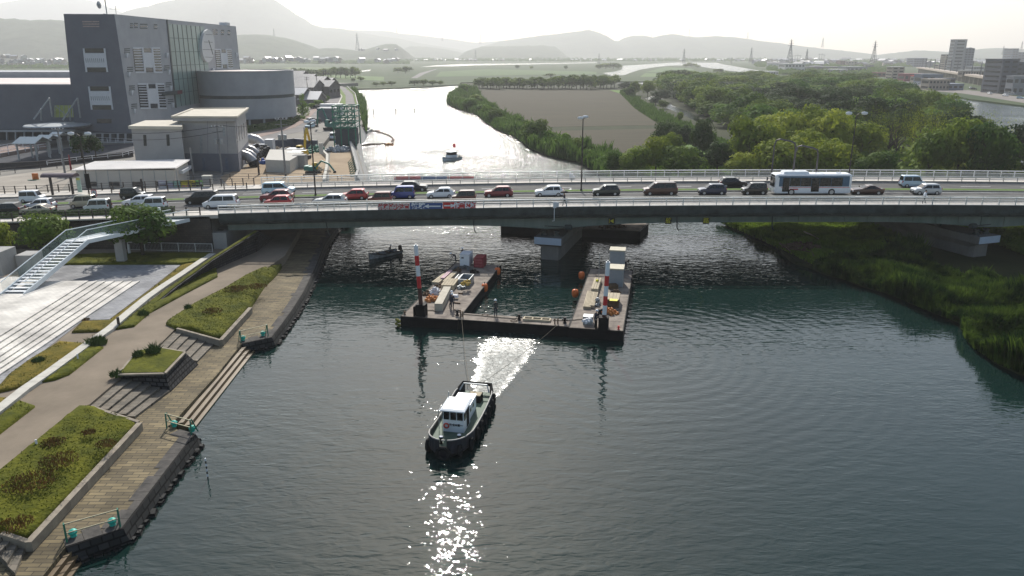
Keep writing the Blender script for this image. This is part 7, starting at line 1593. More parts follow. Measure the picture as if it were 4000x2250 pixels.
# ================================================================ vegetation
def leaf_mat(name, c1, c2, tr=.25):
    m = bpy.data.materials.new(name); m.use_nodes = True; MATS[name] = m; n = m.node_tree.nodes; l = m.node_tree.links; p = n['Principled BSDF']; p.inputs['Roughness'].default_value = .75; p.inputs['Specular IOR Level'].default_value = .08
    oi = n.new('ShaderNodeObjectInfo'); tc = n.new('ShaderNodeTexCoord'); nz = n.new('ShaderNodeTexNoise'); nz.inputs['Scale'].default_value = .55; nz.inputs['Detail'].default_value = 3; l.new(tc.outputs['Object'], nz.inputs['Vector'])
    mx = n.new('ShaderNodeMix'); mx.data_type = 'RGBA'; mx.inputs[6].default_value = (*c1, 1); mx.inputs[7].default_value = (*c2, 1)
    ad = n.new('ShaderNodeMath'); ad.operation = 'MULTIPLY_ADD'; l.new(oi.outputs['Random'], ad.inputs[0]); ad.inputs[1].default_value = .75; 
    sb = n.new('ShaderNodeMapRange'); sb.inputs['From Min'].default_value = .3; sb.inputs['From Max'].default_value = .7; sb.inputs['To Min'].default_value = -.25; sb.inputs['To Max'].default_value = .45; l.new(nz.outputs['Fac'], sb.inputs['Value']); l.new(sb.outputs[0], ad.inputs[2]); l.new(ad.outputs[0], mx.inputs['Factor']); mx.clamp_factor = True
    l.new(mx.outputs[2], p.inputs['Base Color'])
    tb = n.new('ShaderNodeBsdfTranslucent'); ms = n.new('ShaderNodeMixShader'); ms.inputs[0].default_value = tr
    hs_ = n.new('ShaderNodeHueSaturation'); hs_.inputs['Value'].default_value = 1.4; hs_.inputs['Hue'].default_value = .49; l.new(mx.outputs[2], hs_.inputs['Color']); l.new(hs_.outputs[0], tb.inputs['Color'])
    l.new(p.outputs[0], ms.inputs[1]); l.new(tb.outputs[0], ms.inputs[2]); l.new(ms.outputs[0], n['Material Output'].inputs['Surface']); return m
LM = dict(mix=leaf_mat('leaf_mixed', (.03, .075, .014), (.16, .22, .028), .3), dark=leaf_mat('leaf_dark', (.014, .032, .014), (.05, .085, .022)), lime=leaf_mat('leaf_lime', (.07, .12, .014), (.25, .29, .028), .3), fresh=leaf_mat('leaf_fresh', (.035, .095, .016), (.14, .23, .03), .3))
M_bark = mat('bark', (.05, .04, .03), .95, var=.3, scale=3)
def crown_mesh(kind, seed, n_lobe=16, leaves=70, ls=.34):
    """unit tree: crown about 1 wide radius, total height 2; leaf faces on many lumpy lobes"""
    r_ = random.Random(seed); m = MB()
    lobes = []
    for i in range(n_lobe):
        if kind == 'cone': h = r_.random(); rr = (1-h)*.62+.06; a = r_.uniform(0, 6.28); lobes.append((Vector((rr*.6*math.cos(a), rr*.6*math.sin(a), .25+1.7*h)), .20+.16*(1-h)))
        elif kind == 'bamboo': a = r_.uniform(0, 6.28); rr = .8*math.sqrt(r_.random()); lobes.append((Vector((rr*math.cos(a), rr*math.sin(a), 1.1+.8*r_.random())), .16))
        else:
            u = r_.uniform(-.75, 1); a = r_.uniform(0, 6.28); q = math.sqrt(max(0, 1-u*u)); k = r_.uniform(.55, .74); lobes.append((Vector((k*q*math.cos(a), k*q*math.sin(a), 1.02+.92*u*k)), r_.uniform(.26, .40)))
    if kind == 'round': lobes.append((Vector((0, 0, 1.1)), .62))
    for c, lr in lobes:
        k_ = int(leaves*(lr/.33)**2)
        for j in range(k_):
            d = Vector((r_.gauss(0, 1), r_.gauss(0, 1), r_.gauss(0, 1))).normalized()
            if kind == 'bamboo': p = c+Vector((d.x*lr*.8, d.y*lr*.8, d.z*.45-.1))
            else: p = c+Vector((d.x, d.y, d.z*.8))*lr*r_.uniform(.86, 1.08)
            if p.z < .2 and kind == 'round': continue
            s_ = ls*lr*r_.uniform(.55, 1.1)*.7
            nrm = (d+Vector((r_.uniform(-.6, .6), r_.uniform(-.6, .6), r_.uniform(-.2, .7)))).normalized(); u = nrm.orthogonal().normalized(); v = nrm.cross(u); a = r_.uniform(0, 6.28); u2 = u*math.cos(a)+v*math.sin(a); v2 = nrm.cross(u2)
            if kind == 'bamboo': u2, v2 = Vector((d.x*.3, d.y*.3, 1)).normalized(), Vector((d.y, -d.x, 0)).normalized()*.4
            m.add([p-u2*s_, p-v2*s_*.6, p+u2*s_, p+v2*s_*.6], [(0, 1, 2, 3)])
    return m
def trunk_mesh(seed, th=1.2, tr_=.055):
    r_ = random.Random(seed); m = MB(); m.tube([(0, 0, -.05), (.01, .0, .4), (.03*r_.uniform(-1, 1), .03, th)], [tr_, tr_*.8, tr_*.4], 7)
    for i in range(5): a = r_.uniform(0, 6.28); h = r_.uniform(.4, .8); m.tube([(0, 0, h), (.25*math.cos(a), .25*math.sin(a), h+.3), (.55*math.cos(a), .55*math.sin(a), h+.55)], [tr_*.5, tr_*.35, tr_*.15], 5)
    return m
PROTO = {}
def tree(loc, H, Rr, kind, leaf, label, group, seed=0, name='tree', rz=0, small=False, cat='tree'):
    key = (kind, leaf, seed, small)
    t = thing(name, label, cat, loc, rz, group=group); t.scale = (Rr, Rr, H/2)
    if key not in PROTO:
        c = crown_mesh(kind, seed, *( (10, 26, .62) if small else (20, 110, .30))).build('crown', LM[leaf], t, recalc=False)
        tr_ = trunk_mesh(seed).build('trunk', M_bark, t); PROTO[key] = (c.data, tr_.data)
    else:
        for nm, me in zip(('crown', 'trunk'), PROTO[key]): o = bpy.data.objects.new(nm, me); col.objects.link(o); o.parent = t
    return t
rnd = random.Random(11)
forest = [(2930, 705), (2880, 640), (3020, 585), (2900, 520), (2760, 455), (2680, 395), (2620, 362), (2560, 345), (2900, 324), (3280, 335), (3400, 352), (3500, 398), (3600, 445), (3800, 560), (3940, 650), (4120, 740), (4300, 760), (3700, 712)]
fp = P(forest, 1.0); x0, x1 = min(p.x for p in fp), max(p.x for p in fp); y0, y1 = min(p.y for p in fp), max(p.y for p in fp)
pts = []; grass_hole = [A(3310, 705, 1), A(3330, 640, 1), A(3600, 655, 1), A(3600, 712, 1)]
tries = 0
while tries < 60000:
    tries += 1; x, y = rnd.uniform(x0, x1), rnd.uniform(y0, y1); p = Vector((x, y))
    if not inpoly(p, fp) or inpoly(p, grass_hole): continue
    if abs(x/y) > .76: continue
    rad = 6.0+(y-150)/44.
    if any((p-q).length < (rad+r2)*.5*1.0 for q, r2 in pts): continue
    pts.append((p, rad))
    if len(pts) > 296: break
print('forest', len(pts), max(p.y for p, r in pts))
def FL(p, leaf, kind):
    c = {'lime': 'yellow-green', 'dark': 'dark green', 'mix': 'mid green', 'fresh': 'fresh green'}[leaf]; k = {'bamboo': 'bamboo clump', 'cone': 'pointed tree', 'round': 'round-headed tree'}[kind]
    d = 'in the wood\'s front rows' if p.y < 200 else ('in the middle of the wood' if p.y < 330 else 'far back in the wood')
    q = p.x/p.y; e = 'meadow side' if q < .38 else ('behind the blue car' if q < .55 else 'by the right-hand river')
    return '%s %s %s, %s' % (c, k, d, e)
for i, (p, rad) in enumerate(sorted(pts, key=lambda t: t[0].y)):
    near = p.y < 260; k = noise.noise(Vector((p.x*.013, p.y*.013, 5)))
    leaf = 'lime' if (k > .12 and p.y < 270) else ('dark' if k < -.34 and p.x > 60 else ('fresh' if rnd.random() < .35 else 'mix'))
    kind = 'bamboo' if (abs(p.x-105) < 28 and 165 < p.y < 235 and rnd.random() < .75) else ('cone' if rnd.random() < .05 else 'round')
    Hh = rnd.uniform(7, 14.5)*(1.05 if y > 200 else .9)
    if kind == 'bamboo': leaf = 'lime'; Hh = 12
    tree((p.x, p.y, IZ-.1), Hh, rad*rnd.uniform(.74, .92), kind, leaf, FL(p, leaf, kind), 'trees of the island wood', rnd.randint(0, 3), rz=rnd.uniform(0, 6.28), name='bamboo_clump' if kind == 'bamboo' else ('conifer_tree' if kind == 'cone' else 'broadleaf_tree'))
# dense floor under the wood so that no bare ground shows
ug = MB(); r_ = random.Random(3)
for i in range(52000):
    x, y = r_.uniform(x0, x1), y0+(y1-y0)*r_.random()**1.8
    if not inpoly((x, y), fp) or abs(x/y) > .78: continue
    s_ = r_.uniform(.5, 1.0)*(1+(y-150)/300); z = IZ+r_.random()**.6*3.6; u = Vector((r_.uniform(-1, 1), r_.uniform(-1, 1), r_.uniform(-.5, .5))).normalized()*s_; v = u.orthogonal().normalized()*s_*.7; c = Vector((x, y, z)); ug.add([c-u, c-v, c+u, c+v], [(0, 1, 2, 3)])
ug.build('undergrowth', LM['mix'], kind='stuff', recalc=False)
def tpx(px, py_base, py_top, wpx, kind, leaf, label, z=IZ, group=None, seed=0, name='tree', small=False, cat='tree'):
    b = A(px, py_base, z); H = B(px, py_top, b.y).z-z; Rr = wpx/2*b.y/3000*1.04; return tree(b, H, Rr, kind, leaf, label, group, seed, name, rnd.uniform(0, 6), small, cat)
G1 = 'trees at the near edge of the fields'
for a in ((2395, 700, 585, 80, 'round', 'mix', 'small round tree at the water edge left of the tree group'), (2475, 705, 548, 150, 'round', 'mix', 'broad green tree between the field and the far railing'), (2560, 700, 520, 130, 'round', 'lime', 'bright yellow-green tree in front of the dark tall trees'), (2650, 712, 560, 190, 'round', 'mix', 'widest leafy tree right behind the far railing'),
          (2620, 640, 502, 110, 'round', 'lime', 'bright lime tree top beside the dark tall trees'), (2600, 590, 468, 120, 'round', 'dark', 'dark tree standing behind the lime tree'), (2655, 600, 480, 100, 'round', 'dark', 'dark narrow tree between the two dark tall ones'), (2740, 640, 452, 110, 'round', 'dark', 'tallest dark tree in front of the canal'),
          (2700, 690, 560, 120, 'round', 'dark', 'dark broad tree under the tallest dark tree'), (2800, 690, 545, 130, 'round', 'dark', 'brownish dark tree right of the tallest dark tree'), (2900, 660, 512, 120, 'round', 'dark', 'dark bushy tree above the bus stop side of the meadow'), (2905, 708, 590, 150, 'round', 'lime', 'yellow-green low tree left of the pipe frames'), (3000, 705, 560, 130, 'round', 'lime', 'yellow-green tree behind the pipe frame'), (3110, 706, 590, 150, 'round', 'lime', 'low yellow-green tree between the pipe frames and the lamp post'), (3730, 706, 625, 110, 'round', 'lime', 'small bright tree before the wood, left of the silver car')):
    tpx(*a[:6], a[6], group=G1, seed=rnd.randint(0, 3))
# shore bushes on the left side of the island
G2 = 'bushes along the island shore'
sb = [(1812, 372, 318, 60), (1860, 405, 365, 70), (1790, 400, 372, 60), (1840, 432, 380, 80), (1880, 440, 400, 60), (1905, 458, 405, 60), (1935, 480, 415, 80), (1960, 490, 450, 60), (1985, 512, 478, 70), (2035, 515, 462, 50), (2095, 560, 455, 120), (2060, 540, 500, 70), (2150, 570, 505, 70), (2130, 590, 545, 60), (2180, 592, 540, 50), (2208, 592, 505, 60), (2255, 605, 532, 60), (2300, 630, 575, 70), (2350, 665, 600, 70), (2240, 622, 580, 60), (2080, 572, 520, 60)]
nm_ = 'first second third fourth fifth sixth seventh eighth ninth tenth eleventh twelfth thirteenth fourteenth fifteenth sixteenth seventeenth eighteenth nineteenth twentieth twenty-first'.split()
order = sorted(range(len(sb)), key=lambda i: sb[i][0])
for k, i in enumerate(order): px, pb_, pt, w_ = sb[i]; tpx(px, pb_, pt, w_, 'round', 'fresh' if k % 3 else 'mix', 'green waterside bush on the left shore of the island, %s counted from upstream' % nm_[k], group=G2, seed=k % 3, small=(w_ < 80), name='shore_bush', cat='bush')
# far tree rows and clumps: trees as things where countable, masses as stuff
G3 = 'dark tree row behind the brown field'
for i in range(40):
    px = 1872+i*13.5+rnd.uniform(-5, 5); tpx(px, 347+rnd.uniform(-5, 3), 298-(8 if i > 22 else 0)+rnd.uniform(-5, 5), rnd.uniform(50, 66), 'round', 'mix', 'tree in the %s of the dark row behind the brown field' % ('left end' if i < 10 else 'left middle' if i < 20 else 'right middle' if i < 30 else 'taller right end'), group=G3, seed=rnd.randint(0, 2), small=True)
G4 = 'trees by the canal'
for (px, pb_, pt, w_, s) in ((2440, 352, 315, 60, 0), (2480, 372, 308, 50, 1), (2530, 378, 310, 60, 2), (2580, 400, 345, 80, 0), (2460, 380, 330, 50, 1), (2620, 350, 312, 60, 2), (2655, 480, 428, 35, 1), (2720, 480, 452, 30, 0), (2590, 425, 385, 50, 1), (2560, 410, 375, 50, 0)): tpx(px, pb_, pt, w_, 'round', 'mix' if s else 'dark', 'tree beside the narrow canal between the field and the wood', group=G4, seed=s, small=(w_ < 40))
G5 = 'scattered trees on the far plain'
for (px, pb_, pt, w_) in [(1160+i*19, 303+rnd.uniform(-3, 3), 268-abs(4-i)*1.2+rnd.uniform(-3, 4), 34) for i in range(13)]+[(1555, 285, 262, 30), (1585, 287, 256, 24), (1600, 280, 262, 20), (1410, 318, 300, 22), (1380, 320, 305, 18), (1620, 333, 310, 40), (1655, 333, 308, 34), (1690, 333, 312, 34), (1720, 332, 315, 24), (1530, 335, 318, 26), (1500, 335, 320, 26), (1470, 336, 322, 24), (2340, 270, 250, 26), (2365, 269, 245, 30), (2395, 270, 243, 34), (2415, 269, 250, 26), (2680, 262, 250, 24), (2700, 262, 246, 30), (2725, 264, 255, 24), (2800, 285, 268, 24), (2815, 285, 268, 20), (2020, 268, 254, 16), (2075, 270, 260, 12), (2210, 272, 258, 12), (2150, 300, 288, 40)]:
    tpx(px, pb_, pt-3, w_*1.5, 'round', 'mix', 'tree or clump standing on the hazy far plain', z=.8, group=G5, seed=rnd.randint(0, 2), small=True)
# left side trees
tpx(1185, 452, 362, 66, 'cone', 'fresh', 'tall conical green tree beside the round hall', z=GZ, seed=1, name='conifer_tree'); 
for (px, pb_, pt, w_, lb) in ((1245, 415, 385, 44, 'dense green bush above the parked black car'), (1275, 400, 368, 40, 'dense green bush at the foot of the dark poles'), (1218, 425, 398, 40, 'low green bush left of the parked black car'), (1180, 470, 448, 40, 'small round bush at the foot of the conical tree')): tpx(px, pb_, pt, w_, 'round', 'fresh', lb, z=GZ, seed=1, small=True, name='bush', cat='bush')
tree(A(559, 1003, UP), 7.0, 4.5, 'round', 'mix', 'leafy round tree in front of the bridge end, left of the abutment', None, 2, rz=1.0)
tree(A(175, 1005, UP), 6.3, 3.5, 'round', 'mix', 'dense dome-shaped tree behind the white stairs', None, 3); tree(A(5, 1005, UP), 4.9, 2.2, 'round', 'lime', 'yellow-green bush at the very left edge under the road', None, 0, name='bush', cat='bush')
tree(B(320, 615, 150), 5.0, 2.2, 'round', 'dark', 'small dark tree before the hall entrance', None, 1, small=True); bpy.data.objects[-1] if False else None
tree(B(375, 612, 152), 4.6, 2.0, 'round', 'dark', 'second small dark tree before the hall entrance, right of the lamp post', None, 2, small=True)
# reeds
def reeds(name, poly, n, h, m_, seed, wd=.05, zb=IZ, skip=None):
    r_ = random.Random(seed); m = MB(); x0, x1 = min(p.x for p in poly), max(p.x for p in poly); y0, y1 = min(p.y for p in poly), max(p.y for p in poly); c = 0; t_ = 0
    while c < n and t_ < n*8:
        t_ += 1; x, y = r_.uniform(x0, x1), r_.uniform(y0, y1)
        if not inpoly((x, y), poly): continue
        if skip and skip(x, y): continue
        c += 1; k = max(.2, .15+1.6*(.5+noise.noise(Vector((x*.17, y*.17, seed)))))
        hh = h*k*r_.uniform(.6, 1.1); a = r_.uniform(0, 3.14); ux, uy = wd*math.cos(a), wd*math.sin(a); lx, ly = r_.uniform(-.35, .35)*hh, r_.uniform(-.35, .35)*hh
        m.add([(x-ux, y-uy, zb-.1), (x+ux, y+uy, zb-.1), (x+lx*.4+ux, y+ly*.4+uy, zb+hh*.65), (x+lx, y+ly, zb+hh), (x+lx*.4-ux, y+ly*.4-uy, zb+hh*.65)], [(0, 1, 2, 3, 4)])
        if r_.random() < .5: z = zb+hh*.6; m.add([(x, y, z), (x+uy*2, y+ux*2, z+.25*hh), (x+r_.uniform(-.5, .5), y+r_.uniform(-.5, .5), z+.12)], [(0, 1, 2)])
    return m.build(name, m_, kind='stuff', recalc=False)
LM['reed'] = leaf_mat('reed_leaf', (.010, .030, .007), (.16, .25, .030), .3)
reeds('reeds', P([(3175, 1030), (3345, 1088), (3475, 1128), (3640, 1198), (3752, 1238), (3768, 1292), (3810, 1338), (3900, 1394), (4060, 1460), (4200, 1500), (4200, 1000), (3800, 990), (3500, 1000)], 1), 52000, 1.9, LM['reed'], 1, .05, skip=lambda x, y: 53 < x < 69 and y > 87)
reeds('reeds', P([(2800, 850), (2900, 890), (2960, 915), (3045, 955), (3180, 1020), (3500, 1010), (4100, 1010), (4100, 850), (3200, 850)], 1), 26000, 1.2, LM['reed'], 2, .06, skip=lambda x, y: 52 < x < 69 and y < 108)
reeds('reeds', P([(3310, 712), (3330, 640), (3600, 655), (3640, 712)], 1), 5000, 1.0, LM['fresh'], 3, .09)
LM['verge'] = leaf_mat('verge_leaf', (.05, .10, .02), (.10, .17, .035), .3)
reeds('reeds', P([(2360, 700), (2500, 712), (3000, 712), (3000, 640), (2700, 640), (2450, 640)], 1), 9000, 1.2, LM['fresh'], 4, .1)
sh_o = P([(1798, 345), (1748, 378), (1746, 399), (1776, 417), (1826, 431), (1868, 446), (1896, 472), (1930, 494), (1971, 512), (2008, 524), (2076, 574), (2148, 601), (2268, 626), (2346, 674), (2436, 709)], 1)
sh_i = P([(2480, 660), (2400, 610), (2300, 575), (2200, 555), (2120, 530), (2050, 490), (2000, 465), (1950, 440), (1900, 405), (1880, 385), (1860, 350)], 1)
reeds('reeds', sh_o+sh_i, 26000, 2.6, LM['verge'], 5, .22)
reeds('reeds', P([(1432, 505), (1432, 450), (1430, 412), (1414, 378), (1385, 352), (1368, 350), (1392, 385), (1404, 420), (1412, 450), (1422, 490)], 3.0), 6000, 2.4, LM['verge'], 6, .25, 2.2)
reeds('reeds', P([(2700, 490), (2860, 560), (2960, 640), (2860, 640), (2700, 560), (2590, 490), (2480, 420), (2420, 360), (2440, 352), (2560, 425)], 1), 11000, 1.6, LM['verge'], 7, .2)
M_field = mat('bare_field', (.030, .026, .015), .95, c2=(.062, .053, .030), scale=.05, stretch=(.6, 14, 1), detail=8)
surf([(1878, 352), (2380, 352), (2440, 372), (2500, 425), (2590, 488), (2100, 497), (2012, 490), (1960, 460), (1912, 410)], IZ, M_field, 'bare_field', .04, kind='structure')
surf([(2100, 512), (2590, 502), (2600, 560), (2480, 580), (2420, 615), (2350, 600), (2220, 560), (2140, 530)], IZ, M_field, 'bare_field', .04, kind='structure')
surf([(2380, 352), (2440, 352), (2560, 425), (2700, 490), (2860, 560), (2960, 660), (2860, 690), (2600, 560), (2592, 488), (2502, 425), (2442, 372)], IZ, mat('green_verge', (.07, .13, .025), .95, c2=(.11, .18, .04), scale=.1), 'green_verge', .06, kind='structure')
# pale channels of water on land
Wp = lambda px, z=.8: surf(px, z, M_water, 'canal_water', .05, kind='structure')
Wp([(2560, 372), (2600, 395), (2640, 418), (2700, 440), (2745, 475), (2735, 480), (2670, 450), (2610, 425), (2560, 400), (2520, 385)], IZ)
Wp([(1640, 262), (1700, 255), (1800, 250), (2100, 247), (2330, 243), (2330, 246), (2100, 251), (1850, 256), (1780, 259), (1700, 260)])
Wp([(1400, 282), (1410, 276), (1450, 271), (1445, 277)])
Wp([(2355, 285), (2400, 280), (2430, 271), (2427, 257), (2480, 254), (2600, 246), (2650, 244), (2800, 245), (2830, 252), (2900, 264), (2990, 280), (3020, 286), (3020, 296), (2960, 291), (2880, 280), (2800, 270), (2700, 255), (2620, 256), (2560, 262), (2500, 272), (2460, 285), (2445, 292), (2395, 297)])
for px, c in (([(1700, 300), (2050, 292), (2330, 290), (2330, 280), (1900, 270), (1720, 280)], (.075, .12, .045)), ([(2500, 300), (2850, 300), (2800, 288), (2520, 286)], (.09, .14, .05)), ([(1150, 300), (1500, 316), (1500, 300), (1200, 288)], (.10, .15, .055)), ([(2520, 282), (2740, 284), (2700, 268), (2600, 262)], (.08, .13, .05)), ([(1180, 284), (1380, 276), (1300, 262), (1100, 262)], (.12, .15, .07))):
    surf(px, .8, mat('field_%d' % px[0][0]+str(px[0][1]), c, .95, var=.15, scale=.03), 'crop_field', .03, kind='structure')
surf([(1605, 305), (1640, 285), (1700, 270), (1712, 268), (1660, 288), (1630, 305)], .8, M_asph2, 'country_road', .06, kind='structure')
# driftwood under the bridge on the right bank
for i, (a, b) in enumerate((((3045, 950), (3090, 985)), ((3070, 960), (3120, 968)), ((3140, 905), (3200, 935)), ((3110, 975), (3165, 985)), ((3150, 955), (3180, 1000)))): p, q = A(*a, 1.1), A(*b, 1.5); tag(MB().tube([(0, 0, 0), (q-p)*.5+Vector((0, 0, .1)), q-p], [.12, .1, .05], 6).build('driftwood', M_woodp if i == 2 else M_woodd, loc=p), ['dead branch at the water edge under the bridge', 'short dead log beside the water under the bridge', 'long pale dead log lying on the bank under the bridge', 'dark branch in the drift pile under the bridge', 'steep dark branch at the end of the drift pile'][i], 'driftwood')
tag(heap(70, 2.6, 1.6, .8, 71, .5).build('drift_pile', M_woodd, loc=A(3130, 968, .9)), 'dark drift pile at the water edge under the bridge', 'drift pile')
# ================================================================ far town and pylons
M_b1 = mat('town_concrete', (.22, .23, .25), .8, var=.1, scale=.1); M_b2 = mat('town_tan', (.32, .27, .22), .8, var=.12, scale=.1); M_b3 = mat('town_dark', (.07, .08, .10), .6, var=.15, scale=.1); M_b4 = mat('town_red', (.22, .05, .07), .8, var=.15); M_b5 = mat('town_white', (.48, .48, .46), .7, var=.08); M_b6 = mat('town_blue', (.13, .16, .21), .8, var=.1)
def block(px0, px1, pyt, pyb, lb, m_, z=.8, dep=14, rows=4, cols=5, roofm=None, gable=False, rz=0, name='town_building', win=True, sides=True):
    a, b = A(px0, pyb, z), A(px1, pyb, z); D = (a.y+b.y)/2; h = B((px0+px1)/2, pyt, D).z-z; w_ = abs(b.x-a.x); c = (a+b)/2
    t = thing(name, lb, 'building', c, rz, group='buildings of the far town'); m = MB(); m.box(0, dep/2, 0, w_, dep, h); m.build('wall', m_, t)
    m = MB()
    if gable: m.loft([[(-w_/2-.5, -.5, h), (w_/2+.5, -.5, h), (0, -.5, h+w_*.12)], [(-w_/2-.5, dep+.5, h), (w_/2+.5, dep+.5, h), (0, dep+.5, h+w_*.12)]])
    else: m.box(0, dep/2, h, w_+.6, dep+.6, .5)
    m.build('roof', roofm or m_, t)
    if win:
        for r_ in range(rows):
            m = MB()
            for k in range(cols): m.box(-w_/2+(k+.5)*w_/cols, -.04, h*(r_+.35)/rows, w_/cols*.6, .1, h/rows*.4)
            m.build('window_row', M_dwin, t)
            if sides: m = MB(); m.box(-w_/2-.04, dep/2, h*(r_+.35)/rows, .1, dep*.8, h/rows*.35); m.build('window_row', M_dwin, t)
    return t
B_ = block
# apartment tower with stepped wing
B_(3712, 3758, 155, 285, 'tall slim grey tower of the apartment block, highest in the town', M_b1, dep=12, rows=10, cols=1, name='apartment_block'); B_(3757, 3793, 190, 285, 'grey apartment slab with gabled top right of the slim tower', M_b6, dep=14, rows=10, cols=3, gable=True, name='apartment_block')
B_(3686, 3714, 213, 282, 'stepped balcony wing of the apartment block', M_b2, dep=14, rows=8, cols=2, roofm=M_b5, name='apartment_block'); B_(3664, 3688, 252, 280, 'lowest step of the apartment block', M_b2, dep=14, rows=3, cols=2, roofm=M_b5, name='apartment_block')
B_(3898, 3960, 233, 366, 'dark glass-clad block by the river at the right', M_b3, dep=20, rows=7, cols=2, name='office_block'); B_(3955, 4030, 244, 350, 'dark annex behind the dark block at the right edge', M_b3, dep=20, rows=6, cols=3, name='office_block'); B_(3950, 4040, 300, 372, 'pale grey and tan building at the right edge', M_b1, dep=8, rows=2, cols=4)
B_(3567, 3618, 228, 262, 'bluish block with flat top left of the apartment tower', M_b6, dep=30, rows=4, cols=5); B_(3482, 3528, 262, 310, 'pale building with bright roof and balconies at the wood edge', M_b2, dep=14, rows=4, cols=2, roofm=M_b5); B_(3532, 3600, 290, 318, 'dark red low shop building', M_b4, dep=14, rows=1, cols=4); B_(3570, 3600, 298, 322, 'salmon-roofed kiosk before the red shop', M_b2, dep=8, rows=1, cols=2, roofm=M_bred)
B_(3598, 3680, 292, 330, 'grey-blue shop hall right of the red shop', M_b6, dep=14, rows=1, cols=3); B_(3626, 3706, 312, 352, 'tan two-storey shop by the river road', M_b2, dep=12, rows=2, cols=6); B_(3665, 3730, 308, 326, 'dark upper storey behind the tan shop', M_b3, dep=8, rows=1, cols=3, z=3); B_(3700, 3762, 330, 352, 'dark low hall right of the tan shop', M_b6, dep=18, rows=1, cols=3); B_(3426, 3478, 284, 300, 'brown-red low building left of the pale one', mat('town_brown', (.16, .07, .05), .8), dep=14, rows=1, cols=3)
B_(3280, 3300, 238, 262, 'reddish brown block amid the low town', MATS['town_brown'], dep=20, rows=3, cols=2); B_(3312, 3345, 240, 262, 'pink-grey block right of the reddish block', M_b2, dep=20, rows=2, cols=3); B_(3065, 3142, 250, 283, 'white-roofed long building on the left of the town', M_b5, dep=30, rows=2, cols=6, roofm=M_b5); B_(3150, 3300, 262, 278, 'long low dark grey sheds of the town', M_b3, dep=30, rows=1, cols=8); B_(3304, 3385, 262, 284, 'grey factory hall with flat roof', M_b1, dep=30, rows=1, cols=5); B_(3240, 3310, 272, 290, 'low white-roofed hall near the wood', M_b1, dep=20, rows=1, cols=5, roofm=M_b5); B_(3000, 3040, 280, 292, 'white roofed hall half hidden by the wood', M_b5, dep=20, rows=1, cols=4, roofm=M_b5)
B_(3946, 3968, 190, 262, 'hazy tall block behind the dark block', M_b6, dep=30, rows=8, cols=2, z=.8); B_(3968, 4010, 204, 262, 'hazy lower block behind the dark block', M_b6, dep=30, rows=6, cols=3); B_(3180, 3212, 258, 275, 'grey hall beside the twin power poles', M_b1, dep=20, rows=1, cols=3); B_(3395, 3412, 255, 272, 'round-topped dark block in the middle of the town', M_b3, dep=14, rows=3, cols=2); B_(3800, 3850, 262, 290, 'hazy grey apartment row right of the gabled slab', M_b1, dep=20, rows=3, cols=5)
# railway viaduct with masts
a, b = A(3590, 285, .8), A(3925, 352, .8); d = b-a; t = thing('railway_viaduct', 'long tan railway viaduct with catenary masts crossing the far town', 'viaduct', a); h = 7
m = MB(); m.bar(Vector((0, 0, h)), d+Vector((0, 0, h)), 9, 1.6); m.build('deck', M_b2, t); L_ = d.length; n = 26
for i in range(n): p = d*((i+.5)/n); m = MB(); m.box(p.x, p.y, 0, 1.4, 5, h-.8, math.atan2(d.y, d.x)); m.build('pier', M_b2, t)
for i in range(13): p = d*((i+.5)/13); m = MB(); m.bar(p+Vector((0, 0, h+.8)), p+Vector((0, 0, h+12)), .55); m.build('mast', M_b3, t)
B_(3758, 3862, 276, 300, 'white-roofed station platform on the viaduct', M_b2, dep=8, rows=1, cols=10, roofm=M_b5, z=6, name='station_platform')
# cars of the town
for i, (px, py, c, lb) in enumerate(((3567, 332, 'white', 'white car in the car park, left one'), (3584, 333, 'white', 'white minivan in the car park beside the left one'), (3605, 342, 'white', 'white car nearer the wood in the car park'), (3790, 347, 'silver', 'silver car at the road junction by the masts'), (3838, 360, 'red', 'reddish car on the river road'), (3866, 368, 'white', 'white car on the river road before the dark block'), (3927, 376, 'white', 'white car beside the dark block'), (3953, 372, 'silver', 'silver van parked at the pale building'), (3985, 386, 'ice', 'pale car at the right edge of the river road'), (3805, 350, 'black', 'dark car behind the silver one at the junction'))):
    car('van' if 'van' in lb else 'compact', c, lb, A(px, py, .85), R(20+13*i), group='cars of the far town')
# river road and embankment of the town
surf([(3560, 345), (3640, 355), (3760, 365), (3850, 378), (4000, 402), (4200, 430), (4200, 396), (3980, 378), (3850, 358), (3700, 345), (3600, 322), (3540, 318)], .8, mat('town_road', (.20, .18, .165), .9, var=.1, scale=.05), 'town_road', .03, kind='structure')
# small houses: foothills left and scattered right
rnd = random.Random(77); MW = [M_b5, M_b2, M_b1]
def where(px, marks):
    for x, t_ in marks:
        if px < x: return t_
    return marks[-1][1]
RN = {}
def far_house(px, py, D, i, grp, lb, s=1, z=None):
    p = B(px, py, D); p.z = p.z if z is None else z
    k = rnd.randint(0, 3); lb = lb.replace('house', ['tin-roofed', 'dark-roofed', 'grey-roofed', 'white-roofed'][k]+' house', 1)
    return house(p, rnd.uniform(0, 3.1), rnd.uniform(8, 13)*s, rnd.uniform(10, 18)*s, rnd.uniform(4, 7)*s, lb, [M_tin, M_tile_r, M_tin, M_b5][k], rnd.choice(MW), grp, parts=False)
for i in range(46): px = rnd.uniform(-20, 252); far_house(px, 252+rnd.uniform(-12, 8)-(16 if px < 120 and rnd.random() < .3 else 0), 1500, i, 'village houses at the foot of the left hills', 'hazy house at the hill foot left of the hall, '+where(px, [(60, 'by the picture edge'), (130, 'below the bright hillside roofs'), (190, 'above the wing roof'), (999, 'touching the hall corner')]), .75)
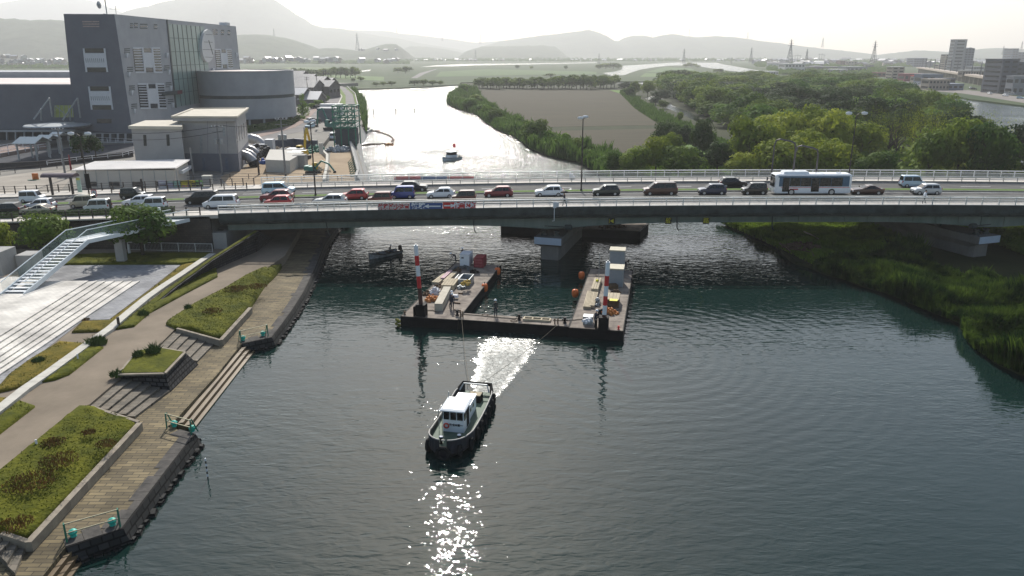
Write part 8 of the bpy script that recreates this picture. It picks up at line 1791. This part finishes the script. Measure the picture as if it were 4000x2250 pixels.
for i in range(36): px = rnd.uniform(940, 1330); far_house(px, rnd.uniform(234, 248), 1500, i, 'village houses right of the hall', 'hazy house right of the hall, '+where(px, [(1010, 'against the hall wall'), (1100, 'above the round hall'), (1220, 'above the long tree clump'), (9999, 'below the wooded knoll')]), .75)
for i in range(16): px = rnd.uniform(1400, 1560); far_house(px, 196+rnd.uniform(-3, 4) if i < 8 else rnd.uniform(236, 246), 2500 if i < 8 else 1700, i, 'houses on and below the wooded knoll', 'bright-roofed house on or below the wooded knoll', .75)
for i in range(46): px = rnd.uniform(1600, 3000); far_house(px, rnd.uniform(222, 238), 2700, i, 'houses along the far river', 'tiny hazy house on the far shore, '+where(px, [(1800, 'below the valley gap'), (2050, 'above the pale water streak'), (2250, 'under the low front hill'), (2420, 'below the highest ridge'), (2650, 'by the wide river bend'), (2850, 'beyond the green spit'), (9999, 'where the town begins')]), .9, .8)
for i in range(110):
    px = rnd.uniform(2950, 3980); py = rnd.uniform(238, 262); p = A(px, py, .8); k = rnd.randint(0, 3); house(p, rnd.uniform(0, 3.1), rnd.uniform(10, 18), rnd.uniform(12, 26), rnd.uniform(4, 9), ['tin-roofed', 'dark-tiled', 'white-roofed', 'blackish'][k]+' low town building '+where(px, [(3060, 'left of the white long hall'), (3150, 'by the tall dark pylon'), (3230, 'by the slim power masts'), (3320, 'by the reddish block'), (3420, 'by the lone pylon'), (3520, 'above the pale balcony building'), (3640, 'by the bluish block'), (3760, 'at the apartment tower'), (3880, 'beyond the station'), (9999, 'behind the dark block')])+(', back row' if py < 248 else ', front row'), [M_tin, M_tile_r, M_b5, M_b3][k], rnd.choice([M_b1, M_b2, M_b5, M_b3, M_b6]), 'low roofs of the far town', parts=False)
# long far bridge / embankment line
a, b = A(2060, 236, .8), A(4200, 236, .8); t = thing('far_viaduct', 'very long thin road viaduct drawn across the far plain', 'viaduct', a); m = MB(); m.bar(Vector((0, 0, 5)), b-a+Vector((0, 0, 5)), 12, 2.2); m.build('deck', M_b1, t)
for i in range(50): p = (b-a)*(i/50); m = MB(); m.box(p.x, p.y, 0, 3, 8, 5); m.build('pier', M_b1, t)
# bushes filling the plain edge (far wood mass)
mm = MB(); r_ = random.Random(8)
for (x0, x1, y0, y1, n, hh) in ((900, 1600, 236, 250, 2600, 9), (1600, 3000, 232, 240, 2600, 10), (2950, 4000, 236, 262, 3600, 8), (-50, 280, 250, 268, 1500, 9), (3000, 3500, 262, 292, 900, 6)):
    for i in range(n):
        p = A(r_.uniform(x0, x1), r_.uniform(y0, y1), .8); s_ = r_.uniform(3, 8); z = r_.random()*hh*(.5+.5*noise.noise(Vector((p.x*.01, p.y*.01, 0)))); u = Vector((1, 0, 0))*s_; v = Vector((0, r_.uniform(-.4, .4), 1)).normalized()*s_*.5
        c = p+Vector((0, 0, z)); mm.add([c-u*.9, c-v, c+u*.6, c+v], [(0, 1, 2, 3)])
mm.build('far_treeline', LM['mix'], kind='stuff', recalc=False)
# pylons
M_pyl = mat('pylon_steel', (.16, .17, .18), .6, .3)
def pylon(px, pyt, pyb, D, lb, k=1):
    b = B(px, pyb, D); b.z = max(.5, b.z); h = B(px, pyt, D).z-b.z; t = thing('pylon', lb, 'pylon', b, group='power line pylons'); w_ = h*.11; m = MB(); r = .012*h*.6*k
    for sx, sy in ((-1, -1), (1, -1), (1, 1), (-1, 1)): m.bar((sx*w_, sy*w_, 0), (sx*w_*.18, sy*w_*.18, h*.75), r*1.3); m.bar((sx*w_*.18, sy*w_*.18, h*.75), (0, 0, h), r*1.2)
    z = 0; n = 6
    for i in range(n):
        z0, z1 = h*.75*i/n, h*.75*(i+1)/n; w0, w1 = w_*(1-.82*i/n), w_*(1-.82*(i+1)/n)
        for s in (-1, 1): m.bar((-w0, s*w0, z0), (w1, s*w1, z1), r*.8); m.bar((w0, s*w0, z0), (-w1, s*w1, z1), r*.8)
    m.build('lattice', M_pyl, t)
    for f, wd in ((.74, .13), (.83, .11), (.92, .08)): m = MB(); m.bar((-h*wd, 0, h*f), (h*wd, 0, h*f), r*1.2); m.build('crossarm', M_pyl, t)
for (px, pt, pb_, D, lb) in ((1397, 128, 196, 2400, 'pylon rising above the wooded knoll left of the river'), (2339, 208, 250, 1600, 'pylon on the far river bank above the bare field'), (2670, 190, 250, 1500, 'pylon on the far tree clump by the wide river'), (2932, 184, 245, 1500, 'pylon at the left end of the town'), (3083, 152, 250, 1150, 'tall dark pylon left of the town'), (3148, 190, 250, 1150, 'lower pylon between two tall ones'), (3410, 158, 245, 1150, 'tall pylon standing alone in the middle of the town'), (2857, 225, 250, 1450, 'short pylon beside the wide river'),
        (2301, 88, 118, 4900, 'faint thin mast on the highest ridge'), (1858, 195, 243, 1900, 'hazy pylon on the left far shore'), (3916, 178, 215, 1900, 'hazy pylon behind the apartment block at the right'), (3988, 160, 200, 2100, 'hazy pylon at the right edge'), (1071, 110, 140, 2600, 'faint pylon on the ridge right of the hall'), (1550, 105, 130, 3500, 'faint pylon on the middle ridge'), (1728, 135, 160, 3500, 'faint pylon above the far river valley'), (2692, 108, 138, 4900, 'faint pylon on the right ridge'), (2920, 122, 152, 4900, 'faint pylon on the falling right ridge'), (1876, 130, 172, 4000, 'faint tall mast in the valley gap'), (3590*0+3212, 145, 185, 3000, 'faint pylon over the end of the ridge'), (2546, 125, 145, 4900, 'faint mast on the second hump of the ridge')): pylon(px, pt, pb_, D, lb, 1.5)
for i, (px, pt) in enumerate(((3198, 208), (3207, 208), (3216, 212), (3103, 214), (3113, 212), (3123, 214), (3093, 216))): p = A(px, 250, .8); h = B(px, pt, p.y).z-.8; t = thing('power_mast', 'slim power mast in the group by the tall pylons, %s from the left' % ['fifth', 'sixth', 'seventh', 'second', 'third', 'fourth', 'first'][i], 'power mast', p, group='slim power masts'); m = MB(); m.box(0, 0, 0, .9, .9, h, top=(.5, .5)); m.build('mast', M_pyl, t); m = MB(); m.box(0, 0, h*.88, 8, .5, .6); m.build('crossarm', M_pyl, t)
